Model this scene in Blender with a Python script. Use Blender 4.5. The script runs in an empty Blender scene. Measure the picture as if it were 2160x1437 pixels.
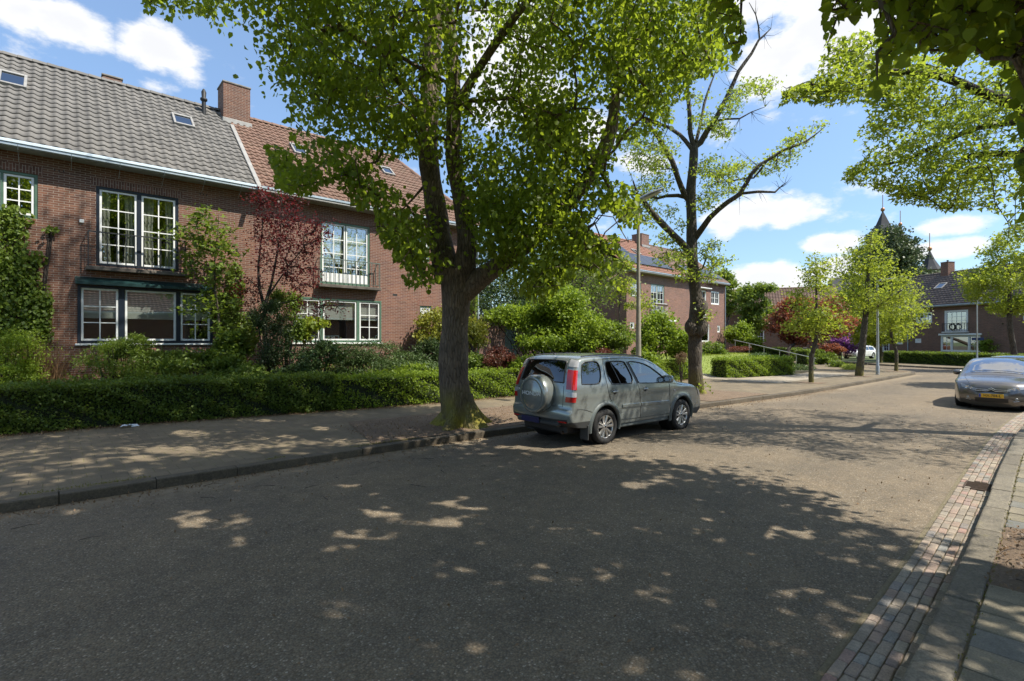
import bpy, bmesh, math, random
import numpy as np
from mathutils import Vector, Matrix
from mathutils.geometry import delaunay_2d_cdt
R = math.radians
sc = bpy.context.scene
COL = sc.collection

# ------------------------------------------------------------------ camera, sky, sun, exposure
YAW = R(48.5)                       # street runs along +X, houses stand on the +Y side
CA, SA, FPX, EYE = math.cos(YAW), math.sin(YAW), 1080.0, 2.03
cam = bpy.data.cameras.new("camera"); camo = bpy.data.objects.new("camera", cam); COL.objects.link(camo)
camo.location = (0, 0, EYE); camo.rotation_euler = (R(90), 0, YAW - R(90))
cam.sensor_width = 36; cam.lens = 18.0; cam.clip_start = .05; cam.clip_end = 2000
sc.camera = camo

def ray(px):
    k = (px - 1080) / FPX
    return CA + k * SA, SA - k * CA
def at(px, py, t):                  # a measured point of the place: sight line and depth
    x, y = ray(px); return Vector((x * t, y * t, EYE + (718 - py) * t / FPX))
def gnd(px, py, z=0.0):
    t = (EYE - z) * FPX / (py - 718); return at(px, py, t)
def proj(P):
    r = P[..., 0] * SA - P[..., 1] * CA; f = P[..., 0] * CA + P[..., 1] * SA
    fs = np.where(f > .05, f, .05)
    return 1080 + FPX * r / fs, 718 - FPX * (P[..., 2] - EYE) / fs, f

SUN = Vector((.62, -1.0, 1.6)).normalized()
SUN_EL = math.asin(SUN.z)
world = bpy.data.worlds.new("World"); sc.world = world; world.use_nodes = True
def build_world():
    nt = world.node_tree; N = nt.nodes; L = nt.links; N.clear()
    out = N.new("ShaderNodeOutputWorld"); bg = N.new("ShaderNodeBackground"); L.new(bg.outputs[0], out.inputs[0])
    sky = N.new("ShaderNodeTexSky"); sky.sky_type = 'NISHITA'; sky.sun_disc = False
    sky.sun_elevation = SUN_EL; sky.sun_rotation = math.atan2(SUN.x, SUN.y)
    sky.air_density = 1.0; sky.dust_density = .4; sky.ozone_density = 2.2
    tc = N.new("ShaderNodeTexCoord"); sep = N.new("ShaderNodeSeparateXYZ"); L.new(tc.outputs['Generated'], sep.inputs[0])
    def m(op, a, b=None, c=None, clamp=False):
        n = N.new("ShaderNodeMath"); n.operation = op; n.use_clamp = clamp
        for i, v in enumerate((a, b, c)):
            if v is None: continue
            if isinstance(v, (int, float)): n.inputs[i].default_value = v
            else: L.new(v, n.inputs[i])
        return n.outputs[0]
    az = m('ARCTAN2', sep.outputs[1], sep.outputs[0]); el = m('ARCSINE', sep.outputs[2])
    blobs = [(1760, 50, 210, 110, 1), (1650, 130, 110, 75, 1), (1585, 20, 100, 60, .9), (1600, 445, 125, 42, 1), (1530, 470, 70, 34, .9), (1995, 475, 100, 26, 1),
             (1960, 527, 150, 26, .9), (1760, 515, 90, 27, .95), (1620, 585, 150, 42, .95), (1760, 568, 90, 32, .9), (1850, 560, 90, 40, .7),
             (330, 92, 105, 48, .95), (150, 45, 120, 50, .9), (40, 20, 90, 40, .7), (400, 160, 40, 26, .5), (335, 185, 60, 16, .4),
             (1090, 150, 150, 130, .95), (1240, 275, 80, 40, .9), (1370, 340, 80, 42, .9), (850, 400, 60, 40, .8), (1430, 560, 60, 30, .6),
             (-600, 100, 400, 160, 1), (2900, 200, 500, 120, 1), (2500, 480, 300, 60, 1)]
    tot = None
    for px, py, rx, ry, w in blobs:
        d = at(px, py, 1.0) - Vector((0, 0, EYE)); h = math.hypot(d.x, d.y)
        a0 = math.atan2(d.y, d.x); e0 = math.atan2(d.z, h)
        ra = 1.18 * rx / FPX / (h * h); re = 1.18 * ry / FPX / h
        u = m('MULTIPLY', m('SUBTRACT', az, a0), 1 / ra); v = m('MULTIPLY', m('SUBTRACT', el, e0), 1 / re)
        q = m('MULTIPLY', m('SUBTRACT', 1.0, m('SQRT', m('ADD', m('MULTIPLY', u, u), m('MULTIPLY', v, v))), clamp=True), w * 1.9)
        tot = q if tot is None else m('MAXIMUM', tot, q)
    mp = N.new("ShaderNodeMapping"); mp.inputs['Scale'].default_value = (1, 1, 2.0); L.new(tc.outputs['Generated'], mp.inputs[0])
    nz = N.new("ShaderNodeTexNoise"); nz.inputs['Scale'].default_value = 9; nz.inputs['Detail'].default_value = 9; nz.inputs['Roughness'].default_value = .62
    L.new(mp.outputs[0], nz.inputs['Vector'])
    nb = N.new("ShaderNodeTexNoise"); nb.inputs['Scale'].default_value = 1.7; nb.inputs['Detail'].default_value = 5
    L.new(mp.outputs[0], nb.inputs['Vector'])
    # broken cloud added above the view as neutral fill for the shade
    high = m('MULTIPLY', m('MULTIPLY', m('SUBTRACT', nb.outputs[0], .36), 4.2, clamp=True), m('MULTIPLY', m('SUBTRACT', el, .66), 4.0, clamp=True))
    dens = m('ADD', m('MAXIMUM', tot, high), m('MULTIPLY', m('SUBTRACT', nz.outputs[0], .5), 3.4))
    mr = N.new("ShaderNodeMapRange"); mr.interpolation_type = 'SMOOTHSTEP'
    L.new(dens, mr.inputs[0]); mr.inputs[1].default_value = .28; mr.inputs[2].default_value = 1.05
    mr2 = N.new("ShaderNodeMapRange"); mr2.interpolation_type = 'SMOOTHSTEP'
    L.new(dens, mr2.inputs[0]); mr2.inputs[1].default_value = .6; mr2.inputs[2].default_value = 1.7
    cc = N.new("ShaderNodeMixRGB"); cc.inputs[1].default_value = (3.45, 3.42, 3.36, 1); cc.inputs[2].default_value = (3.0, 3.0, 3.03, 1)
    L.new(mr2.outputs[0], cc.inputs[0])
    tint = N.new("ShaderNodeMixRGB"); tint.blend_type = 'MULTIPLY'; tint.inputs[0].default_value = 1; tint.inputs[2].default_value = (1.15, 1.07, .95, 1)
    L.new(sky.outputs[0], tint.inputs[1])
    hz = N.new("ShaderNodeMapRange"); L.new(el, hz.inputs[0]); hz.inputs[1].default_value = 0; hz.inputs[2].default_value = .6; hz.inputs[3].default_value = 0; hz.inputs[4].default_value = 1
    hc = N.new("ShaderNodeMixRGB"); hc.inputs[1].default_value = (.34, .425, .54, 1); hc.inputs[2].default_value = (.76, .79, .84, 1); L.new(hz.outputs[0], hc.inputs[0])
    t2 = N.new("ShaderNodeMixRGB"); t2.blend_type = 'MULTIPLY'; t2.inputs[0].default_value = 1; L.new(tint.outputs[0], t2.inputs[1]); L.new(hc.outputs[0], t2.inputs[2]); tint = t2
    mx = N.new("ShaderNodeMixRGB"); L.new(m('MULTIPLY', mr.outputs[0], .93), mx.inputs[0]); L.new(tint.outputs[0], mx.inputs[1]); L.new(cc.outputs[0], mx.inputs[2])
    L.new(mx.outputs[0], bg.inputs[0]); bg.inputs[1].default_value = .15
build_world()
sun = bpy.data.lights.new("sun", 'SUN'); sun.energy = 3.6; sun.angle = R(.53); sun.color = (1.0, .95, .85)
suno = bpy.data.objects.new("sun", sun); COL.objects.link(suno)
suno.rotation_euler = SUN.to_track_quat('Z', 'Y').to_euler(); suno.location = (0, 0, 60)
vs = sc.view_settings; vs.view_transform = 'Standard'; vs.look = 'None'; vs.gamma = 1; vs.exposure = 1.15
cy = sc.cycles
cy.max_bounces = 7; cy.diffuse_bounces = 4; cy.glossy_bounces = 3; cy.transmission_bounces = 5; cy.transparent_max_bounces = 8
cy.caustics_reflective = False; cy.caustics_refractive = False; cy.sample_clamp_indirect = 6
cy.use_denoising = True

rng = np.random.default_rng(7)
random.seed(11)

# ------------------------------------------------------------------ object helpers
def tag(o, label=None, cat=None, group=None, kind=None):
    if label: o['label'] = label
    if cat: o['category'] = cat
    if group: o['group'] = group
    if kind: o['kind'] = kind
    return o
def empty(name, loc, rz=0, label=None, cat=None, group=None):
    o = bpy.data.objects.new(name, None); o.empty_display_size = .2
    COL.objects.link(o); o.location = loc; o.rotation_euler = (0, 0, rz)
    return tag(o, label, cat, group)
def link(o, parent=None):
    COL.objects.link(o)
    if parent is not None: o.parent = parent
    return o
def copy_tree(o, parent=None):
    c = o.copy(); COL.objects.link(c)
    if parent is not None: c.parent = parent
    for ch in [x for x in o.children]: copy_tree(ch, c)
    return c

class MB:
    def __init__(s): s.v = []; s.f = []; s.m = []; s.sm = []
    def add(s, vs, fs, m=0, smooth=False):
        b = len(s.v); s.v += [tuple(v) for v in vs]
        for f in fs: s.f.append([b + i for i in f]); s.m.append(m); s.sm.append(smooth)
    def quad(s, a, b, c, d, m=0): s.add([a, b, c, d], [(0, 1, 2, 3)], m)
    def box(s, x0, x1, y0, y1, z0, z1, m=0, M=None):
        vs = [Vector((x, y, z)) for z in (z0, z1) for y in (y0, y1) for x in (x0, x1)]
        if M is not None: vs = [M @ v for v in vs]
        s.add(vs, [(0, 2, 3, 1), (4, 5, 7, 6), (0, 1, 5, 4), (2, 6, 7, 3), (0, 4, 6, 2), (1, 3, 7, 5)], m)
    def bbox(s, x0, x1, y0, y1, z0, z1, r=.01, m=0, M=None):      # box with chamfered edges
        vs = []; idx = {}
        X = (x0, x1); Y = (y0, y1); Z = (z0, z1)
        for i in (0, 1):
            for j in (0, 1):
                for k in (0, 1):
                    sx, sy, sz = (1 - 2 * i) * r, (1 - 2 * j) * r, (1 - 2 * k) * r
                    for ax, p in enumerate(((X[i], Y[j] + sy, Z[k] + sz), (X[i] + sx, Y[j], Z[k] + sz), (X[i] + sx, Y[j] + sy, Z[k]))):
                        idx[(i, j, k, ax)] = len(vs); p = Vector(p); vs.append(M @ p if M is not None else p)
        q = lambda *a: tuple(idx[x] for x in a)
        F = []
        F += [q((0, 0, 0, 0), (0, 0, 1, 0), (0, 1, 1, 0), (0, 1, 0, 0)), q((1, 0, 0, 0), (1, 1, 0, 0), (1, 1, 1, 0), (1, 0, 1, 0))]
        F += [q((0, 0, 0, 1), (1, 0, 0, 1), (1, 0, 1, 1), (0, 0, 1, 1)), q((0, 1, 0, 1), (0, 1, 1, 1), (1, 1, 1, 1), (1, 1, 0, 1))]
        F += [q((0, 0, 0, 2), (0, 1, 0, 2), (1, 1, 0, 2), (1, 0, 0, 2)), q((0, 0, 1, 2), (1, 0, 1, 2), (1, 1, 1, 2), (0, 1, 1, 2))]
        for i in (0, 1):
            for j in (0, 1): F.append(q((i, j, 0, 0), (i, j, 1, 0), (i, j, 1, 1), (i, j, 0, 1)))
            for k in (0, 1): F.append(q((i, 0, k, 0), (i, 1, k, 0), (i, 1, k, 2), (i, 0, k, 2)))
        for j in (0, 1):
            for k in (0, 1): F.append(q((0, j, k, 1), (1, j, k, 1), (1, j, k, 2), (0, j, k, 2)))
        for i in (0, 1):
            for j in (0, 1):
                for k in (0, 1): F.append(q((i, j, k, 0), (i, j, k, 1), (i, j, k, 2)))
        s.add(vs, F, m)
    def tube(s, pts, rads, n=8, m=0, caps=True, smooth=True):
        pts = [Vector(p) for p in pts]
        if isinstance(rads, (int, float)): rads = [rads] * len(pts)
        vs = []; prev = None
        for i, p in enumerate(pts):
            t = (pts[min(i + 1, len(pts) - 1)] - pts[max(i - 1, 0)]).normalized()
            if prev is None: a = t.orthogonal().normalized()
            else: a = (prev - t * prev.dot(t)).normalized()
            prev = a; b = t.cross(a)
            for k in range(n):
                th = 2 * math.pi * k / n; vs.append(p + (a * math.cos(th) + b * math.sin(th)) * rads[i])
        fs = []
        for i in range(len(pts) - 1):
            for k in range(n): fs.append((i * n + k, i * n + (k + 1) % n, (i + 1) * n + (k + 1) % n, (i + 1) * n + k))
        s.add(vs, fs, m, smooth)
        if caps:
            s.add(vs[:n], [tuple(range(n))[::-1]], m); s.add(vs[-n:], [tuple(range(n))], m)
    def lathe(s, prof, n=24, m=0, axis='Z', o=(0, 0, 0), smooth=True, closed=False):
        o = Vector(o); vs = []
        for r, h in prof:
            for k in range(n):
                c, d = math.cos(2 * math.pi * k / n) * r, math.sin(2 * math.pi * k / n) * r
                vs.append(o + Vector({'Z': (c, d, h), 'Y': (c, h, d), 'X': (h, c, d)}[axis]))
        P = len(prof); fs = []
        for i in range(P if closed else P - 1):
            j = (i + 1) % P
            for k in range(n): fs.append((i * n + k, i * n + (k + 1) % n, j * n + (k + 1) % n, j * n + k))
        s.add(vs, fs, m, smooth)
    def prism(s, poly, z0, z1, m=0, M=None):
        n = len(poly); vs = [Vector((x, y, z0)) for x, y in poly] + [Vector((x, y, z1)) for x, y in poly]
        if M is not None: vs = [M @ v for v in vs]
        s.add(vs, [tuple(range(n))[::-1], tuple(range(n, 2 * n))] + [(i, (i + 1) % n, n + (i + 1) % n, n + i) for i in range(n)], m)
    def build(s, name, mats, parent=None, uv=True):
        me = bpy.data.meshes.new(name); me.from_pydata(s.v, [], s.f)
        if not isinstance(mats, (list, tuple)): mats = [mats]
        for x in mats: me.materials.append(x)
        me.polygons.foreach_set('material_index', s.m); me.polygons.foreach_set('use_smooth', s.sm)
        if uv: box_uv(me)
        me.update()
        o = bpy.data.objects.new(name, me); return link(o, parent)
def box_uv(me):
    uvl = me.uv_layers.new(name='UV').data; vs = me.vertices
    for p in me.polygons:
        n = p.normal
        if abs(n.z) > .75:
            for li in p.loop_indices:
                c = vs[me.loops[li].vertex_index].co; uvl[li].uv = (c.x, c.y)
        else:
            t = Vector((-n.y, n.x, 0)).normalized()
            for li in p.loop_indices:
                c = vs[me.loops[li].vertex_index].co; uvl[li].uv = (c.x * t.x + c.y * t.y, c.z)

# ------------------------------------------------------------------ materials
def nodes_of(name):
    m = bpy.data.materials.new(name); m.use_nodes = True; nt = m.node_tree
    return m, nt.nodes, nt.links, nt.nodes['Principled BSDF']
def ramp(N, L, fac, stops):
    r = N.new('ShaderNodeValToRGB'); e = r.color_ramp.elements
    while len(e) < len(stops): e.new(.5)
    for i, (p, c) in enumerate(stops): e[i].position = p; e[i].color = (*c, 1)
    L.new(fac, r.inputs[0]); return r.outputs[0]
def noise(N, L, vec, scale, detail=4, rough=.6, out=0):
    n = N.new('ShaderNodeTexNoise'); n.inputs['Scale'].default_value = scale; n.inputs['Detail'].default_value = detail; n.inputs['Roughness'].default_value = rough
    if vec is not None: L.new(vec, n.inputs['Vector'])
    return n.outputs[out]
def bump(N, L, bs, h, strength=.3, dist=.01, prev=None):
    b = N.new('ShaderNodeBump'); b.inputs['Strength'].default_value = strength; b.inputs['Distance'].default_value = dist
    L.new(h, b.inputs['Height'])
    if prev is not None: L.new(prev, b.inputs['Normal'])
    L.new(b.outputs[0], bs.inputs['Normal']); return b.outputs[0]
def mixc(N, L, f, a, b, mode='MIX'):
    x = N.new('ShaderNodeMixRGB'); x.blend_type = mode
    for i, v in enumerate((f, a, b)):
        if isinstance(v, (int, float)): x.inputs[i].default_value = v
        elif isinstance(v, tuple): x.inputs[i].default_value = (*v, 1)
        else: L.new(v, x.inputs[i])
    return x.outputs[0]
def simple(name, c, rough=.6, metal=0, var=.12, scale=6, bmp=0, coat=0):
    m, N, L, B = nodes_of(name)
    B.inputs['Roughness'].default_value = rough; B.inputs['Metallic'].default_value = metal; B.inputs['Coat Weight'].default_value = coat
    tc = N.new('ShaderNodeTexCoord'); f = noise(N, L, tc.outputs['Object'], scale, 5)
    L.new(ramp(N, L, f, [(.3, tuple(x * (1 - var) for x in c)), (.7, tuple(min(1, x * (1 + var)) for x in c))]), B.inputs['Base Color'])
    if bmp: bump(N, L, B, noise(N, L, tc.outputs['Object'], scale * 8, 4), bmp, .01)
    return m
def brick_mat(name, cols, mortar=(.36, .3, .24), w=.22, h=.0625, upright=False, rough=.85):
    m, N, L, B = nodes_of(name)
    uv = N.new('ShaderNodeUVMap'); uv.uv_map = 'UV'; mp = N.new('ShaderNodeMapping'); L.new(uv.outputs[0], mp.inputs[0])
    if upright: mp.inputs['Rotation'].default_value = (0, 0, R(90))
    wob = noise(N, L, mp.outputs[0], 3.5, 2, out=1)
    add = N.new('ShaderNodeVectorMath'); add.operation = 'MULTIPLY_ADD'; L.new(wob, add.inputs[0]); add.inputs[1].default_value = (.008, .008, 0); L.new(mp.outputs[0], add.inputs[2])
    b = N.new('ShaderNodeTexBrick'); L.new(add.outputs[0], b.inputs['Vector'])
    b.inputs['Scale'].default_value = 1; b.inputs['Brick Width'].default_value = w; b.inputs['Row Height'].default_value = h
    b.inputs['Mortar Size'].default_value = .006; b.inputs['Mortar Smooth'].default_value = .25; b.inputs['Bias'].default_value = 0
    b.inputs['Color1'].default_value = (0, 0, 0, 1); b.inputs['Color2'].default_value = (1, 1, 1, 1); b.inputs['Mortar'].default_value = (.5, .5, .5, 1)
    base = ramp(N, L, b.outputs['Color'], [(.0, cols[0]), (.35, cols[1]), (.7, cols[2]), (1, cols[3])])
    tc = N.new('ShaderNodeTexCoord')
    big = noise(N, L, tc.outputs['Object'], .7, 5); fine = noise(N, L, tc.outputs['Object'], 60, 3)
    base = mixc(N, L, 1.0, base, ramp(N, L, big, [(.3, (.66, .67, .7)), (.65, (1.16, 1.12, 1.07))]), 'MULTIPLY')
    base = mixc(N, L, .35, base, ramp(N, L, fine, [(.3, (.5, .5, .5)), (.7, (1.2, 1.2, 1.2))]), 'MULTIPLY')
    mort = mixc(N, L, big, mortar, tuple(x * .62 for x in mortar))
    L.new(mixc(N, L, b.outputs['Fac'], base, mort), B.inputs['Base Color']); B.inputs['Roughness'].default_value = rough
    inv = N.new('ShaderNodeMath'); inv.operation = 'SUBTRACT'; inv.inputs[0].default_value = 1; L.new(b.outputs['Fac'], inv.inputs[1])
    p = bump(N, L, B, inv.outputs[0], .6, .008); bump(N, L, B, fine, .25, .004, p)
    return m
BR_A = brick_mat('brick_brown', [(.115, .045, .026), (.155, .064, .037), (.2, .087, .05), (.125, .06, .043)])
BR_AS = brick_mat('brick_brown_upright', [(.095, .04, .026), (.13, .055, .036), (.165, .07, .045), (.11, .05, .036)], upright=True)
BR_B = brick_mat('brick_red', [(.13, .052, .034), (.17, .07, .045), (.20, .088, .056), (.14, .06, .05)], mortar=(.4, .33, .26))
BR_BS = brick_mat('brick_red_upright', [(.14, .055, .036), (.17, .07, .046), (.2, .085, .054), (.15, .06, .05)], upright=True)
BR_C = brick_mat('brick_far', [(.15, .07, .05), (.2, .095, .065), (.24, .115, .08), (.17, .085, .07)], mortar=(.36, .3, .25))
BR_D = brick_mat('brick_dark', [(.13, .066, .046), (.17, .084, .058), (.21, .105, .072), (.15, .085, .066)], mortar=(.34, .28, .22))
def tile_mat(name, c1, c2, moss=.0):
    m, N, L, B = nodes_of(name)
    g = N.new('ShaderNodeNewGeometry'); tc = N.new('ShaderNodeTexCoord')
    n1 = noise(N, L, tc.outputs['Object'], 1.6, 6, .7); n2 = noise(N, L, tc.outputs['Object'], 25, 3)
    c = mixc(N, L, g.outputs['Random Per Island'], c1, c2)
    c = mixc(N, L, 1., c, ramp(N, L, n1, [(.25, (.7, .7, .7)), (.7, (1.15, 1.13, 1.1))]), 'MULTIPLY')
    if moss:
        mr = N.new('ShaderNodeMapRange'); L.new(n1, mr.inputs[0]); mr.inputs[1].default_value = .52; mr.inputs[2].default_value = .72; mr.inputs[4].default_value = moss
        c = mixc(N, L, mr.outputs[0], c, (.05, .055, .03))
    c = mixc(N, L, .3, c, ramp(N, L, n2, [(.3, (.6, .6, .6)), (.7, (1.25, 1.25, 1.25))]), 'MULTIPLY')
    L.new(c, B.inputs['Base Color']); B.inputs['Roughness'].default_value = .72
    bump(N, L, B, n2, .25, .006); return m
T_GREY = tile_mat('roof_tile_grey', (.12, .113, .104), (.155, .146, .135), .0)
T_RED = tile_mat('roof_tile_orange', (.15, .08, .052), (.2, .11, .075), .5)
T_ORG = tile_mat('roof_tile_bright', (.2, .085, .05), (.26, .11, .065), .3)
T_BRN = tile_mat('roof_tile_brown', (.13, .075, .052), (.19, .11, .075), .3)
T_DRK = tile_mat('roof_tile_dark', (.10, .075, .064), (.15, .112, .094), .3)
ZINC = simple('zinc', (.36, .42, .46), .45, .5, .15, 3)
LEADW = simple('gutter_lip', (.55, .64, .70), .5, 0, .1, 3)
DKGREEN = simple('dark_green_paint', (.012, .035, .034), .35, 0, .15, 4)
NAVY = simple('navy_paint', (.014, .02, .032), .35, 0, .15, 4)
GREEN = simple('mid_green_paint', (.07, .13, .085), .45, 0, .15, 4)
WHITE = simple('white_paint', (.72, .72, .69), .45, 0, .06, 5)
IRON = simple('iron', (.03, .032, .035), .5, .3, .2, 8)
IRONG = simple('iron_green_grey', (.10, .13, .11), .5, .2, .2, 8)
CONC = simple('concrete', (.20, .18, .155), .9, 0, .3, 5, .4)
CONCD = simple('concrete_dark', (.10, .085, .07), .9, 0, .45, 5, .4)
LEAD = simple('lead_flashing', (.28, .27, .25), .6, .2, .2, 6)
SOLAR = simple('solar_glass', (.02, .028, .045), .35, 0, .1, 2, 0, 0)
BLIND = simple('blind_fabric', (.72, .72, .62), .9, 0, .06, 3)
CURT = simple('curtain', (.6, .58, .48), .9, 0, .15, 9)
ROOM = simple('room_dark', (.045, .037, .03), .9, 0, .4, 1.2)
TWIGS0 = simple('wreath_twigs', (.03, .03, .02), .9, 0, .5, 20, .5)
def glass_mat(name, tint=(.8, .85, .85), refl=.22, trans=.85):
    m, N, L, B = nodes_of(name); N.remove(B); out = N['Material Output']
    gl = N.new('ShaderNodeBsdfGlossy'); gl.inputs['Roughness'].default_value = .01; gl.inputs['Color'].default_value = (.95, .97, 1, 1)
    tr = N.new('ShaderNodeBsdfTransparent'); tr.inputs['Color'].default_value = (*[x * trans for x in tint], 1)
    g = N.new('ShaderNodeNewGeometry'); dp = N.new('ShaderNodeVectorMath'); dp.operation = 'DOT_PRODUCT'; L.new(g.outputs['Normal'], dp.inputs[0]); L.new(g.outputs['Incoming'], dp.inputs[1])
    def mth(op, a, b_=None):
        n_ = N.new('ShaderNodeMath'); n_.operation = op
        for i, v in enumerate((a, b_)):
            if v is None: continue
            if isinstance(v, (int, float)): n_.inputs[i].default_value = v
            else: L.new(v, n_.inputs[i])
        return n_.outputs[0]
    fr = mth('POWER', mth('SUBTRACT', 1.0, mth('ABSOLUTE', dp.outputs['Value'])), 4.0)
    mr = N.new('ShaderNodeMapRange'); L.new(fr, mr.inputs[0]); mr.inputs[1].default_value = 0; mr.inputs[3].default_value = refl; mr.inputs[4].default_value = 1
    tc = N.new('ShaderNodeTexCoord'); b = N.new('ShaderNodeBump'); b.inputs['Strength'].default_value = .05; b.inputs['Distance'].default_value = .02
    L.new(noise(N, L, tc.outputs['Object'], 1.3, 1), b.inputs['Height']); L.new(b.outputs[0], gl.inputs['Normal'])
    mx = N.new('ShaderNodeMixShader'); L.new(mr.outputs[0], mx.inputs[0]); L.new(tr.outputs[0], mx.inputs[1]); L.new(gl.outputs[0], mx.inputs[2]); L.new(mx.outputs[0], out.inputs[0])
    return m
GLASS = glass_mat('window_glass', refl=.36)
CGLASS = glass_mat('car_glass', (.5, .55, .52), .13, .10)
CGLASSW = glass_mat('car_windscreen', (.75, .9, .88), .42, .5)
CGLASSF = glass_mat('car_glass_clear', (.75, .9, .88), .16, .5)

def leaf_mat(name, cols, trans=(.25, .42, .03), tw=.45, rough=.5):
    m, N, L, B = nodes_of(name); out = N['Material Output']
    g = N.new('ShaderNodeNewGeometry')
    n = len(cols); c = ramp(N, L, g.outputs['Random Per Island'], [(i / max(1, n - 1), cols[i]) for i in range(n)])
    tc = N.new('ShaderNodeTexCoord'); big = noise(N, L, tc.outputs['Object'], .8, 3)
    c = mixc(N, L, 1., c, ramp(N, L, big, [(.3, (.75, .8, .85)), (.7, (1.2, 1.12, 1.0))]), 'MULTIPLY')
    L.new(c, B.inputs['Base Color']); B.inputs['Roughness'].default_value = rough; B.inputs['Specular IOR Level'].default_value = .35
    t = N.new('ShaderNodeBsdfTranslucent'); tcx = mixc(N, L, .6, c, trans); L.new(tcx, t.inputs[0])
    mx = N.new('ShaderNodeMixShader'); mx.inputs[0].default_value = tw; L.new(B.outputs[0], mx.inputs[1]); L.new(t.outputs[0], mx.inputs[2]); L.new(mx.outputs[0], out.inputs[0])
    return m
LF_LIME = leaf_mat('leaf_lime', [(.085, .135, .018), (.12, .18, .022), (.165, .23, .028), (.095, .15, .02)], (.52, .64, .035), .54)
LF_MAPLE = leaf_mat('leaf_yellow_green', [(.16, .24, .03), (.22, .3, .035), (.13, .21, .03), (.28, .31, .05)], (.55, .66, .06), .5)
LF_YOUNG = leaf_mat('leaf_young', [(.14, .2, .025), (.19, .25, .03), (.24, .29, .035)], (.55, .62, .05), .5)
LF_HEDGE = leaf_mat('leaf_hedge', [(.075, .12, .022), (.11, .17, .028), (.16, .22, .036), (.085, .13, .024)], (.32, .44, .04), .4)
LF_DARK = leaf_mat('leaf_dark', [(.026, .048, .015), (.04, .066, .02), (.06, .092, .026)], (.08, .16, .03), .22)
LF_SHRUB = leaf_mat('leaf_shrub', [(.08, .125, .02), (.12, .18, .025), (.17, .24, .032), (.065, .105, .02)], (.34, .46, .04), .38)
LF_BRIGHT = leaf_mat('leaf_bright', [(.16, .235, .02), (.22, .3, .03), (.12, .19, .022)], (.42, .56, .04), .42)
LF_RED = leaf_mat('leaf_red', [(.06, .014, .016), (.085, .018, .02), (.12, .028, .026), (.06, .03, .02)], (.32, .03, .035), .38)
LF_RUST = leaf_mat('leaf_rust', [(.2, .06, .035), (.26, .085, .045), (.16, .05, .03), (.2, .11, .05)], (.5, .16, .07), .42)
LF_GOLD = leaf_mat('leaf_gold', [(.22, .24, .03), (.28, .28, .035), (.17, .2, .03)], (.5, .5, .05), .35)
LF_JUN = leaf_mat('leaf_juniper', [(.05, .09, .025), (.075, .12, .035), (.1, .15, .04)], (.12, .2, .04), .2)
LF_BARB = leaf_mat('leaf_barberry', [(.12, .03, .025), (.16, .05, .03), (.09, .06, .03)], (.3, .08, .04), .3)
LF_PURP = leaf_mat('petal_purple', [(.3, .1, .36), (.38, .14, .42), (.26, .09, .34)], (.5, .2, .5), .3)
LF_CONI = leaf_mat('leaf_conifer', [(.06, .085, .035), (.08, .11, .045), (.11, .14, .05)], (.08, .12, .04), .2)
LF_DRY = leaf_mat('leaf_dry', [(.16, .095, .05), (.24, .15, .08), (.11, .07, .04)], (.3, .2, .1), .2)
LF_GRASS = leaf_mat('leaf_grass', [(.2, .27, .04), (.26, .31, .05), (.3, .33, .08)], (.5, .58, .08), .45)
def bark_mat(name, c1, c2, moss=0):
    m, N, L, B = nodes_of(name); tc = N.new('ShaderNodeTexCoord'); mp = N.new('ShaderNodeMapping'); L.new(tc.outputs['Object'], mp.inputs[0]); mp.inputs['Scale'].default_value = (1, 1, .22)
    n1 = noise(N, L, mp.outputs[0], 26, 6, .7); n2 = noise(N, L, tc.outputs['Object'], 2.2, 4)
    v = N.new('ShaderNodeTexVoronoi'); v.inputs['Scale'].default_value = 17; v.feature = 'DISTANCE_TO_EDGE'; L.new(mp.outputs[0], v.inputs['Vector'])
    c = ramp(N, L, n1, [(.3, c1), (.7, c2)]); c = mixc(N, L, 1, c, ramp(N, L, n2, [(.3, (.65, .65, .65)), (.7, (1.25, 1.22, 1.18))]), 'MULTIPLY')
    c = mixc(N, L, 1, c, ramp(N, L, v.outputs['Distance'], [(0, (.45, .45, .45)), (.12, (1, 1, 1))]), 'MULTIPLY')
    if moss:
        sp = N.new('ShaderNodeSeparateXYZ'); L.new(tc.outputs['Object'], sp.inputs[0])
        a = N.new('ShaderNodeMapRange'); L.new(sp.outputs[2], a.inputs[0]); a.inputs[1].default_value = .95; a.inputs[2].default_value = .15
        b = N.new('ShaderNodeMath'); b.operation = 'MULTIPLY_ADD'; L.new(n2, b.inputs[0]); b.inputs[1].default_value = 1.6; b.inputs[2].default_value = -.4
        mm = N.new('ShaderNodeMath'); mm.operation = 'MULTIPLY'; mm.use_clamp = True; L.new(a.outputs[0], mm.inputs[0]); mm2 = N.new('ShaderNodeMath'); mm2.operation = 'MULTIPLY'; mm2.inputs[1].default_value = moss * 2.4; L.new(b.outputs[0], mm2.inputs[0]); L.new(mm2.outputs[0], mm.inputs[1])
        c = mixc(N, L, mm.outputs[0], c, (.19, .165, .02))
    L.new(c, B.inputs['Base Color']); B.inputs['Roughness'].default_value = .92
    p = bump(N, L, B, v.outputs['Distance'], 1.0, .06); bump(N, L, B, n1, .8, .02, p); return m
BK_LIME = bark_mat('bark_lime', (.10, .07, .046), (.235, .18, .13), 1)
BK_GREY = bark_mat('bark_grey', (.06, .048, .036), (.14, .115, .085), .6)
BK_DARK = bark_mat('bark_dark', (.03, .022, .018), (.075, .056, .042))

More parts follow.
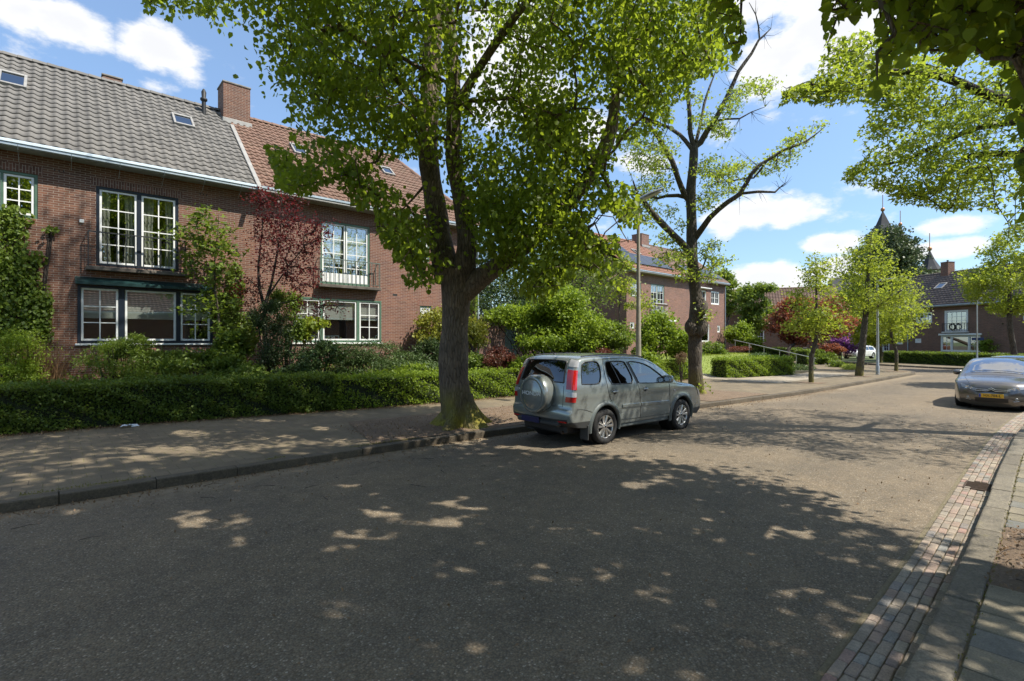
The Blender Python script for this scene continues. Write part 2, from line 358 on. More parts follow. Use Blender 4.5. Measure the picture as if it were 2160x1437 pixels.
def asphalt():
    m, N, L, B = nodes_of('asphalt'); tc = N.new('ShaderNodeTexCoord'); co = tc.outputs['Object']
    v = N.new('ShaderNodeTexVoronoi'); v.inputs['Scale'].default_value = 75; L.new(co, v.inputs['Vector'])
    sp = N.new('ShaderNodeSeparateColor'); L.new(v.outputs['Color'], sp.inputs[0])
    c = ramp(N, L, sp.outputs[0], [(0, (.134, .115, .088)), (.5, (.166, .144, .11)), (.85, (.192, .168, .13)), (.95, (.25, .222, .178)), (1, (.35, .32, .27))])
    c = mixc(N, L, sp.outputs[2], c, mixc(N, L, 1, c, (1.1, .98, .86), 'MULTIPLY'))
    big = noise(N, L, co, .45, 6, .65); mid = noise(N, L, co, 4.5, 5)
    c = mixc(N, L, 1, c, ramp(N, L, big, [(.3, (.77, .78, .8)), (.68, (1.2, 1.15, 1.08))]), 'MULTIPLY')
    c = mixc(N, L, 1, c, ramp(N, L, mid, [(.3, (.86, .86, .86)), (.7, (1.12, 1.1, 1.07))]), 'MULTIPLY')
    gap = ramp(N, L, v.outputs['Distance'], [(.35, (1, 1, 1)), (.75, (.55, .55, .55))]); c = mixc(N, L, .7, c, gap, 'MULTIPLY')
    # sand and moss washed to spots near the kerbs
    dirt = noise(N, L, co, 1.1, 7, .7); 
    at_ = N.new('ShaderNodeAttribute'); at_.attribute_name = 'edge'
    mu = N.new('ShaderNodeMath'); mu.operation = 'MULTIPLY_ADD'; L.new(at_.outputs['Fac'], mu.inputs[0]); mu.inputs[1].default_value = .55; L.new(dirt, mu.inputs[2])
    f = N.new('ShaderNodeMapRange'); L.new(mu.outputs[0], f.inputs[0]); f.inputs[1].default_value = .66; f.inputs[2].default_value = .95; f.inputs[4].default_value = .75
    c = mixc(N, L, f.outputs[0], c, mixc(N, L, mid, (.2, .15, .095), (.29, .235, .16)))
    f2 = N.new('ShaderNodeMapRange'); L.new(noise(N, L, co, .8, 8, .75), f2.inputs[0]); f2.inputs[1].default_value = .665; f2.inputs[2].default_value = .72; f2.inputs[4].default_value = .55
    c = mixc(N, L, f2.outputs[0], c, (.085, .09, .03))
    wv = N.new('ShaderNodeTexVoronoi'); wv.feature = 'DISTANCE_TO_EDGE'; wv.inputs['Scale'].default_value = .32
    wob = N.new('ShaderNodeVectorMath'); wob.operation = 'MULTIPLY_ADD'; L.new(noise(N, L, co, 1.6, 5, .6, 1), wob.inputs[0]); wob.inputs[1].default_value = (1.2, 1.2, 0); L.new(co, wob.inputs[2]); L.new(wob.outputs[0], wv.inputs['Vector'])
    c = mixc(N, L, .35, c, ramp(N, L, wv.outputs['Distance'], [(0, (.3, .3, .28)), (.005, (1, 1, 1))]), 'MULTIPLY')
    L.new(c, B.inputs['Base Color']); B.inputs['Roughness'].default_value = .88; B.inputs['Specular IOR Level'].default_value = .3
    p = bump(N, L, B, v.outputs['Distance'], .55, -.006); bump(N, L, B, mid, .2, .02, p); return m
ASPH = asphalt()
def paving_mat(name, c1, c2, bw=.3, bh=.3, moss=.35, off=.5, thresh=.55):
    m, N, L, B = nodes_of(name); tc = N.new('ShaderNodeTexCoord'); co = tc.outputs['Object']
    wob = N.new('ShaderNodeVectorMath'); wob.operation = 'MULTIPLY_ADD'; L.new(noise(N, L, co, 2.5, 3, .6, 1), wob.inputs[0]); wob.inputs[1].default_value = (.015, .015, 0); L.new(co, wob.inputs[2])
    b = N.new('ShaderNodeTexBrick'); b.offset = off; L.new(wob.outputs[0], b.inputs['Vector']); b.inputs['Scale'].default_value = 1
    b.inputs['Brick Width'].default_value = bw; b.inputs['Row Height'].default_value = bh; b.inputs['Mortar Size'].default_value = .0055; b.inputs['Mortar Smooth'].default_value = .3
    b.inputs['Color1'].default_value = (0, 0, 0, 1); b.inputs['Color2'].default_value = (1, 1, 1, 1); b.inputs['Mortar'].default_value = (.4, .4, .4, 1)
    n1 = noise(N, L, co, 1.3, 7, .72); n2 = noise(N, L, co, 55, 4, .7)
    c = mixc(N, L, b.outputs['Color'], c1, c2); c = mixc(N, L, 1, c, ramp(N, L, n1, [(.3, (.72, .72, .72)), (.7, (1.2, 1.17, 1.12))]), 'MULTIPLY')
    c = mixc(N, L, .6, c, ramp(N, L, n2, [(.3, (.62, .62, .62)), (.7, (1.3, 1.3, 1.3))]), 'MULTIPLY')
    mm = N.new('ShaderNodeMapRange'); L.new(noise(N, L, co, 1.9, 5), mm.inputs[0]); mm.inputs[1].default_value = thresh - .1; mm.inputs[2].default_value = thresh + .06
    c = mixc(N, L, b.outputs['Fac'], c, mixc(N, L, mm.outputs[0], (.07, .058, .042), (.14, .125, .04)))
    mo = N.new('ShaderNodeMapRange'); L.new(noise(N, L, co, 3.3, 8, .75), mo.inputs[0]); mo.inputs[1].default_value = .6; mo.inputs[2].default_value = .72; mo.inputs[4].default_value = moss
    c = mixc(N, L, mo.outputs[0], c, (.12, .105, .035))
    L.new(c, B.inputs['Base Color']); B.inputs['Roughness'].default_value = .9
    inv = N.new('ShaderNodeMath'); inv.operation = 'SUBTRACT'; inv.inputs[0].default_value = 1; L.new(b.outputs['Fac'], inv.inputs[1])
    p = bump(N, L, B, inv.outputs[0], .6, .01); bump(N, L, B, n2, .4, .004, p); return m
PAVE = paving_mat('paving', (.148, .116, .074), (.185, .146, .094), moss=.55, thresh=.5)
def stone_mat(name, stops, moss=.5, spec=40):      # per-piece colour with dirt
    m, N, L, B = nodes_of(name); tc = N.new('ShaderNodeTexCoord'); g = N.new('ShaderNodeNewGeometry'); co = tc.outputs['Object']
    c = ramp(N, L, g.outputs['Random Per Island'], stops)
    n1 = noise(N, L, co, 5, 7, .75); n2 = noise(N, L, co, spec, 5, .75)
    c = mixc(N, L, 1, c, ramp(N, L, n1, [(.3, (.65, .65, .66)), (.7, (1.2, 1.17, 1.12))]), 'MULTIPLY')
    c = mixc(N, L, .75, c, ramp(N, L, n2, [(.3, (.55, .55, .55)), (.68, (1.35, 1.35, 1.35))]), 'MULTIPLY')
    mo = N.new('ShaderNodeMapRange'); L.new(noise(N, L, co, 7, 8, .75), mo.inputs[0]); mo.inputs[1].default_value = .58; mo.inputs[2].default_value = .7; mo.inputs[4].default_value = moss
    c = mixc(N, L, mo.outputs[0], c, (.15, .135, .045))
    L.new(c, B.inputs['Base Color']); B.inputs['Roughness'].default_value = .88; p = bump(N, L, B, n2, .6, .006); bump(N, L, B, n1, .4, .02, p); return m
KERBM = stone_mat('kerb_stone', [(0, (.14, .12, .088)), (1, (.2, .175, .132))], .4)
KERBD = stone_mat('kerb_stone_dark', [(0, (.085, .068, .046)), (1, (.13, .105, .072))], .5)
CLINK = stone_mat('clinker', [(0, (.2, .17, .135)), (.35, (.28, .235, .185)), (.55, (.3, .215, .17)), (.75, (.33, .28, .215)), (.9, (.21, .205, .19)), (1, (.32, .2, .16))], .25, 70)
SLAB = stone_mat('slab', [(0, (.16, .138, .095)), (.5, (.21, .183, .128)), (.8, (.24, .208, .15)), (.92, (.15, .15, .135)), (1, (.18, .168, .14))], .5, 90)
def soil_mat(name, c1, c2, c3):
    m, N, L, B = nodes_of(name); tc = N.new('ShaderNodeTexCoord'); co = tc.outputs['Object']
    n1 = noise(N, L, co, 1.7, 8, .75); n2 = noise(N, L, co, 45, 6, .8)
    c = mixc(N, L, ramp(N, L, n1, [(.35, (0, 0, 0)), (.68, (1, 1, 1))]), c1, c2)
    c = mixc(N, L, ramp(N, L, noise(N, L, co, 5, 7, .8), [(.6, (0, 0, 0)), (.68, (1, 1, 1))]), c, c3)
    c = mixc(N, L, .8, c, ramp(N, L, n2, [(.3, (.5, .5, .5)), (.7, (1.4, 1.4, 1.4))]), 'MULTIPLY')
    L.new(c, B.inputs['Base Color']); B.inputs['Roughness'].default_value = .95
    p = bump(N, L, B, n2, .9, .02); bump(N, L, B, n1, .5, .06, p); return m
SOIL = soil_mat('soil', (.14, .095, .06), (.2, .14, .09), (.28, .2, .13))
GARD = soil_mat('garden_soil', (.045, .04, .02), (.07, .06, .03), (.05, .08, .02))
LAWN = soil_mat('lawn', (.15, .2, .035), (.2, .24, .045), (.23, .23, .07))
GROUND = soil_mat('ground', (.07, .1, .03), (.1, .12, .04), (.12, .12, .06))

# ------------------------------------------------------------------ ground, road, kerbs
def lerp_pts(pts, x):
    xs = [p[0] for p in pts]; ys = [p[1] for p in pts]; return float(np.interp(x, xs, ys))
KL = [(-45, 8.35), (0, 8.45), (5, 8.5), (8, 8.3), (14.3, 7.72), (17, 7.5), (21, 7.15), (30, 6.97), (38, 6.9)]
KR = [(-45, .5), (3.8, .70), (7, .78), (10.7, .92), (14.5, 1.02), (18, 1.0), (21, .88), (26, .6), (30, .2)]
def smooth_line(pts, step=1.0):
    out = []
    x = pts[0][0]
    while x < pts[-1][0]: out.append((x, lerp_pts(pts, x))); x += step
    out.append(pts[-1]); ys = [p[1] for p in out]
    for _ in range(2): ys = [ys[0]] + [(ys[i - 1] + 2 * ys[i] + ys[i + 1]) / 4 for i in range(1, len(ys) - 1)] + [ys[-1]]
    return [(out[i][0], ys[i]) for i in range(len(out))]
KLs = smooth_line(KL); KRs = smooth_line(KR)
# corner into the side street, then along it
CORN = [(39.2, 7.1), (40.4, 7.7), (41.4, 8.7), (42.3, 10.2), (44, 13.0), (49, 21.5), (54, 30), (60, 40)]
KL_ALL = KLs + CORN
KR_ALL = KRs + [(33, -1.2), (36, -3.6), (42, -8.6), (52, -17)]
FARK = [(60.5, 29.5), (55, 20.3), (49.8, 11.4), (47.2, 7.0), (46.2, 4.2), (46.6, 1.5), (49, -2), (56, -8), (66, -16)]
b = MB(); b.add([(-400, -400, -.06), (600, -400, -.06), (600, 600, -.06), (-400, 600, -.06)], [(0, 1, 2, 3)])
tag(b.build('ground', GROUND), kind='structure')
def road_mesh():
    # one sheet between the kerbs, with an 'edge' value that is 1 along the kerbs
    cols = []
    for i, (x, yl) in enumerate(KLs):
        yr = lerp_pts(KR_ALL, x); cols.append((x, yr, yl))
    vs, fs, ed = [], [], []; n = 16
    for x, yr, yl in cols:
        for j in range(n + 1):
            u = j / n; u = u * u * (3 - 2 * u); y = yr + (yl - yr) * u
            vs.append((x, y, .035 * math.sin(math.pi * u)))
            ed.append(max(0, 1 - (yl - y) / .9, .6 - (y - yr) / 1.3))
    for i in range(len(cols) - 1):
        for j in range(n): a = i * (n + 1) + j; fs.append((a, a + n + 1, a + n + 2, a + 1))
    base = len(vs)
    # junction area beyond x = 38
    poly = [cols[-1][:2], (52, -17), (66, -16), (56, -8), (49, -2), (46.6, 1.5), (46.2, 4.2), (47.2, 7.0), (49.8, 11.4), (55, 20.3), (60.5, 29.5), (66, 39)] + CORN[::-1] + [(38, cols[-1][2])]
    poly[0] = (38, cols[-1][1])
    vs += [(x, y, .0) for x, y in poly]; ed += [.0] * len(poly); fs.append(tuple(range(base, base + len(poly))))
    me = bpy.data.meshes.new('road'); me.from_pydata(vs, [], fs); me.materials.append(ASPH)
    a = me.attributes.new('edge', 'FLOAT', 'POINT'); a.data.foreach_set('value', ed)
    for p in me.polygons: p.use_smooth = True
    o = bpy.data.objects.new('road', me); link(o); tag(o, kind='structure')
    bmm = bmesh.new(); bmm.from_mesh(me); bmesh.ops.triangulate(bmm, faces=[f for f in bmm.faces if len(f.verts) > 4]); bmesh.ops.recalc_face_normals(bmm, faces=bmm.faces)
    for f in bmm.faces:
        if f.normal.z < 0: f.normal_flip()
    bmm.to_mesh(me); bmm.free()
road_mesh()
PZ = .13
def offset_line(pts, d):
    out = []
    for i, p in enumerate(pts):
        a = Vector(pts[max(0, i - 1)]); c = Vector(pts[min(len(pts) - 1, i + 1)]); t = (c - a).normalized()
        out.append((p[0] - t.y * d, p[1] + t.x * d))
    return out
def kerb(name, pts, width, h, skip=None, mat=None):
    mb = MB(); inn = offset_line(pts, width)
    # resample into stones about 1 m long
    P = [Vector(p) for p in pts]; Q = [Vector(p) for p in inn]
    for i in range(len(P) - 1):
        if skip and skip(P[i].x): continue
        seg = (P[i + 1] - P[i]).length; n = max(1, round(seg))
        for k in range(n):
            a0, a1 = k / n + .004, (k + 1) / n - .004
            dz = random.uniform(-.006, .006); dy = random.uniform(-.006, .006)
            A = P[i].lerp(P[i + 1], a0); Bq = P[i].lerp(P[i + 1], a1); C = Q[i].lerp(Q[i + 1], a1); D = Q[i].lerp(Q[i + 1], a0)
            t = (Bq - A).normalized(); nrm = Vector((-t.y, t.x)) * (1 if width > 0 else -1)
            hh = h + dz; r = .018
            ring = lambda z, e0: [(A + nrm * e0 + t * e0 * .4, z), (Bq + nrm * e0 - t * e0 * .4, z), (C - nrm * e0 - t * e0 * .4, z), (D - nrm * e0 + t * e0 * .4, z)]
            vs = []
            for z, e0 in ((-.1, 0), (hh - r, 0), (hh - r * .3, r * .3), (hh, r)):
                for p, zz in ring(z, e0): vs.append((p.x, p.y + dy, zz))
            fs = [(4 * a + q, 4 * a + (q + 1) % 4, 4 * a + 4 + (q + 1) % 4, 4 * a + 4 + q) for a in range(3) for q in range(4)] + [(12, 13, 14, 15)]
            mb.add(vs, fs if width > 0 else [f[::-1] for f in fs])
    o = mb.build(name, mat or KERBM); tag(o, kind='structure'); return o
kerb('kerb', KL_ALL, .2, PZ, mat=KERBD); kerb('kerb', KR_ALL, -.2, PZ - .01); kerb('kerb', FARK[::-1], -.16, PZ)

# footpath on the house side: from the kerb back to the hedge line
def hedge_y(x): return lerp_pts([(-45, 14.6), (-6, 14.5), (1.4, 14.3), (4.3, 13.75), (8.2, 13.2), (12, 13.0), (23.5, 13.0), (25, 12.1), (30.6, 10.95), (36, 11.6), (40, 12.5)], x)
def strip(name, A, B_, z, mat, n=6):
    vs, fs = [], []
    for a, c in zip(A, B_):
        for j in range(n + 1): u = j / n; vs.append((a[0] + (c[0] - a[0]) * u, a[1] + (c[1] - a[1]) * u, z))
    for i in range(len(A) - 1):
        for j in range(n): q = i * (n + 1) + j; fs.append((q, q + n + 1, q + n + 2, q + 1))
    mb = MB(); mb.add(vs, fs); o = mb.build(name, mat); tag(o, kind='structure'); return o
inL = offset_line(KLs, .195)
strip('pavement', inL, [(x, hedge_y(x) + .05) for x, _ in inL], PZ - .008, PAVE)
cin = offset_line(KL_ALL, .195)[len(KLs) - 1:]
strip('pavement', cin, [(37.9, 12.0), (38.6, 12.3), (39.2, 12.6), (39.6, 12.9), (40, 13.4), (41.5, 16), (46, 23.5), (51, 32), (57, 42)], PZ - .008, PAVE, 3)
fin = offset_line(FARK[::-1], -.155)
strip('pavement', fin, offset_line(FARK[::-1], -2.6), PZ - .008, PAVE, 3)
# terrain of the front gardens, rising about a metre to the house fronts
def terr(x, y):
    h0 = hedge_y(x) if x < 40 else 12.5 + (x - 40) * 1.72
    u = min(1, max(0, (y - h0 - .3) / 5.2)); z = PZ - .012 + .90 * u * u * (3 - 2 * u)
    f = min(1, max(0, (x - 40) / 8)); return z * (1 - f) + PZ * f - .003
def terrain():
    xs = np.arange(-45, 62, 1.0); vs, fs = [], []; n = 22
    for x in xs:
        h0 = hedge_y(x) if x < 40 else 12.5 + (x - 40) * 1.72
        for j in range(n + 1):
            y = h0 + .02 + (j / n) ** 2 * 55; vs.append((x, y, terr(x, y)))
    for i in range(len(xs) - 1):
        for j in range(n): q = i * (n + 1) + j; fs.append((q, q + n + 1, q + n + 2, q + 1))
    mb = MB(); mb.add(vs, fs, 0, True); tag(mb.build('terrain', GARD), kind='structure')
terrain()
# lawn in front of the solar-roofed houses
def patch(name, x0, x1, f0, f1, dz, mat, step=.5, n=10, zf=terr):
    xs = np.arange(x0, x1 + .01, step); vs, fs = [], []
    for x in xs:
        a, c = f0(x), f1(x)
        for j in range(n + 1): y = a + (c - a) * j / n; vs.append((x, y, zf(x, y) + dz))
    for i in range(len(xs) - 1):
        for j in range(n): q = i * (n + 1) + j; fs.append((q, q + n + 1, q + n + 2, q + 1))
    mb = MB(); mb.add(vs, fs, 0, True); o = mb.build(name, mat); tag(o, kind='structure'); return o
patch('lawn', 24.3, 40, lambda x: hedge_y(x) + .9, lambda x: 21.5, .02, LAWN)
# driveway across the footpath, pale slabs
CONCP = paving_mat('pale_slabs', (.27, .23, .17), (.32, .275, .21), .5, .5, .6, .0, .6)
patch('driveway', 23.6, 25.6, lambda x: hedge_y(x) - .2, lambda x: 21, .025, CONCP)
patch('path', 24.0, 34, lambda x: 9.2 - (x - 24) * .03, lambda x: hedge_y(x) - .15, .012, CONCP, zf=lambda x, y: PZ - .008)
# beaten-earth tree pits
def blob_patch(name, pts, z, mat, hump=.03):
    c = Vector((sum(p[0] for p in pts) / len(pts), sum(p[1] for p in pts) / len(pts))); vs = [(c.x, c.y, z + hump)]; fs = []; n = len(pts); K = 5
    for k in range(1, K + 1):
        for p in pts:
            u = k / K; vs.append((c.x + (p[0] - c.x) * u, c.y + (p[1] - c.y) * u, z + hump * (1 - u * u) + random.uniform(-.004, .004)))
    for i in range(n): fs.append((0, 1 + i, 1 + (i + 1) % n))
    for k in range(K - 1):
        for i in range(n): fs.append((1 + k * n + i, 1 + (k + 1) * n + i, 1 + (k + 1) * n + (i + 1) % n, 1 + k * n + (i + 1) % n))
    mb = MB(); mb.add(vs, fs, 0, True); return tag(mb.build(name, mat), kind='structure')
def densify(pts, s=.25):
    out = []
    for i in range(len(pts)):
        a, c = Vector(pts[i]), Vector(pts[(i + 1) % len(pts)]); n = max(1, int((c - a).length / s))
        for k in range(n): p = a.lerp(c, k / n); out.append((p.x + random.uniform(-.015, .015), p.y + random.uniform(-.015, .015)))
    return out
blob_patch('tree_pit_soil', densify([(4.3, 8.72), (5.05, 11.5), (11.6, 11.1), (11.8, 8.22), (8, 8.52)]), PZ + .004, SOIL)
blob_patch('tree_pit_soil', densify([(15.2, 7.85), (15.2, 10.1), (18.8, 10.0), (18.9, 7.58)]), PZ + .004, SOIL)
for q in ((25.4, 8.35), (32, 8.2), (38.9, 8.0)):
    blob_patch('tree_pit_soil', densify([(q[0] - .5, q[1] - .5), (q[0] + .5, q[1] - .5), (q[0] + .5, q[1] + .5), (q[0] - .5, q[1] + .5)]), PZ + .002, SOIL, .015)
# right-hand side: clinker gutter, slabs, pit
def kry(x): return lerp_pts(KR_ALL, x)
def gutter():
    mb = MB(); x0 = 2.0
    for row in range(5):
        x = x0 + (row % 2) * .1
        while x < 24:
            w = random.uniform(.15, .21) if random.random() < .88 else .11; xm = x + w / 2
            wid = .071; y = kry(xm) + .004 + row * wid
            dz = random.uniform(-.004, .004); rot = random.uniform(-.03, .03)
            M = Matrix.Translation((xm, y + wid / 2, .0)) @ Matrix.Rotation(rot + math.atan2(kry(xm + .1) - kry(xm - .1), .2), 4, 'Z') @ Matrix.Rotation(random.uniform(-.02, .02), 4, 'Y')
            if not (9.25 < xm < 9.72 and row < 4): mb.bbox(-w / 2 + .004, w / 2 - .004, -wid / 2 + .0035, wid / 2 - .0035, -.05, .024 + dz, .006, 0, M)
            x += w
    tag(mb.build('gutter_strip', CLINK), kind='structure')
    mb = MB(); pts = [(x, kry(x)) for x in np.arange(1.5, 24.2, .5)]
    A = [(x, y - .01) for x, y in pts]; B_ = [(x, y + .40) for x, y in pts]
    strip('gutter_bed', A, B_, .011, GUTBED, 1)
GUTBED = soil_mat('joint_sand', (.17, .14, .085), (.22, .18, .11), (.16, .15, .04))
gutter()
def slabs():
    mb = MB()
    for i in range(0, 75):
        for j in range(9):
            x = .2 + i * .302 + (j % 2) * .151; y = kry(x) - .205 - j * .302 - .151
            if 5.42 < x < 7.4 and j >= 0: continue
            if x > 14.8 and x < 17.4 and j < 6: continue
            dz = random.uniform(-.006, .006)
            M = Matrix.Translation((x, y, 0)) @ Matrix.Rotation(random.uniform(-.012, .012), 4, 'Z') @ Matrix.Rotation(random.uniform(-.008, .008), 4, 'Y') @ Matrix.Rotation(random.uniform(-.008, .008), 4, 'X')
            if 4.95 < x < 5.42 and random.random() < .25: dz -= .012
            mb.bbox(-.146, .146, -.146, .146, .0, PZ - .012 + dz, .006, 0, M)
    tag(mb.build('pavement', SLAB), kind='structure')
    xs = np.arange(-45, 30, 1.0)
    strip('footpath_bed', [(x, kry(x) - .19) for x in xs][::-1], [(x, kry(x) - 4.5) for x in xs][::-1], PZ - .027, GUTBED, 2)
slabs()
blob_patch('tree_pit_soil', densify([(5.43, .56), (7.35, .58), (7.35, -2.0), (5.43, -2.0)], .15), PZ - .02, SOIL, .05)
blob_patch('tree_pit_soil', densify([(14.8, .8), (17.3, .8), (17.3, -1.2), (14.8, -1.2)], .2), PZ - .02, SOIL, .03)
def grate():
    t = empty('drain_grate', (9.48, kry(9.48) + .155, .03), math.atan2(.035, 1), 'rusty iron drain grate set in the brick gutter strip', 'drain')
    mb = MB()
    for y in (-.145, .125): mb.bbox(-.23, .23, y, y + .02, -.05, .0, .003)
    for x in (-.23, .21): mb.bbox(x, x + .02, -.123, .123, -.05, .0, .003)
    mb.build('frame', RUST, t); mb = MB()
    for k in range(9): x = -.19 + k * .045; mb.bbox(x, x + .018, -.124, .124, -.04, -.003, .003)
    mb.build('bars', RUST, t); mb = MB(); mb.box(-.215, .215, -.13, .13, -.049, -.045); mb.build('pit_bottom', BLACK, t)
RUST = simple('rusty_iron', (.07, .045, .03), .8, .4, .4, 20, .3)
BLACK = simple('black', (.012, .012, .012), .6, 0, .2, 5)
grate()

# ------------------------------------------------------------------ houses
def wall_panel(mb, x0, x1, z0, z1, holes, y, reveal=.12, m=0, flip=False):
    xs = sorted({x0, x1, *[h[0] for h in holes], *[h[1] for h in holes]}); zs = sorted({z0, z1, *[h[2] for h in holes], *[h[3] for h in holes]})
    xs = [x for x in xs if x0 <= x <= x1]; zs = [z for z in zs if z0 <= z <= z1]
    for i in range(len(xs) - 1):
        for j in range(len(zs) - 1):
            cx, cz = (xs[i] + xs[i + 1]) / 2, (zs[j] + zs[j + 1]) / 2
            if any(h[0] < cx < h[1] and h[2] < cz < h[3] for h in holes): continue
            mb.quad((xs[i], y, zs[j]), (xs[i + 1], y, zs[j]), (xs[i + 1], y, zs[j + 1]), (xs[i], y, zs[j + 1]), m)
    for a, c, d, e in holes:
        r = y + reveal
        mb.quad((a, y, d), (a, y, e), (a, r, e), (a, r, d), m); mb.quad((c, y, d), (c, r, d), (c, r, e), (c, y, e), m)
        mb.quad((a, y, e), (c, y, e), (c, r, e), (a, r, e), m); mb.quad((a, y, d), (a, r, d), (c, r, d), (c, y, d), m)

def tiles(mb, O, U, V, L, S, wave, course, amp=.04, step=.034, xlim=None, m=0, nsamp=8, hole=None):
    # U along the eaves, V up the slope; one strip of pantiles per course
    U = Vector(U).normalized(); V = Vector(V).normalized(); Nn = U.cross(V).normalized()
    if Nn.z < 0: Nn = -Nn
    O = Vector(O); nc = int(math.ceil(S / course)); nw = int(round(L / wave)); wv = L / nw
    prof = []
    for k in range(nsamp + 1):
        u = k / nsamp
        h = amp * (.5 - .5 * math.cos(2 * math.pi * min(1, u * 1.35))) if u < .741 else amp * .55 * math.sin(math.pi * (u - .741) / .259) * .0
        h = amp * (.5 + .5 * math.cos(2 * math.pi * (u - .28))) ** 1.25
        prof.append(h)
    flip = U.cross(V).dot(Nn) < 0
    for c in range(nc):
        s0 = c * course - .03; s1 = min(S, (c + 1) * course)
        for w in range(nw):
            vs = []; dz = random.uniform(-.003, .003); ds = random.uniform(-.006, .006)
            sm = (s0 + s1) / 2; xa, xb = (0, L)
            if xlim: xa, xb = xlim(sm)
            x0 = w * wv; x1 = x0 + wv
            if x1 < xa + .02 or x0 > xb - .02: continue
            if hole and any(h[0] < x0 + wv / 2 < h[1] and h[2] < sm < h[3] for h in hole): continue
            for k in range(nsamp + 1):
                x = min(max(x0 + wv * k / nsamp, xa), xb); h = prof[k]
                for s, e in ((s0 + ds, 0.0), (s0 + ds, step + dz), (s1, .004)): vs.append(O + U * x + V * s + Nn * (h + e))
            fs = []
            for k in range(nsamp):
                a, b_ = k * 3, k * 3 + 3
                for q in ((a, b_, b_ + 1, a + 1), (a + 1, b_ + 1, b_ + 2, a + 2)): fs.append(q[::-1] if flip else q)
            mb.add(vs, fs, m, False)
            for i in range(1, 2 * nsamp, 2): mb.sm[-i] = True
def ridge_tiles(mb, A, B_, r=.11, m=0, seg=.34):
    A, B_ = Vector(A), Vector(B_); n = max(1, int((B_ - A).length / seg)); t = (B_ - A).normalized(); s = t.cross(Vector((0, 0, 1))).normalized(); up = s.cross(t)
    for i in range(n):
        a = A.lerp(B_, i / n) - t * .02; c = A.lerp(B_, (i + 1) / n); vs = []
        for p, rr in ((a, r * 1.12), (c, r * .95)):
            for k in range(8): th = math.pi * k / 7; vs.append(p + s * math.cos(th) * rr + up * (math.sin(th) * rr - .02))
        mb.add(vs, [(k, k + 8, k + 9, k + 1) for k in range(7)], m, True)
        mb.add(vs[:8], [tuple(range(8))], m)

def sash_mesh(mb, a, c, d, e, y, cols, rows, fr=.055, bar=.028, m=0):
    dep = .05
    mb.bbox(a, a + fr, y - dep, y, d, e, .004, m); mb.bbox(c - fr, c, y - dep, y, d, e, .004, m)
    mb.bbox(a + fr - .002, c - fr + .002, y - dep + .002, y - .002, e - fr, e, .004, m); mb.bbox(a + fr - .002, c - fr + .002, y - dep + .002, y - .002, d, d + fr, .004, m)
    for i in range(1, cols): x = a + fr + (c - a - 2 * fr) * i / cols; mb.box(x - bar / 2, x + bar / 2, y - .035, y - .012, d + fr, e - fr, m)
    for j in range(1, rows): z = d + fr + (e - d - 2 * fr) * j / rows; mb.box(a + fr, c - fr, y - .033, y - .010, z - bar / 2, z + bar / 2, m)
def window(parent, x0, x1, z0, z1, sashes, frame=GREEN, sashm=WHITE, y=0, fw=.07, room=True, blind=None, curtains=False, sill=None, name='window', rec=.07, bf=(.0, .5)):
    # frame is the part; sashes, panes, blind and curtain are its sub-parts. sashes: (u0, u1, cols, rows)
    mb = MB(); yb = y + rec + .05
    mb.bbox(x0, x0 + fw, y + rec - .05, yb, z0, z1, .004); mb.bbox(x1 - fw, x1, y + rec - .05, yb, z0, z1, .004)
    mb.bbox(x0 + fw - .002, x1 - fw + .002, y + rec - .048, yb - .002, z1 - fw, z1, .004); mb.bbox(x0 + fw - .002, x1 - fw + .002, y + rec - .048, yb - .002, z0, z0 + fw, .004)
    iw = x1 - x0 - 2 * fw; S = []
    for u0, u1, nc, nr in sashes: S.append((x0 + fw + iw * u0, x0 + fw + iw * u1, z0 + fw, z1 - fw, nc, nr))
    for i in range(len(S) - 1): mb.bbox(S[i][1] - .001, S[i + 1][0] + .001, y + rec - .046, yb - .004, z0 + fw - .002, z1 - fw + .002, .003)
    w = mb.build(name, frame, parent)
    for a, c, d, e, nc, nr in S:
        mb = MB(); sash_mesh(mb, a + .004, c - .004, d + .004, e - .004, y + rec + .028, nc, nr); mb.build('sash', sashm, w)
        mb = MB(); mb.quad((a + .03, y + rec + .012, d + .03), (c - .03, y + rec + .012, d + .03), (c - .03, y + rec + .012, e - .03), (a + .03, y + rec + .012, e - .03)); mb.build('pane', GLASS, w)
    if blind:
        mb = MB(); h = (z1 - z0) * blind
        for a, c, d, e, nc, nr in S: mb.bbox(a + .03, c - .03, yb + .03, yb + .045, z1 - fw - h, z1 - fw, .004); mb.bbox(a + .03, c - .03, yb + .025, yb + .05, z1 - fw - h - .03, z1 - fw - h, .004)
        mb.build('blind', BLIND, w)
    if curtains:
        mb = MB()
        for k, (a, c, d, e, nc, nr) in enumerate(S):
            for side in (0, 1):
                wv = (c - a) * (.2 + .16 * random.random()); xs = np.linspace(0, wv, 26); vs = []
                for z, f in ((e, 1.0), ((d + e) / 2, .85), (d, 1.05)):
                    for x in xs:
                        xx = x * f; xx = a + .03 + xx if side == 0 else c - .03 - xx
                        vs.append((xx, yb + .12 + .035 * math.sin(x * 60), z))
                n = len(xs); mb.add(vs, [(r * n + i, r * n + i + 1, (r + 1) * n + i + 1, (r + 1) * n + i) for r in range(2) for i in range(n - 1)], 0, True)
        mb.build('curtain', CURT, w)
    if sill:
        mb = MB(); mb.bbox(x0 - .05, x1 + .05, y - .06, y + rec - .02, z0 - .055, z0 - .003, .006); mb.build('sill', sill, w)
    return w
def lintel(parent, x0, x1, z, mat, h=.21):
    mb = MB(); mb.box(x0 - .1, x1 + .1, -.004, .02, z, z + h); mb.build('lintel', mat, parent)
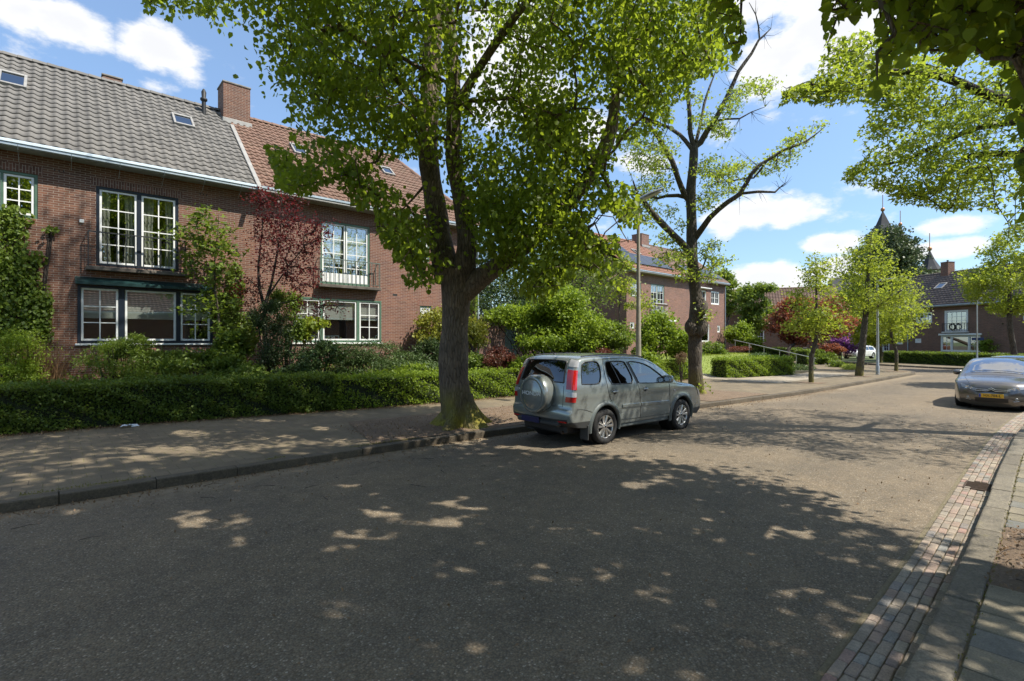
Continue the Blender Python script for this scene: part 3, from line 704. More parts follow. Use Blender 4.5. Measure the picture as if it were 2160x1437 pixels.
def balcony(parent, x0, x1, zs, ztop, n, mat, depth=.28, slabm=CONCD, slab_t=.11, bf=None):
    mb = MB(); mb.bbox(x0, x1, -depth, .0, zs - slab_t, zs, .012); s = mb.build('balcony_slab', slabm, parent)
    mb = MB(); r = .011; a, c = x0 + .05, x1 - .05; y = -depth + .04
    mb.box(a, c, y - .016, y + .016, ztop - .018, ztop + .014); mb.box(a, c, y - .01, y + .01, zs + .07, zs + .09)
    for x in (a, c): mb.box(x - .012, x + .012, y, -.002, ztop - .012, ztop + .010); mb.box(x - .010, x + .010, y, -.002, zs + .071, zs + .088); mb.box(x - .014, x + .014, y - .013, y + .015, zs + .001, ztop)
    for i in range(1, n): x = a + (c - a) * i / n; mb.box(x - .0095, x + .0095, y - .0095, y + .0095, zs + .08, ztop - .01)
    for x in (a, c): mb.box(x - .006, x + .006, y * .5 - .006, y * .5 + .006, zs + .08, ztop - .01)
    mb.build('railing', mat, parent); return s
def skylight(parent, x, s, w, h, O, V, N, frame=LEAD):
    # on the front slope: s is the distance up the slope
    U = Vector((1, 0, 0)); P = Vector(O) + Vector(V) * s + U * x + Vector(N) * .07
    M = Matrix(((1, V[0], N[0], P.x), (0, V[1], N[1], P.y), (0, V[2], N[2], P.z), (0, 0, 0, 1)))
    mb = MB()
    for a in ((-w / 2, -w / 2 + .07, -h / 2, h / 2), (w / 2 - .07, w / 2, -h / 2, h / 2), (-w / 2 + .07, w / 2 - .07, -h / 2, -h / 2 + .08), (-w / 2 + .07, w / 2 - .07, h / 2 - .1, h / 2)):
        mb.bbox(a[0], a[1], a[2], a[3], -.06, .05, .008, 0, M)
    f = mb.build('skylight', frame, parent); mb = MB()
    q = [M @ Vector(p) for p in ((-w / 2 + .06, -h / 2 + .07, .015), (w / 2 - .06, -h / 2 + .07, .015), (w / 2 - .06, h / 2 - .09, .015), (-w / 2 + .06, h / 2 - .09, .015))]
    mb.quad(*q); mb.build('pane', SKYG, f)
SKYG = glass_mat('skylight_glass', (.3, .34, .4), .3, .35)

def house(name, label, loc, rz, L, D, zb, ze, zr, brick, tile, holes, wave=.25, course=.33, hip0=False, hip1=False, hipw=2.1, over=.42, group=None, tile_n=8, low=False, shell=True, openl=True, openr=True):
    h = empty(name, loc, rz, label, 'house', group)
    # walls
    mb = MB(); wall_panel(mb, 0, L, zb, ze, holes, 0)
    mb.quad((L, D, zb), (0, D, zb), (0, D, ze), (L, D, ze)); gz = (lambda: None)
    for x, hp in ((0, hip0), (L, hip1)):
        P = [(x, 0, zb), (x, D, zb), (x, D, ze), (x, D / 2, zr - .12), (x, 0, ze)] if not hp else [(x, 0, zb), (x, D, zb), (x, D, ze), (x, 0, ze)]
        if x == 0: P = P[::-1]
        mb.add(P, [tuple(range(len(P)))])
    mb.build('wall', brick, h)
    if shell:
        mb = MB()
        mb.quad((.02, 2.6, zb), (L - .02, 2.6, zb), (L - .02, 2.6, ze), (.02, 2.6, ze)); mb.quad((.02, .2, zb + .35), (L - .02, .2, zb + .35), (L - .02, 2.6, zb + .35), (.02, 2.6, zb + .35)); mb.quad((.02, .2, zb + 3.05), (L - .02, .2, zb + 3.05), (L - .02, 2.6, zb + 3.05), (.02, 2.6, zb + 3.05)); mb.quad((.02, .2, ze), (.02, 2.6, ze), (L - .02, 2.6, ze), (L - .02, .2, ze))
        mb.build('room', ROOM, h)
    # roof
    zg = ze + .16; O = Vector((0, -over + .02, zg)); top = Vector((0, D / 2, zr)); V = (top - O); S = V.length; V = V.normalized(); N = Vector((1, 0, 0)).cross(V)
    mb = MB()
    def lim(s):
        f = s / S; return (hipw * f * 1.0 if hip0 else -.03, (L - hipw * f + .12 * (1 - f)) if hip1 else L + .0)
    tiles(mb, O, (1, 0, 0), V, L + (.12 if hip1 else 0), S, wave, course, xlim=lim, nsamp=tile_n)
    Ob = Vector((0, D + over - .02, zg)); Vb = (top - Ob).normalized()
    f = 1
    mb.quad(Ob, top + Vector((hipw if hip0 else 0, 0, 0)), top + Vector((L - (hipw if hip1 else 0), 0, 0)), Ob + Vector((L, 0, 0)))
    # closing under-side just below the tiles
    q0 = O + Vector((0, 0, -.05)); mb.quad(q0, q0 + Vector((L, 0, 0)), top + Vector((L - (hipw if hip1 else 0), 0, -.05)), top + Vector((hipw if hip0 else 0, 0, -.05)))
    xr0, xr1 = (hipw if hip0 else 0), L - (hipw if hip1 else 0)
    ridge_tiles(mb, (xr0, D / 2, zr + .02), (xr1, D / 2, zr + .02))
    if hip1:
        A0 = O + Vector((L + .12, 0, 0)); B0 = Ob + Vector((L + .12, 0, 0)); T = Vector((xr1, D / 2, zr)); 
        mid = (A0 + B0) / 2; Vh = (T - mid); Sh = Vh.length; Vh.normalize(); Lh = (B0 - A0).length
        tiles(mb, A0, (0, 1, 0), Vh, Lh, Sh, wave, course, xlim=lambda s: (Lh / 2 * s / Sh, Lh - Lh / 2 * s / Sh), nsamp=4)
        mb.add([A0 - Vector((0, 0, .05)), B0 - Vector((0, 0, .05)), T - Vector((0, 0, .05))], [(0, 1, 2)])
        ridge_tiles(mb, T + Vector((0, 0, .02)), A0 + Vector((0, 0, .04))); ridge_tiles(mb, T + Vector((0, 0, .02)), B0 + Vector((0, 0, .04)))
    else:
        ridge_tiles(mb, (L - .02, D / 2, zr + .0), (L - .02, -over + .05, zg + .04), .07) if openr else None
    if not hip0 and openl: ridge_tiles(mb, (.02, D / 2, zr), (.02, -over + .05, zg + .04), .07)
    mb.build('roof', tile, h)
    return h, O, V, N, S
def gutter_part(h, L, ze, over, lip, mat, brackets=0):
    mb = MB(); z = ze + .15
    mb.box(-.0, L, -over + .05, -.0, z - .17, z - .13)          # soffit
    mb.bbox(0, L, -over - .06, -over + .06, z - .16, z - .02, .02, 0)
    g = mb.build('gutter', mat, h); mb = MB(); mb.bbox(-.0, L, -over - .085, -over - .055, z - .075, z + .005, .01); mb.build('gutter_lip', lip, h)
    if brackets:
        for i in range(brackets):
            mb = MB(); x = L * (i + .5) / brackets; mb.tube([(x, -over - .07, z - .06), (x, -over - .05, z - .2), (x, -.02, z - .42)], .006, 5); mb.build('bracket', ZINC, h)
def chimney(h, x0, x1, y0, y1, z0, z1, mat, pots=2, collar=True):
    mb = MB(); mb.box(x0, x1, y0, y1, z0, z1); c = mb.build('chimney', mat, h)
    mb = MB(); mb.bbox(x0 - .03, x1 + .03, y0 - .03, y1 + .03, z1 + .001, z1 + .06, .01); mb.build('chimney_cap', CONC, c)
    for i in range(pots): mb = MB(); mb.lathe([(.001, z1 + .24), (.09, z1 + .24), (.1, z1 + .22), (.08, z1 + .2), (.07, z1 + .05)], 10, 0, 'Z', (x0 + (x1 - x0) * (i + .5) / pots, (y0 + y1) / 2, 0)); mb.build('chimney_pot', BLACK, c)
    if collar: mb = MB(); mb.bbox(x0 - .05, x1 + .05, y0 - .09, y0 - .002, z0 + .42, z0 + .62, .02); mb.build('flashing', LEAD, c)
def drainpipe(h, x, y, z0, z1, mat=ZINC):
    mb = MB(); mb.tube([(x, y, z1), (x, y, z0)], .04, 8)
    for k in range(3): z = z0 + (z1 - z0) * (k + .5) / 3; mb.lathe([(.05, z - .03), (.052, z + .03)], 8, 0, 'Z', (x, y, 0))
    mb.build('drainpipe', mat, h)

ZB, ZE, ZR = .75, 6.95, 10.95
GH = 'houses with brown brick walls along the street'
# house 1, grey tiles
X1 = -4.4; L1 = 9.3
o = lambda a: a - X1
holes = [(o(-3.9), o(-2.6), 5.22, 6.42), (o(-1.78), o(-.42), 5.25, 6.42), (o(.78), o(2.74), 4.14, 6.38), (o(.38), o(3.66), 1.95, 3.57)]
h1, O1, V1, N1, S1 = house('terraced_house', 'brown brick terraced house with grey roof tiles, green shutter box and iron balcony', (X1, 18.5, 0), 0, L1, 8, ZB, ZE, ZR, BR_A, T_GREY, holes, .25, .32, openr=False)
window(h1, *holes[0], [(0, .49, 2, 3), (.51, 1, 2, 3)], GREEN, room=0)
window(h1, *holes[1], [(0, .48, 2, 3), (.52, 1, 2, 3)], GREEN)
window(h1, *holes[2], [(0, .475, 2, 4), (.53, 1, 2, 4)], NAVY, curtains=True, name='balcony_door')
w = window(h1, *holes[3], [(0, .265, 2, 3), (.31, .71, 1, 1), (.745, 1, 2, 3)], NAVY, blind=.5, sill=WHITE, rec=.03)
lintel(h1, o(-1.78), o(-.42), 6.423, BR_AS); lintel(h1, o(.78), o(2.74), 6.383, BR_AS); lintel(h1, o(-3.9), o(-2.6), 6.423, BR_AS)
balcony(h1, o(.55), o(2.93), 4.09, 5.05, 11, IRON)
mb = MB(); mb.add([(o(.33), -.24, 3.66), (o(3.72), -.24, 3.66), (o(3.72), -.24, 3.58), (o(.33), -.24, 3.58), (o(.33), -.002, 3.8), (o(3.72), -.002, 3.8), (o(3.72), -.002, 3.58), (o(.33), -.002, 3.58)],
    [(0, 3, 2, 1), (0, 1, 5, 4), (3, 7, 6, 2), (0, 4, 7, 3), (1, 2, 6, 5)]); mb.build('shutter_box', DKGREEN, h1)
gutter_part(h1, L1, ZE, .42, LEADW, ZINC, 9)
skylight(h1, o(-1.02), 3.85, .62, .95, O1, V1, N1); skylight(h1, o(3.24), 3.85, .62, .85, O1, V1, N1)
chimney(h1, o(1.14), o(1.68), 4.35, 4.8, 10.3, 11.3, BR_A, 0, False)
mb = MB(); mb.tube([(o(4.05), 3.45, 10.3), (o(4.05), 3.45, 10.95)], .07, 12); mb.lathe([(.07, 10.95), (.12, 11.0), (.12, 11.06), (.07, 11.1), (.085, 11.3), (.03, 11.42)], 12, 0, 'Z', (o(4.05), 3.45, 0)); mb.build('vent_pipe', BLACK, h1)
mb = MB(); mb.bbox(o(.42), o(.52), -.05, 0, 5.28, 5.38, .01); mb.build('wall_lamp', WHITE, h1)
for xx in (-.1, 3.3):
    for k in range(3): mb = MB(); mb.box(o(xx) + k * .09, o(xx) + k * .09 + .025, -.003, .0, 6.6, 6.65); mb.build('vent_hole', BLACK, h1)
# house 2, orange-brown tiles
X2 = 4.9; L2 = 9.3
o = lambda a: a - X2
holes = [(o(7.1), o(9.02), 4.10, 6.42), (o(6.14), o(9.50), 1.96, 3.58), (o(11.25), o(11.82), 2.98, 3.48), (o(10.24), o(11.72), 5.32, 6.28)]
h2, O2, V2, N2, S2 = house('terraced_house', 'red-brown brick terraced house with orange-brown hipped roof and pale green balcony rail', (X2, 18.5, 0), 0, L2, 8, ZB, ZE, ZR, BR_B, T_RED, holes, .215, .29, hip1=True, openl=False)
window(h2, *holes[0], [(0, .497, 2, 4), (.503, 1, 2, 4)], GREEN, blind=.62, name='balcony_door')
mb = MB(); mb.bbox(o(7.2), o(8.92), .03, .07, 4.18, 4.52, .01); mb.build('door_panel', WHITE, h2)
window(h2, *holes[1], [(0, .27, 2, 3), (.305, .705, 1, 1), (.74, 1, 2, 3)], GREEN, blind=.42, sill=WHITE, rec=.04)
window(h2, *holes[2], [(0, 1, 4, 3)], GREEN, fw=.05, sill=WHITE)
window(h2, *holes[3], [(0, .48, 2, 2), (.52, 1, 2, 2)], GREEN, blind=.6, sill=BR_BS)
lintel(h2, o(7.1), o(9.02), 6.423, BR_BS); lintel(h2, o(11.25), o(11.82), 3.483, BR_BS); lintel(h2, o(10.24), o(11.72), 6.283, BR_BS)
balcony(h2, o(6.95), o(9.36), 4.07, 5.0, 14, IRONG)
gutter_part(h2, L2, ZE, .42, ZINC, LEAD, 0)
skylight(h2, o(7.15), 3.75, .55, .85, O2, V2, N2, LEAD); skylight(h2, o(11.0), 3.75, .55, .7, O2, V2, N2, LEAD)
chimney(h2, o(4.68), o(5.62), 3.35, 4.25, 9.9, 11.88, BR_A, 2)
drainpipe(h2, L2 + .06, -.05, ZB, ZE)
mb = MB(); mb.box(o(10.0), o(10.2), -.003, 0, 3.82, 3.9); mb.build('vent_brick', BLACK, h2)
mb = MB(); mb.box(o(7.5), o(7.62), .16, .162, 2.92, 3.08); mb.build('notice', WHITE, h2)
mb = MB(); mb.bbox(-.07, .07, -.4, 4.6, 0, .05, .01, 0, Matrix.Translation(O2) @ Matrix(((1, 0, 0, 0), (0, V2.y, -V2.z, 0), (0, V2.z, V2.y, .04), (0, 0, 0, 1)))); mb.build('party_flashing', LEAD, h2)
# house 3 and 4 farther along
def semi(name, label, X, L, tile, brick, holes, wins, door, n, rail, **k):
    h, O, V, N, S = house(name, label, (X, 22, 0), 0, L, 8, ZB, 7.0, 10.45, brick, tile, holes, .25, .34, tile_n=5, **k)
    return h, O, V, N, S
X3 = 30.4; o = lambda a: a - X3
holes = [(o(30.9), o(32.2), 5.22, 6.36), (o(33.45), o(35.3), 4.05, 6.33), (o(30.85), o(31.35), 2.9, 3.35), (o(33.1), o(36.75), 1.9, 3.45)]
h3, O3, V3, N3, S3 = semi('brick_house', 'brick house with bright orange roof tiles under a wide black solar array', X3, 7.4, T_ORG, BR_C, holes, 0, 0, 0, 0, openr=False)
window(h3, *holes[0], [(0, .49, 2, 3), (.51, 1, 2, 3)], GREEN); window(h3, *holes[1], [(0, .48, 2, 4), (.52, 1, 2, 4)], GREEN, name='balcony_door', curtains=True)
window(h3, *holes[2], [(0, 1, 1, 1)], WHITE, fw=.05); window(h3, *holes[3], [(0, .27, 2, 3), (.3, .7, 1, 1), (.73, 1, 2, 3)], WHITE)
balcony(h3, o(33.35), o(35.4), 4.02, 4.86, 13, WHITE, .24, CONC, .08)
mb = MB(); mb.bbox(o(33.5), o(35.25), -.36, -.25, 4.66, 4.8, .01); mb.build('flower_box', RUST, h3)
mb = MB(); mb.bbox(o(35.2), o(36.85), -.16, -.002, 3.5, 3.64, .02); mb.build('awning_box', WHITE, h3)
gutter_part(h3, 7.4, 7.0, .42, ZINC, LEAD)
def solar(h, x0, x1, s0, s1, O, V, N, nx, ny):
    for i in range(nx):
        for j in range(ny):
            w, q = (x1 - x0) / nx, (s1 - s0) / ny; P = O + V * (s0 + q * j) + N * .1 + Vector((x0 + w * i, 0, 0))
            M = Matrix(((1, V.x, N.x, P.x), (0, V.y, N.y, P.y), (0, V.z, N.z, P.z), (0, 0, 0, 1)))
            mb = MB(); mb.bbox(.012, w - .012, .012, q - .012, 0, .04, .006, 0, M); mb.build('solar_panel', SOLAR, h)
solar(h3, .6, 6.6, .75, 2.55, O3, V3, N3, 6, 1); solar(h3, .6, 2.6, 2.6, 3.9, O3, V3, N3, 2, 1)
skylight(h3, 4.2, 3.2, .6, .8, O3, V3, N3)
X4 = 37.8; L4 = 7.5; o = lambda a: a - X4
holes = [(o(40.1), o(41.85), 4.05, 6.33), (o(42.7), o(44.2), 5.2, 6.36), (o(43.85), o(44.35), 2.75, 3.35), (o(39.3), o(42.4), 1.9, 3.45)]
h4, O4, V4, N4, S4 = semi('brick_house', 'brick house with brown roof tiles and downpipe at its right corner, beyond the orange roof', X4, L4, T_BRN, BR_C, holes, 0, 0, 0, 0, openl=False)
window(h4, *holes[0], [(0, .48, 2, 4), (.52, 1, 2, 4)], WHITE, name='balcony_door'); window(h4, *holes[1], [(0, .48, 2, 2), (.52, 1, 2, 2)], WHITE)
window(h4, *holes[2], [(0, 1, 1, 1)], WHITE, fw=.07); window(h4, *holes[3], [(0, .3, 2, 3), (.34, 1, 1, 1)], WHITE)
mb = MB(); mb.bbox(o(40.0), o(41.95), -.5, -.002, 6.42, 6.5, .02); mb.build('awning_box', WHITE, h4)
mb = MB(); mb.bbox(o(40.0), o(41.95), -.25, -.002, 3.95, 4.05, .01); mb.build('balcony_slab', CONC, h4)
gutter_part(h4, L4, 7.0, .42, ZINC, LEAD); drainpipe(h4, L4 - .08, -.06, ZB, 6.95)
solar(h4, 1.2, 7.0, .45, 1.95, O4, V4, N4, 5, 1)
chimney(h4, -.55, .55, 3.4, 4.4, 9.6, 11.15, BR_C, 2)
# house 5, behind
def on_line(P, Q, px):
    x, y = ray(px); P = Vector(P); Q = Vector(Q); u = (Q - P); Lq = u.length; u.normalize()
    det = x * (-u.y) + y * u.x; t = (P.x * (-u.y) + P.y * u.x) / det; return (t * x - P.x) * u.x + (t * y - P.y) * u.y, t
def zat(py, t): return EYE + (718 - py) * t / FPX
P5, Q5 = Vector((58.3, 29.9)), Vector((64.0, 18.0)); L5 = (Q5 - P5).length; r5 = math.atan2(Q5.y - P5.y, Q5.x - P5.x)
def hl(P, Q, rects):
    out = []
    for x0, x1, y0, y1 in rects:
        a, t = on_line(P, Q, x0); c, t2 = on_line(P, Q, x1); tm = (t + t2) / 2; out.append((a, c, zat(y1, tm), zat(y0, tm)))
    return out
hs = hl(P5, Q5, [(1571, 1582, 668, 680), (1603, 1614, 668, 681), (1598, 1612, 697, 722), (1634, 1646, 660, 676), (1690, 1702, 660, 676)])
h5, O5, V5, N5, S5 = house('brick_house', 'low brick house with dull brown tiled roof half hidden behind the copper-red maple', (P5.x, P5.y, 0), r5, L5, 8, -.05, 5.35, 8.3, BR_D, T_BRN, hs, .3, .36, tile_n=4)
for q in hs: window(h5, *q, [(0, 1, 2, 2)], WHITE)
gutter_part(h5, L5, 5.35, .42, ZINC, LEAD); skylight(h5, 2.2, 1.6, .7, .9, O5, V5, N5)
# house 6, facing down the street
P6, Q6 = Vector((65.4, 16.1)), Vector((55.2, -1.0)); P6 = P6 + (Q6 - P6).normalized() * on_line(P6, Q6, 1856)[0]; L6 = (Q6 - P6).length; r6 = math.atan2(Q6.y - P6.y, Q6.x - P6.x)
rects = [(1932, 1966, 659, 681), (1992, 2042, 654, 699), (1984, 2068, 707, 742), (1930, 1943, 714, 723), (1861, 1876, 714, 742), (1891, 1904, 714, 726), (2158, 2185, 650, 675)]
hs = hl(P6, Q6, rects)
h6, O6, V6, N6, S6 = house('brick_house', 'dark brick house with brown pantiles and white window frames behind the long low hedge', (P6.x, P6.y, 0), r6, L6, 8, -.05, 5.15, 8.75, BR_D, T_DRK, hs, .32, .36, tile_n=5)
window(h6, *hs[0], [(0, .48, 2, 2), (.52, 1, 2, 2)], WHITE); window(h6, *hs[1], [(0, 1, 4, 4)], WHITE, name='balcony_door', fw=.14)
window(h6, *hs[2], [(0, .25, 2, 3), (.28, .72, 1, 1), (.75, 1, 2, 3)], WHITE, fw=.1); window(h6, *hs[3], [(0, 1, 1, 1)], WHITE, fw=.14); window(h6, *hs[4], [(0, 1, 2, 4)], WHITE, name='garden_door', fw=.1)
window(h6, *hs[5], [(0, 1, 1, 1)], WHITE, fw=.12); window(h6, *hs[6], [(0, 1, 2, 2)], WHITE)
gutter_part(h6, L6, 5.15, .42, ZINC, LEAD); a, _ = on_line(P6, Q6, 1916); drainpipe(h6, a, -.06, 0, 5.1)
a, c = on_line(P6, Q6, 1922)[0], on_line(P6, Q6, 1937)[0]; chimney(h6, a, c, 3.5, 4.3, 8.0, 9.75, BR_A, 1, False)
a, _ = on_line(P6, Q6, 1946); skylight(h6, a, 3.2, .8, .9, O6, V6, N6)
a, c = hs[1][0], hs[1][1]; balcony(h6, a - .1, c + .1, hs[1][2] - .02, hs[1][2] + .75, 10, IRON, .22, WHITE, .08)
mb = MB(); mb.bbox(hs[2][0] - .1, hs[2][1] + .15, -.14, -.002, hs[2][3], hs[2][3] + .16, .01); mb.build('awning_box', WHITE, h6)
# house across the street, behind the camera: it shows in the window reflections
h7, O7, V7, N7, S7 = house('brick_house', 'brick house with low orange roof across the street behind the camera', (36, -15, 0), math.pi, 44, 9, 0, 4.2, 7.8, BR_B, T_ORG, [(2, 4, 1, 2.6), (7, 10, .9, 2.6), (14, 17, .9, 2.6), (20, 22, 1, 2.6)], .3, .36, tile_n=4)
for q in [(2, 4, 1, 2.6), (7, 10, .9, 2.6), (14, 17, .9, 2.6), (20, 22, 1, 2.6)]: window(h7, *q, [(0, .49, 1, 2), (.51, 1, 1, 2)], WHITE)
gutter_part(h7, 44, 4.2, .42, ZINC, LEAD)

gr = empty('garden_shed', (15.6, 23.5, 0), 0, 'dark flat-roofed brick outbuilding in the shade between the houses', 'shed')
mb = MB(); mb.box(0, 7.5, 0, 5, .7, 3.3); mb.build('wall', BR_D, gr); mb = MB(); mb.bbox(-.12, 7.62, -.12, 5.12, 3.302, 3.5, .02); mb.build('flat_roof', LEAD, gr)
mb = MB(); mb.bbox(4.6, 5.6, -.03, -.002, .95, 3.0, .01); mb.build('door', DKGREEN, gr)
a = (hs[1][0] + hs[1][1]) / 2; wr = empty('wreath', h6.matrix_basis @ Vector((a - .1, -.25, hs[1][2] + .42)), r6, 'dark round wreath hanging on the balcony rail of the dark brick house', 'wreath')
mb = MB(); mb.tube([Vector((math.cos(t) * .26, 0, math.sin(t) * .26)) for t in np.linspace(0, 2 * math.pi, 25)], .06, 7); mb.build('ring', TWIGS0, wr)
# church behind
SLATE = simple('slate', (.03, .031, .036), .85, 0, .25, 1.5); CHB = BR_D; COPPER = simple('copper_ball', (.35, .17, .08), .5, .5, .1, 3)
def spire(parent, px, ytip, ybase, wpx, t, n=4, zb=0):
    x, y = ray(px); P = Vector((x * t, y * t, 0)); zt, z0 = zat(ytip, t), zat(ybase, t); r = wpx * t / FPX * .7 / 1.0
    mb = MB(); k = r / math.sqrt(2) * 1.0
    mb.lathe([(r * .93, 0), (r * .93, z0), ], n, 0, 'Z', P, False); tw = mb.build('tower', CHB, parent)
    mb = MB(); mb.lathe([(r * 1.05, z0 - .2), (r * .8, z0 + (zt - z0) * .14), (r * .42, z0 + (zt - z0) * .5), (.12, zt)], n, 0, 'Z', P, False); mb.build('spire', SLATE, parent)
    mb = MB(); mb.lathe([(.01, zt - .1), (.3, zt + .1), (.42, zt + .4), (.3, zt + .75), (.01, zt + .9)], 10, 0, 'Z', P); mb.tube([P + Vector((0, 0, zt + .8)), P + Vector((0, 0, zt + 3.6))], .07, 5); mb.build('finial', COPPER, parent)
ch = empty('church', (0, 0, 0), 0, 'church with three slate spires rising behind the tall dark tree', 'church')
spire(ch, 1862, 446, 503, 44, 110, 4); spire(ch, 1899, 477, 512, 24, 118, 8); spire(ch, 1961, 529, 568, 30, 104, 8)
c0 = Vector((*[v * 118 for v in ray(1900)], 0)); mb = MB(); M = Matrix.Translation(c0) @ Matrix.Rotation(R(-60), 4, 'Z')
mb.box(-14, 14, -7, 7, 0, 11, 0, M); mb.build('nave', CHB, ch); mb = MB(); mb.add([M @ Vector(p) for p in ((-14.3, -7.4, 11.01), (14.3, -7.4, 11.01), (14.3, 7.4, 11.01), (-14.3, 7.4, 11.01), (-14.3, 0, 17), (14.3, 0, 17))], [(0, 1, 5, 4), (2, 3, 4, 5), (0, 4, 3), (1, 2, 5)]); mb.build('nave_roof', SLATE, ch)

# ------------------------------------------------------------------ foliage
def leaf_object(name, C, size, mat, parent=None, shape='heart', droop=.35, flat=.4, up=None, wid=.42):
    C = np.asarray(C, float); n = len(C)
    ax = rng.normal(size=(n, 3)); ax[:, 2] -= droop * 2.2; ax /= np.linalg.norm(ax, axis=1)[:, None]
    nr = rng.normal(size=(n, 3)); nr[:, 2] += flat * 3
    if up is not None: nr += np.asarray(up) * 1.5
    nr -= ax * (nr * ax).sum(1)[:, None]; nr /= np.linalg.norm(nr, axis=1)[:, None] + 1e-9
    sd = np.cross(ax, nr); s = size * rng.uniform(.65, 1.25, n)[:, None]
    if shape == 'heart': uv = [(0, 0, 0), (-wid, .28, .10), (-wid * .85, .66, .12), (0, 1.08, -.06), (wid * .85, .66, .12), (wid, .28, .10)]; F = [(0, 3, 2, 1), (0, 5, 4, 3)]
    elif shape == 'round': uv = [(0, 0, 0), (-.3, .04, .05), (-.48, .34, .12), (-.36, .74, .12), (0, 1.1, -.08), (.36, .74, .12), (.48, .34, .12), (.3, .04, .05), (0, .58, .0)]; F = [(0, 8, 2, 1), (8, 4, 3, 2), (0, 7, 6, 8), (8, 6, 5, 4)]
    elif shape == 'star': uv = [(0, 0, 0), (-.62, .12, .05), (-.22, .45, 0), (0, 1.1, -.05), (.22, .45, 0), (.62, .12, .05)]; F = [(0, 3, 2, 1), (0, 5, 4, 3)]
    elif shape == 'blade': uv = [(-.06, 0, 0), (-.05, .6, .05), (0, 1, .15), (.06, 0, 0)]; F = [(0, 3, 2, 1)]
    else: uv = [(0, 0, 0), (-wid, .45, .06), (0, 1, 0), (wid, .5, .06)]; F = [(0, 3, 2, 1)]
    k = len(uv); V = np.empty((n, k, 3))
    for i, (a, b_, c) in enumerate(uv): V[:, i] = C + (sd * a + ax * b_ + nr * c) * s
    F = np.array(F); nf = len(F); fl = (F[None] + (np.arange(n) * k)[:, None, None]).reshape(-1)
    me = bpy.data.meshes.new(name); me.vertices.add(n * k); me.vertices.foreach_set('co', V.reshape(-1))
    me.loops.add(len(fl)); me.loops.foreach_set('vertex_index', fl.astype(np.int32)); me.polygons.add(n * nf)
    me.polygons.foreach_set('loop_start', (np.arange(n * nf) * 4).astype(np.int32))
    try: me.polygons.foreach_set('loop_total', np.full(n * nf, 4, np.int32))
    except Exception: pass
    me.materials.append(mat); me.update(calc_edges=True); me.validate()
    ob = bpy.data.objects.new(name, me); return link(ob, parent)
def sample_ell(n, c, r, shell=.0):
    d = rng.normal(size=(n, 3)); d /= np.linalg.norm(d, axis=1)[:, None]; u = rng.random(n) ** (1 / 3.)
    u = shell + (1 - shell) * u; return np.asarray(c, float) + d * u[:, None] * np.asarray(r, float)

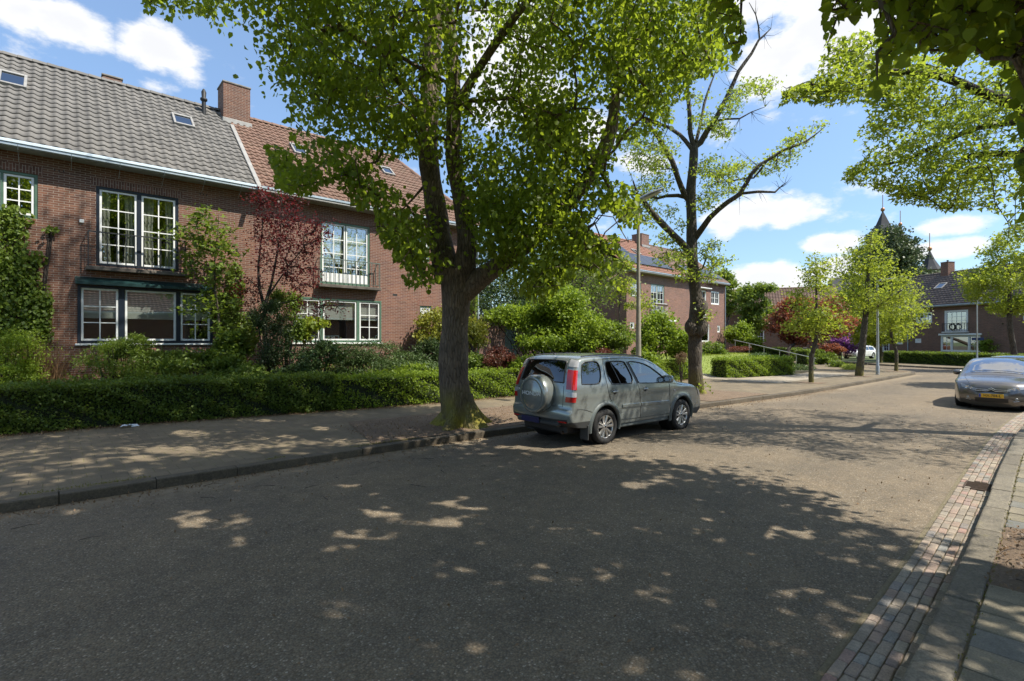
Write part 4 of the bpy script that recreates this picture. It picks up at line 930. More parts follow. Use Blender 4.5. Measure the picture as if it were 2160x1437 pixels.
def in_poly(px, py, poly):
    ins = np.zeros(len(px), bool); j = len(poly) - 1
    for i in range(len(poly)):
        xi, yi = poly[i]; xj, yj = poly[j]
        ins ^= ((yi > py) != (yj > py)) & (px < (xj - xi) * (py - yi) / ((yj - yi) or 1e-9) + xi); j = i
    return ins
def grow_tree(name, label, base, stems, targets, leaves, leafmat, barkmat, size, shape='heart', spread=(.42, .42, .3), step=.4, tip=.006, droop=.35, group=None, cat='tree', flat=.4, pull=.25, tube_n=6, maxbr=None, flare=None, leafkeep=None, crown='crown'):
    """stems: [(points, radii)]; every target is joined to the nearest wood by a tapering bent twig"""
    base = Vector(base); root = empty(name, base, 0, label, cat, group)
    P = []; Rr = []; chains = []
    for pts, rad in stems:
        pts = [Vector(p) for p in pts]; dp, dr = [], []
        for i in range(len(pts) - 1):
            n = max(1, int((pts[i + 1] - pts[i]).length / .3))
            p0 = pts[max(0, i - 1)]; p3 = pts[min(len(pts) - 1, i + 2)]
            for k in range(n):
                u = k / n; a = pts[i]; b_ = pts[i + 1]
                q = .5 * ((2 * a) + (b_ - p0) * u + (2 * p0 - 5 * a + 4 * b_ - p3) * u * u + (3 * a - p0 - 3 * b_ + p3) * u ** 3)
                dp.append(q); dr.append(rad[i] + (rad[i + 1] - rad[i]) * u)
        dp.append(pts[-1]); dr.append(rad[-1]); chains.append((dp, dr)); P += [tuple(p) for p in dp]; Rr += dr
    T = np.asarray(targets, float); nodes = np.array(P); d0 = np.array([np.linalg.norm(nodes - t, axis=1).min() for t in T]); order = np.argsort(d0)
    nodes = list(map(np.array, nodes)); NA = np.zeros((len(nodes) + len(T) * 14, 3)); NA[:len(nodes)] = nodes; cnt = len(nodes)
    par = np.full(len(NA), -1); w = np.zeros(len(NA)); w0 = len(nodes); ch2 = []
    axis0 = np.array(base)
    for ti in order:
        t = T[ti]; dd = np.linalg.norm(NA[:cnt] - t, axis=1); dist0 = np.linalg.norm(NA[:cnt] - (axis0 + [0, 0, max(1.5, t[2] * .55 - axis0[2])]), axis=1)
        j = int(np.argmin(dd + pull * dist0 * .35)); a = NA[j]; L = np.linalg.norm(t - a)
        n = min(12, max(1, int(L / step))); pa = j; line = [j]
        sag = np.array([0, 0, .16 * L]) ; jit = rng.normal(size=3) * .08 * L
        for k in range(1, n + 1):
            u = k / n; q = a + (t - a) * u + (sag + jit) * math.sin(math.pi * u) + rng.normal(size=3) * .03
            if k == n: q = t
            NA[cnt] = q; par[cnt] = pa; pa = cnt; line.append(cnt); cnt += 1
        ch2.append(line); k = pa
        while k >= w0: w[k] += 1; k = par[k]
    mb = MB()
    for dp, dr in chains:
        rr = [r * (1 + .05 * math.sin(i * 1.7)) for i, r in enumerate(dr)]
        mb.tube([p - base for p in dp], rr, 14 if dr[0] > .12 else 8)
    if flare:
        fr, fh = flare; vs = []; n = 40; rings = 12
        for k in range(rings + 1):
            u = k / rings; z = -.05 + fh * u; prof = (1 - u) ** 1.9
            for i in range(n):
                th = 2 * math.pi * i / n; lob = .5 + .5 * math.cos(5 * th + .7) * .9 + .25 * math.cos(8 * th + 2)
                rr = stems[0][1][0] * (1.0 - .28 * u) + fr * prof * (.18 + 1.15 * lob); ct = stems[0][0][0]
                vs.append((math.cos(th) * rr, math.sin(th) * rr, z))
        mb.add(vs, [(k * n + i, k * n + (i + 1) % n, (k + 1) * n + (i + 1) % n, (k + 1) * n + i) for k in range(rings) for i in range(n)], 0, True)
    trunk = mb.build('trunk', barkmat, root, uv=False)
    mb = MB()
    for line in ch2:
        pts = [Vector(NA[i]) - base for i in line]; rr = [tip * (max(1, w[i]) ** .46) * 1.25 if i >= w0 else 0 for i in line]
        if rr[0] == 0: rr[0] = min(rr[1] * 1.15, Rr[line[0]] * .9 if line[0] < len(Rr) else 1)
        mb.tube(pts, rr, tube_n if max(rr) > .02 else 3, 0, False)
    mb.build('branches', barkmat, root, uv=False)
    # leaves hang about each twig end and along its last part
    lv = []; npt = max(1, int(round(leaves / len(T))))
    for li, line in enumerate(ch2):
        t = NA[line[-1]]; a = NA[line[-2]]
        c = t + rng.normal(size=(npt, 3)) * np.asarray(spread) * (1 + .0 * li); m_ = rng.random(npt)[:, None] * .7
        lv.append(c + (a - t) * m_ * .8)
    C = np.concatenate(lv)
    if name == 'lime_tree' and base.y < 0: q = proj(C); C = C[~((q[0] > 1700) & (q[0] < 2200) & (q[1] > 0) & (q[2] > .5)) | (rng.random(len(C)) < .48)]
    if leafkeep is not None: C = C[leafkeep(C)]
    leaf_object(crown, C - np.array(base), size, leafmat, root, shape, droop, flat)
    return root

def clumped(P, k=1.1, thr=-.25):
    q = np.sin(P[:, 0] * k * 1.9 + 1.3) * np.sin(P[:, 1] * k * 2.1 + .4) + np.sin(P[:, 2] * k * 2.4 + P[:, 0] * k * .9) * np.sin(P[:, 1] * k * 1.2 - P[:, 2] * k * .8 + 2)
    return P[q > thr]
PATCH = []
for ox, oy, sc_, L_ in ((300, 850, 2.4475, [(250, 620, 120, 40), (480, 625, 70, 28), (500, 735, 110, 26), (1010, 720, 125, 40), (1200, 670, 130, 34), (1400, 670, 60, 24), (1220, 590, 85, 34), (1570, 525, 65, 28), (1560, 640, 110, 30), (1690, 575, 45, 18), (1390, 750, 65, 18), (1040, 435, 60, 14), (1210, 475, 50, 12), (940, 1080, 80, 32), (1340, 1200, 65, 34), (1660, 1295, 75, 40), (620, 1180, 40, 18)]),
                        (1000, 850, 2.4475, [(190, 690, 45, 18), (810, 430, 75, 22), (940, 410, 55, 22), (1060, 610, 45, 14), (1160, 610, 45, 14), (1500, 670, 115, 34), (1720, 680, 85, 22), (1860, 980, 95, 30), (1920, 1080, 65, 30), (1890, 1200, 65, 44), (1240, 720, 45, 13)]),
                        (0, 700, 2.842, [(920, 750, 90, 25), (1110, 640, 110, 20), (840, 800, 70, 20), (740, 745, 60, 9), (120, 940, 60, 12), (1090, 740, 60, 14), (460, 820, 60, 15), (300, 660, 60, 9), (815, 920, 45, 50), (420, 1080, 130, 20), (1100, 1100, 130, 25), (1400, 940, 80, 16), (1700, 660, 60, 12), (1600, 560, 90, 10), (1900, 610, 60, 12)])):
    for x, y, a, b_ in L_: PATCH.append((ox + x / sc_, oy + y / sc_, a / sc_ * (1.35 if ox == 300 else 1.05), b_ / sc_ * (1.7 if ox == 300 else 1.15)))
def sunholes(P):
    # cuts leaves off the sun's path to shape road flecks and light the car
    k = P[:, 2] / 1.6; G = np.stack([P[:, 0] - .62 * k, P[:, 1] + k, np.zeros(len(P))], 1); px, py, f = proj(G); hit = np.zeros(len(P), bool)
    for x, y, a, b_ in PATCH: hit |= (((px - x) / a) ** 2 + ((py - y) / b_) ** 2 < 1) & (f > 1)
    k = 6.25 - P[:, 1]; x = P[:, 0] - .62 * k; z = P[:, 2] - 1.6 * k; hit |= (x > 6.8) & (x < 11.9) & (z > .2) & (z < 2) & (k > 0)
    k = (P[:, 2] - 1.7) / 1.6; x = P[:, 0] - .62 * k; y = P[:, 1] + k; hit |= (x > 7) & (x < 11.4) & (y > 6.2) & (y < 8)
    return ~hit | (rng.random(len(P)) < .06)
def blob_targets(blobs, n, shell=.35):
    v = np.array([r[0] * r[1] * r[2] for _, r in blobs]) ** .75; v = v / v.sum(); out = []
    for (c, r), f in zip(blobs, v): out.append(sample_ell(max(1, int(n * f)), c, r, shell))
    return np.concatenate(out)

# ------------------------------------------------------------------ trees
A = at
# big lime by the kerb
LB = (6.74, 9.35, 0.13); tl = 11.45
def S(pts, t0=tl): return [A(x, y, t0 + (q[0] if q else 0)) for x, y, *q in pts]
lime_st = [
    ([Vector(LB)] + S([(957, 800), (959, 700), (963, 620), (962, 570)]), [.38, .34, .30, .32, .35]),
    (S([(945, 590), (932, 520, .15), (918, 430, .3), (903, 320, .4), (908, 180, .5), (915, 40, .6), (925, -120, .7), (915, -300, .9), (930, -480, 1.0)]), [.3, .27, .24, .22, .22, .21, .19, .13, .05]),
    (S([(975, 590), (985, 520, -.1), (975, 430, -.2), (956, 340, -.25), (957, 230, -.3), (952, 100, -.3), (940, -30, -.3), (960, -200, -.4), (1000, -400, -.6)]), [.26, .22, .19, .16, .16, .15, .14, .1, .04]),
    (S([(975, 620), (1015, 585, -.1), (1080, 540, -.2), (1140, 490, -.3), (1205, 420, -.3), (1262, 340, -.3), (1290, 270, -.2), (1300, 190, 0), (1318, 90, .2), (1330, -40, .3), (1340, -200, .5)]), [.25, .22, .19, .17, .16, .16, .14, .11, .09, .06, .03]),
    (S([(1262, 345, -.3), (1230, 320, -.4), (1190, 305, -.6), (1140, 290, -.8)]), [.09, .07, .05, .03]),
    (S([(957, 235, -.3), (1000, 160, -.4), (1060, 70, -.6), (1110, 5, -.8), (1180, -90, -1)]), [.11, .1, .09, .08, .04]),
    (S([(912, 290, .4), (875, 215, .2), (840, 170, 0), (800, 90, -.3), (780, 0, -.5)]), [.1, .09, .08, .06, .03]),
    (S([(905, 380, .3), (870, 420, .6), (840, 450, .8)]), [.035, .025, .012]),
    (S([(905, 300, .4), (860, 250, .9), (760, 200, 1.5), (680, 130, 2.0)]), [.08, .07, .05, .02]),
    (S([(905, 120, .4), (930, 40, 1.5), (960, -20, 3.0)]), [.1, .07, .03]),
]
LIME_SIL = [(296, -40), (300, 20), (350, 38), (430, 30), (470, 90), (460, 170), (520, 215), (600, 210), (600, 260), (640, 330), (560, 300), (585, 400), (650, 410), (700, 380), (760, 440), (790, 430), (800, 500), (850, 560), (850, 600),
            (905, 610), (960, 560), (1000, 560), (1060, 600), (1130, 640), (1190, 600), (1230, 560), (1300, 640), (1320, 590), (1300, 480), (1360, 470), (1340, 390), (1280, 370), (1320, 300), (1420, 270), (1410, 220), (1460, 205), (1470, 170), (1560, 130), (1570, 20), (1500, -40)]
LIME_HOLES = [(560, 240, 60, 45), (610, 380, 60, 50), (1180, 620, 40, 60), (600, 150, 20, 20), (640, 360, 60, 40), (850, 360, 45, 30), (1275, 470, 35, 28), (1330, 320, 30, 25)]
def keep_lime(P):
    px, py, f = proj(P); inside = in_poly(px, py, LIME_SIL); k = inside | (py < -30)
    hole = np.zeros(len(P), bool)
    for x, y, a, b_ in LIME_HOLES[1:1] + LIME_HOLES[5:]: hole |= (((px - x) / a) ** 2 + ((py - y) / b_) ** 2 < 1)
    return (k & ~hole) & (P[:, 2] > 2.2) & sunholes(P)
cen = np.array(A(980, 150, tl))
B1 = [((cen[0] - .2, cen[1] - .6, 8.9), (4.6, 3.9, 3.5)), ((5.2, 10.0, 16.4), (1.3, 1.3, 2.2)), ((cen[0] - 2.9, cen[1] - .8, 9.0), (2.6, 2.6, 2.6)), ((*A(1300, 200, 10.8).to_tuple()[:2], 8.2), (2.6, 2.6, 3.0)), (tuple(A(700, 300, 11)), (1.6, 1.6, 1.6)),  # narrow top clump added above the view to shade the left wall
      (tuple(A(1180, 470, 10.6)), (1.7, 1.5, 1.2)), (tuple(A(780, 420, 11.0)), (1.2, 1.0, .9)), (tuple(A(1450, 100, 11.5)), (1.7, 1.7, 1.5)), (tuple(A(1100, 350, 10.3)), (2.0, 1.6, 1.6))]
tg = blob_targets(B1, 2000, .25); px, py, f = proj(tg)
inn = in_poly(px, py, LIME_SIL); inn &= (tg[:, 2] > 3.3)
tg = clumped(tg[(inn | (py < -40)) & (f > 4.0)], 1.5, -.42)
def thin(P, x, y, a, b_, keep):
    px, py, f = proj(P); m_ = ((px - x) / a) ** 2 + ((py - y) / b_) ** 2 < 1; return P[~m_ | (rng.random(len(P)) < keep)]
for q in [(1020, 120, 60, 90, .4), (930, 450, 70, 110, .12), (950, 200, 60, 230, .5), (1260, 300, 50, 60, .5), (640, 350, 80, 60, .35), (1080, 560, 60, 30, .3), (700, 440, 90, 60, .3), (720, 440, 170, 110, .4), (740, 340, 120, 60, .5), (560, 250, 60, 50, .3), (620, 200, 40, 30, .4), (870, 400, 60, 50, .4), (1000, 500, 60, 60, .4), (1180, 200, 40, 40, .4), (1070, 300, 40, 40, .4)]: tg = thin(tg, *q)
# drooping sprays along the lower edge
ext = [A(x + random.uniform(-16, 16), y + random.uniform(-12, 12), tl + random.uniform(-2.2, .2)) for x, y in [(590, 310), (600, 360), (645, 380), (610, 400), (700, 330), (740, 360), (760, 400), (800, 420), (820, 470), (850, 500), (870, 480), (790, 480), (880, 540), (860, 520), (840, 560), (900, 590), (1060, 520), (1100, 560), (1120, 600), (1160, 580), (1200, 560), (1180, 610), (1250, 560), (1290, 590), (1310, 560), (1280, 520), (1320, 450), (1345, 440), (1300, 430), (1250, 470), (1330, 500), (1220, 500), (1040, 470), (1020, 430), (1080, 450)]
       for _ in range(4)]
ext += [A(random.uniform(296, 440), random.uniform(-60, 14), 10.3) for _ in range(16)]
tg = np.concatenate([tg, np.array([tuple(p) for p in ext])])
def fewleaf(P):
    return P[keep_lime(P)]
lime = grow_tree('lime_tree', 'big lime tree with forked mossy trunk at the kerb, left of the silver off-road car', LB, lime_st, tg, 70000, LF_LIME, BK_LIME, .1, spread=(.27, .27, .22), tip=.0055, flare=(.36, .75), leafkeep=keep_lime, crown='crown', droop=.6)
sp_ = np.array([tuple(p) for p in ext]); sp_ = np.repeat(sp_, 16, 0) + rng.normal(size=(len(sp_) * 16, 3)) * [.2, .2, .24]
leaf_object('hanging_sprays', sp_[keep_lime(sp_)] - np.array(LB), .115, LF_LIME, lime, 'round', .9, .3)
# second kerb tree, thin crown
t2 = 18.1
def S2(pts, t0=t2): return [A(x, y, t0 + (q[0] if q else 0)) for x, y, *q in pts]
T2B = (17.0, 9.3, .13)
t2_st = [
    ([Vector(T2B)] + S2([(1466, 770), (1466, 712), (1467, 690), (1468, 668), (1470, 640), (1465, 600), (1460, 540), (1459, 470), (1457, 400), (1462, 350), (1464, 310)]), [.27, .235, .23, .3, .23, .23, .2, .19, .175, .165, .15, .135]),
    (S2([(1472, 664), (1477, 652), (1480, 642), (1477, 628)], 17.95), [.18, .25, .22, .1]),
    (S2([(1462, 706), (1458, 694), (1456, 684), (1460, 670)], 17.95), [.14, .21, .19, .1]),
    (S2([(1472, 706), (1480, 695), (1482, 684), (1476, 672)], 17.9), [.16, .22, .2, .1]),
    (S2([(1457, 535), (1440, 515, -.3), (1401, 476, -.8), (1372, 445, -1.1), (1358, 425, -1.2), (1345, 412, -1.4), (1335, 380, -1.5)]), [.13, .12, .11, .1, .09, .05, .02]),
    (S2([(1457, 425), (1445, 412), (1430, 376, -.4), (1418, 340, -.6), (1401, 309, -.7), (1372, 267, -1), (1348, 240, -1.2), (1330, 215, -1.3)]), [.12, .11, .1, .09, .08, .06, .04, .02]),
    (S2([(1461, 317), (1447, 298), (1434, 284, .3), (1410, 268, .5), (1393, 262, .6), (1362, 256, .8), (1335, 248, .9)]), [.08, .075, .07, .06, .055, .04, .02]),
    (S2([(1450, 417), (1430, 412, .2), (1405, 413, .4), (1388, 418, .5), (1360, 410, .6), (1310, 412, .8)]), [.07, .065, .06, .05, .04, .02]),
    (S2([(1464, 312), (1456, 280), (1455, 245), (1451, 200), (1446, 150), (1440, 90)]), [.1, .085, .08, .07, .05, .02]),
    (S2([(1464, 310), (1478, 300), (1492, 275, -.2), (1506, 257, -.3), (1528, 215, -.4), (1543, 184, -.4), (1558, 150, -.5), (1585, 113, -.5), (1600, 85, -.6), (1612, 74, -.6), (1626, 60, -.6)]), [.11, .105, .1, .09, .08, .075, .065, .05, .04, .03, .012]),
    (S2([(1602, 82, -.6), (1600, 55, -.7), (1594, 30, -.7), (1580, 5, -.7)]), [.03, .025, .02, .01]),
    (S2([(1506, 256, -.3), (1530, 251, -.5), (1560, 250, -.6), (1585, 236, -.7), (1614, 225, -.8)]), [.04, .035, .03, .02, .008]),
    (S2([(1468, 300), (1480, 250, .3), (1485, 220, .4), (1498, 180, .5), (1510, 150, .6)]), [.06, .05, .045, .035, .015]),
    (S2([(1464, 505), (1475, 490, -.2), (1497, 459, -.5), (1535, 426, -.9), (1560, 410, -1), (1575, 385, -1.1), (1585, 367, -1.2), (1600, 350, -1.2), (1618, 338, -1.3), (1651, 317, -1.4), (1700, 298, -1.5), (1740, 267, -1.6)]), [.12, .11, .1, .085, .08, .075, .07, .065, .055, .045, .03, .01]),
    (S2([(1563, 408, -1), (1600, 404, -1.2), (1635, 405, -1.3), (1644, 396, -1.3), (1655, 388, -1.4)]), [.05, .045, .035, .025, .012]),
    (S2([(1618, 338, -1.3), (1590, 375, -1.0), (1560, 378, -.8), (1525, 385, -.5)]), [.04, .03, .03, .015]),
]
# foliage tufts, measured one by one
tuft = [(1590, 190, 26), (1560, 205, 22), (1540, 225, 20), (1505, 262, 26), (1525, 280, 18), (1480, 250, 18), (1470, 210, 15), (1620, 180, 16), (1380, 300, 26), (1345, 330, 34), (1410, 320, 18), (1330, 290, 26), (1390, 350, 26), (1375, 395, 34), (1350, 440, 26),
        (1495, 355, 30), (1530, 370, 30), (1555, 350, 20), (1500, 400, 24), (1480, 430, 20), (1545, 395, 18), (1600, 355, 18), (1630, 330, 16), (1655, 310, 20), (1690, 295, 20), (1665, 330, 14), (1715, 270, 10), (1640, 350, 14), (1735, 262, 8),
        (1430, 540, 30), (1450, 570, 22), (1500, 530, 26), (1520, 560, 22), (1490, 580, 20), (1400, 500, 20), (1370, 470, 18), (1410, 440, 16), (1395, 545, 16), (1440, 470, 14), (1400, 230, 24), (1370, 210, 22), (1440, 150, 28), (1480, 140, 24), (1420, 100, 30), (1470, 60, 30), (1510, 110, 22), (1450, 20, 30), (1500, 30, 24)]
tg = []
for x, y, r in tuft:
    for _ in range(max(3, int(r * r / 30))): a, q = random.uniform(0, 6.28), math.sqrt(random.random()) * r; tg.append(tuple(A(x + math.cos(a) * q, y + math.sin(a) * q * .8, t2 + random.uniform(-1.6, .8))))
for q in range(10): tg.append(tuple(A(random.choice((1480, 1485, 1478)) + random.uniform(-5, 10), random.choice((655, 690, 665)) + random.uniform(-26, 24), 17.8)))
for q in range(4): tg.append(tuple(A(1482 + random.uniform(-5, 7), 812 + random.uniform(-10, 14), 17.8)))
# bare dead twigs
dead = S2([(1638, 380, -1.3), (1650, 372, -1.4), (1655, 400, -1.4), (1590, 350, -1.2), (1560, 320, -1), (1535, 330, -.8), (1515, 335, -.6), (1545, 300, -.7), (1612, 58, -.7), (1625, 35, -.7), (1640, 90, -.7), (1585, 20, -.7), (1640, 215, -.8), (1600, 262, -.7), (1600, 250, -.8), (1555, 170, -.5), (1535, 160, -.5), (1515, 140, -.5), (1380, 470, -1), (1400, 395, -1), (1415, 290, -.5), (1600, 430, -1), (1570, 440, -1)])
tree2 = grow_tree('kerb_tree', 'knobbly half-bare kerb tree with a burred trunk, beside the bonnet of the silver off-road car', T2B, t2_st, tg, 11500, LF_MAPLE, BK_GREY, .09, 'star', (.15, .15, .1), tip=.004, flare=(.16, .4), flat=.5)
mb = MB()
for p in dead:
    best = min((Vector(q) for st in t2_st for q in st[0]), key=lambda q: (q - p).length)
    for k in range(3): e = p + Vector((random.uniform(-.35, .35), random.uniform(-.35, .35), random.uniform(-.25, .3))); mid = best.lerp(e, .5) + Vector((0, 0, random.uniform(-.1, .12))); mb.tube([best - Vector(T2B), mid - Vector(T2B), e - Vector(T2B)], [.009, .005, .002], 4, 0, False)
mb.build('dead_twigs', BK_DARK, tree2, uv=False)

# yellow-green maple, trunk just outside the right edge
MBs = (16.2, -.5, .12); tm = 9.6
m_st = [([Vector(MBs), Vector((16.15, -.45, 2.5)), Vector((16.0, -.35, 4.2)), Vector((15.9, -.3, 5.6)), Vector((16.0, -.3, 8.5)), Vector((16.1, -.4, 11))], [.3, .25, .24, .2, .13, .04]),
        ([Vector((16.0, -.35, 4.4)), A(2300, 290, 10.1), A(2160, 228, 9.9), A(2060, 190, 9.8), A(1990, 162, 9.7), A(1920, 153, 9.6), A(1850, 152, 9.5), A(1800, 172, 9.5), A(1750, 190, 9.4), A(1700, 192, 9.3)], [.14, .12, .1, .085, .07, .055, .045, .03, .022, .01]),
        ([Vector((15.95, -.3, 4.9)), A(2250, 250, 10.4), A(2160, 255, 10.6), A(2060, 270, 10.8), A(1990, 300, 11), A(1900, 340, 11), A(1840, 350, 11)], [.11, .09, .08, .06, .05, .03, .015]),
        ([Vector((16.05, -.4, 3.9)), A(2230, 350, 10.6), A(2130, 325, 10.8), A(2040, 330, 11), A(1998, 372, 11), A(1983, 405, 11), A(1930, 412, 11)], [.1, .08, .07, .06, .05, .035, .015]),
        ([A(2005, 168, 9.7), A(2022, 130, 9.6), A(2030, 100, 9.5), A(2080, 70, 9.4)], [.035, .03, .025, .012]),
        ([Vector((16, -.3, 6)), Vector((15, 1.0, 7.6)), Vector((13.6, 2.0, 8.8))], [.12, .09, .04]), ([Vector((16, -.3, 6)), Vector((17.5, -1.4, 7.8)), Vector((18.5, -2.2, 9.0))], [.12, .09, .04])]
M_SIL = [(1640, 222), (1655, 190), (1720, 165), (1745, 80), (1790, 60), (1850, 70), (2400, -300), (2400, 560), (2160, 560), (2110, 500), (2130, 455), (2060, 440), (1990, 448), (1960, 435), (1880, 430), (1870, 405), (1780, 385), (1775, 365), (1830, 330), (1800, 290), (1830, 240), (1810, 215), (1740, 225), (1700, 210)]
def keep_m(P): px, py, f = proj(P); return (in_poly(px, py, M_SIL) | (px > 2170) | (py < -20) | (f < 3)) & (sunholes(P) | ((px < 1960) & (px > 1500) & (py > 0)))
MBL = [(tuple(A(2155, 470, 8.6)), (.8, .8, .9)), ((15.9, -.4, 7.6), (3.6, 3.6, 3.2)), (tuple(A(1980, 260, 9.8)), (1.8, 1.8, 1.3)), (tuple(A(1850, 200, 9.6)), (1.4, 1.1, .8)), (tuple(A(2050, 380, 10.6)), (1.5, 1.4, .6)), (tuple(A(1900, 370, 10.8)), (1.1, 1.0, .45)), (tuple(A(2130, 300, 10.2)), (1.6, 1.6, 1.5)), (tuple(A(1800, 110, 9.6)), (.8, .8, .5)), (tuple(A(1720, 195, 9.4)), (.6, .5, .25))]
tg = blob_targets(MBL, 900, .2); tg = clumped(tg[keep_m(tg) & (tg[:, 2] > 3.0)], 2.0, -.2)
msp = [(1665, 205, 9.4), (1690, 190, 9.4), (1710, 180, 9.4), (1730, 200, 9.4), (1660, 190, 9.4), (1750, 170, 9.5), (1760, 120, 9.6), (1775, 95, 9.6), (1790, 140, 9.5), (1810, 110, 9.6), (1820, 160, 9.5), (1770, 200, 9.5), (1850, 130, 9.5), (1840, 185, 9.5), (1880, 170, 9.6), (1870, 220, 9.8), (1830, 80, 9.6), (1900, 110, 9.6), (1930, 190, 9.7), (1920, 240, 9.9), (1850, 270, 10.6), (1820, 330, 11), (1800, 360, 11), (1850, 390, 11), (1900, 400, 11), (1960, 420, 11), (2010, 430, 11), (1930, 300, 10.8), (1980, 340, 10.9), (1790, 375, 11), (1880, 330, 10.9), (1950, 140, 9.7), (2000, 220, 10), (2050, 240, 10.2)]
tg = np.concatenate([tg, np.array([tuple(A(x + random.gauss(0, 9), y + random.gauss(0, 7), t + random.gauss(0, .25))) for x, y, t in msp for _ in range(5)])])
maple = grow_tree('maple_tree', 'yellow-green maple reaching in from the right over the dark grey parked car', MBs, m_st, tg, 25000, LF_MAPLE, BK_DARK, .08, 'star', (.2, .2, .11), tip=.0034, flat=.7, leafkeep=keep_m)
# dark lime close to the camera on the right
NB = (6.2, -.55, .12)
n_st = [([Vector(NB), Vector((6.2, -.55, 2.2)), Vector((6.15, -.5, 4.2)), Vector((6.2, -.5, 6.5)), Vector((6.1, -.6, 9)), Vector((6.2, -.5, 12))], [.36, .31, .28, .22, .14, .04]),
        ([Vector((6.15, -.5, 4.2)), Vector((7.2, .4, 5.4)), Vector((8.2, 1.6, 6.4)), Vector((9, 2.6, 7.6))], [.15, .12, .09, .03]), ([Vector((6.2, -.5, 4.6)), Vector((4.9, .6, 6.2)), Vector((3.8, 1.8, 7.6))], [.14, .1, .03]),
        ([Vector((6.2, -.5, 5)), Vector((6.6, -2.2, 6.8)), Vector((6.8, -3.6, 8.2))], [.13, .1, .03]), ([Vector((6.2, -.5, 5)), Vector((4.4, -1.7, 6.6)), Vector((3.0, -2.6, 8))], [.13, .1, .03]), ([Vector((6.2, -.5, 4.4)), Vector((8.3, -1.0, 5.6)), Vector((9.8, -1.2, 6.8))], [.13, .1, .03])]
N_SIL = [(1738, -30), (1742, 40), (1738, 95), (1752, 105), (1765, 45), (1800, 40), (1812, 20), (1860, 10), (1850, 90), (1838, 150), (1850, 195), (1870, 195), (1880, 130), (1905, 120), (1960, 100), (2000, 130), (2050, 100), (2090, 130), (2130, 120), (2145, 260), (2150, 420), (2170, 480), (2500, 500), (2500, -30)]
N_SIL2 = [(1500, -30), (1500, 25), (1520, 60), (1540, 100), (1560, 135), (1572, 100), (1568, -30)]; N_SIL3 = [(290, -30), (296, 8), (330, 12), (360, 40), (378, 18), (430, 12), (440, -30)]
def keep_n(P):
    px, py, f = proj(P); return (in_poly(px, py, N_SIL) | in_poly(px, py, N_SIL2) | (py < -25) | (f < .3) | (px > 2175) | (px < -15)) & sunholes(P)
NBL = [((6.2, -.5, 8.6), (4.4, 4.3, 4.0)), ((3.6, 2.4, 11.4), (2.6, 2.4, 1.4)), ((5.0, 1.4, 8.4), (2.8, 2.4, 2.0)), ((7.6, 1.4, 7.6), (2.4, 2.4, 2.0)), ((3.2, -1.2, 8.4), (2.8, 2.8, 2.4)), ((2.6, .9, 9.2), (2.6, 2.4, 2.0))]  # high clump added out of view to shade the house-side footpath
tg = blob_targets(NBL, 980, .3)
e2 = [tuple(A(random.uniform(1740, 2200), random.uniform(-60, 150), random.uniform(4.5, 7.0))) for _ in range(190)] + [tuple(A(random.uniform(2150, 2240), random.uniform(100, 480), random.uniform(4.6, 6))) for _ in range(70)] + [tuple(A(random.uniform(1500, 1570), random.uniform(-60, 120), random.uniform(6.6, 7.6))) for _ in range(18)]
e2 += [tuple(A(1851, 110 + k * 9, 4.6)) for k in range(8)]
tg = np.concatenate([tg, np.array(e2)]); tg = tg[keep_n(tg) & (tg[:, 2] > 2.9)]
near_lime = grow_tree('lime_tree', 'dark-leaved lime whose boughs hang into the top right corner, nearest the camera', NB, n_st, tg, 40000, LF_LIME, BK_LIME, .105, 'round', (.36, .36, .24), tip=.005, flare=(.3, .6), leafkeep=keep_n, droop=.5)
def shade_crown(root, blobs, n, size, keep, mat=LF_LIME):
    P = blob_targets(blobs, n, .2); P = P[keep(P)]; px, py, f = proj(P); P = P[(py < -120) | (f < .2) | (px > 2300)]
    leaf_object('crown', P - np.array(root.location), size, mat, root, 'heart', .4, .5)  # coarse out-of-view leaves added to make the road shade denser
shade_crown(near_lime, NBL, 16500, .24, keep_n)
# second lime added out of view behind the camera to secure the road shade
BB = (-4.6, -1.0, .12); off = Vector(BB) - Vector(NB)
b2_st = [([p + off for p in pts], r) for pts, r in n_st]
tg = blob_targets([((-4.6, -1.0, 8.6), (4.2, 4.2, 3.8)), ((-1.9, -.6, 9.4), (2.4, 2.4, 2))], 420, .3); tg = tg[keep_n(tg)]
grow_tree('lime_tree', 'lime tree standing on the near footpath behind the camera', BB, b2_st, tg, 9000, LF_LIME, BK_LIME, .24, 'heart', (.45, .45, .35), tip=.006, leafkeep=keep_n)
# street trees further off
def crown_tree(name, label, base, tr, blobs, n, leaves, size, lm, bk=BK_GREY, shape='star', group=None, spread=(.25, .25, .16), sil=None, st=None, flat=.6, droop=.2, tip=.005):
    b0 = Vector(base); H = blobs[0][0][2]
    stems = st or [([b0, b0 + Vector((.03, 0, 1.2)), Vector((blobs[0][0][0], blobs[0][0][1], H * .55)), Vector((blobs[0][0][0], blobs[0][0][1], H)), Vector((blobs[0][0][0], blobs[0][0][1], H + blobs[0][1][2] * .8))], [tr * 1.1, tr, tr * .85, tr * .5, tr * .12])]
    tg = blob_targets(blobs, n, .25)
    if sil: px, py, f = proj(tg); tg = tg[in_poly(px, py, sil)]
    kp = (lambda P: in_poly(*proj(P)[:2], [(x + (x - 0) * 0, y) for x, y in sil])) if sil else None
    return grow_tree(name, label, base, stems, tg, leaves, lm, bk, size, shape, spread, tip=tip, group=group, flat=flat, droop=droop, leafkeep=None, step=.5)
GT = 'young street trees along the footpath'
def P3(px, py, t): return tuple(A(px, py, t))
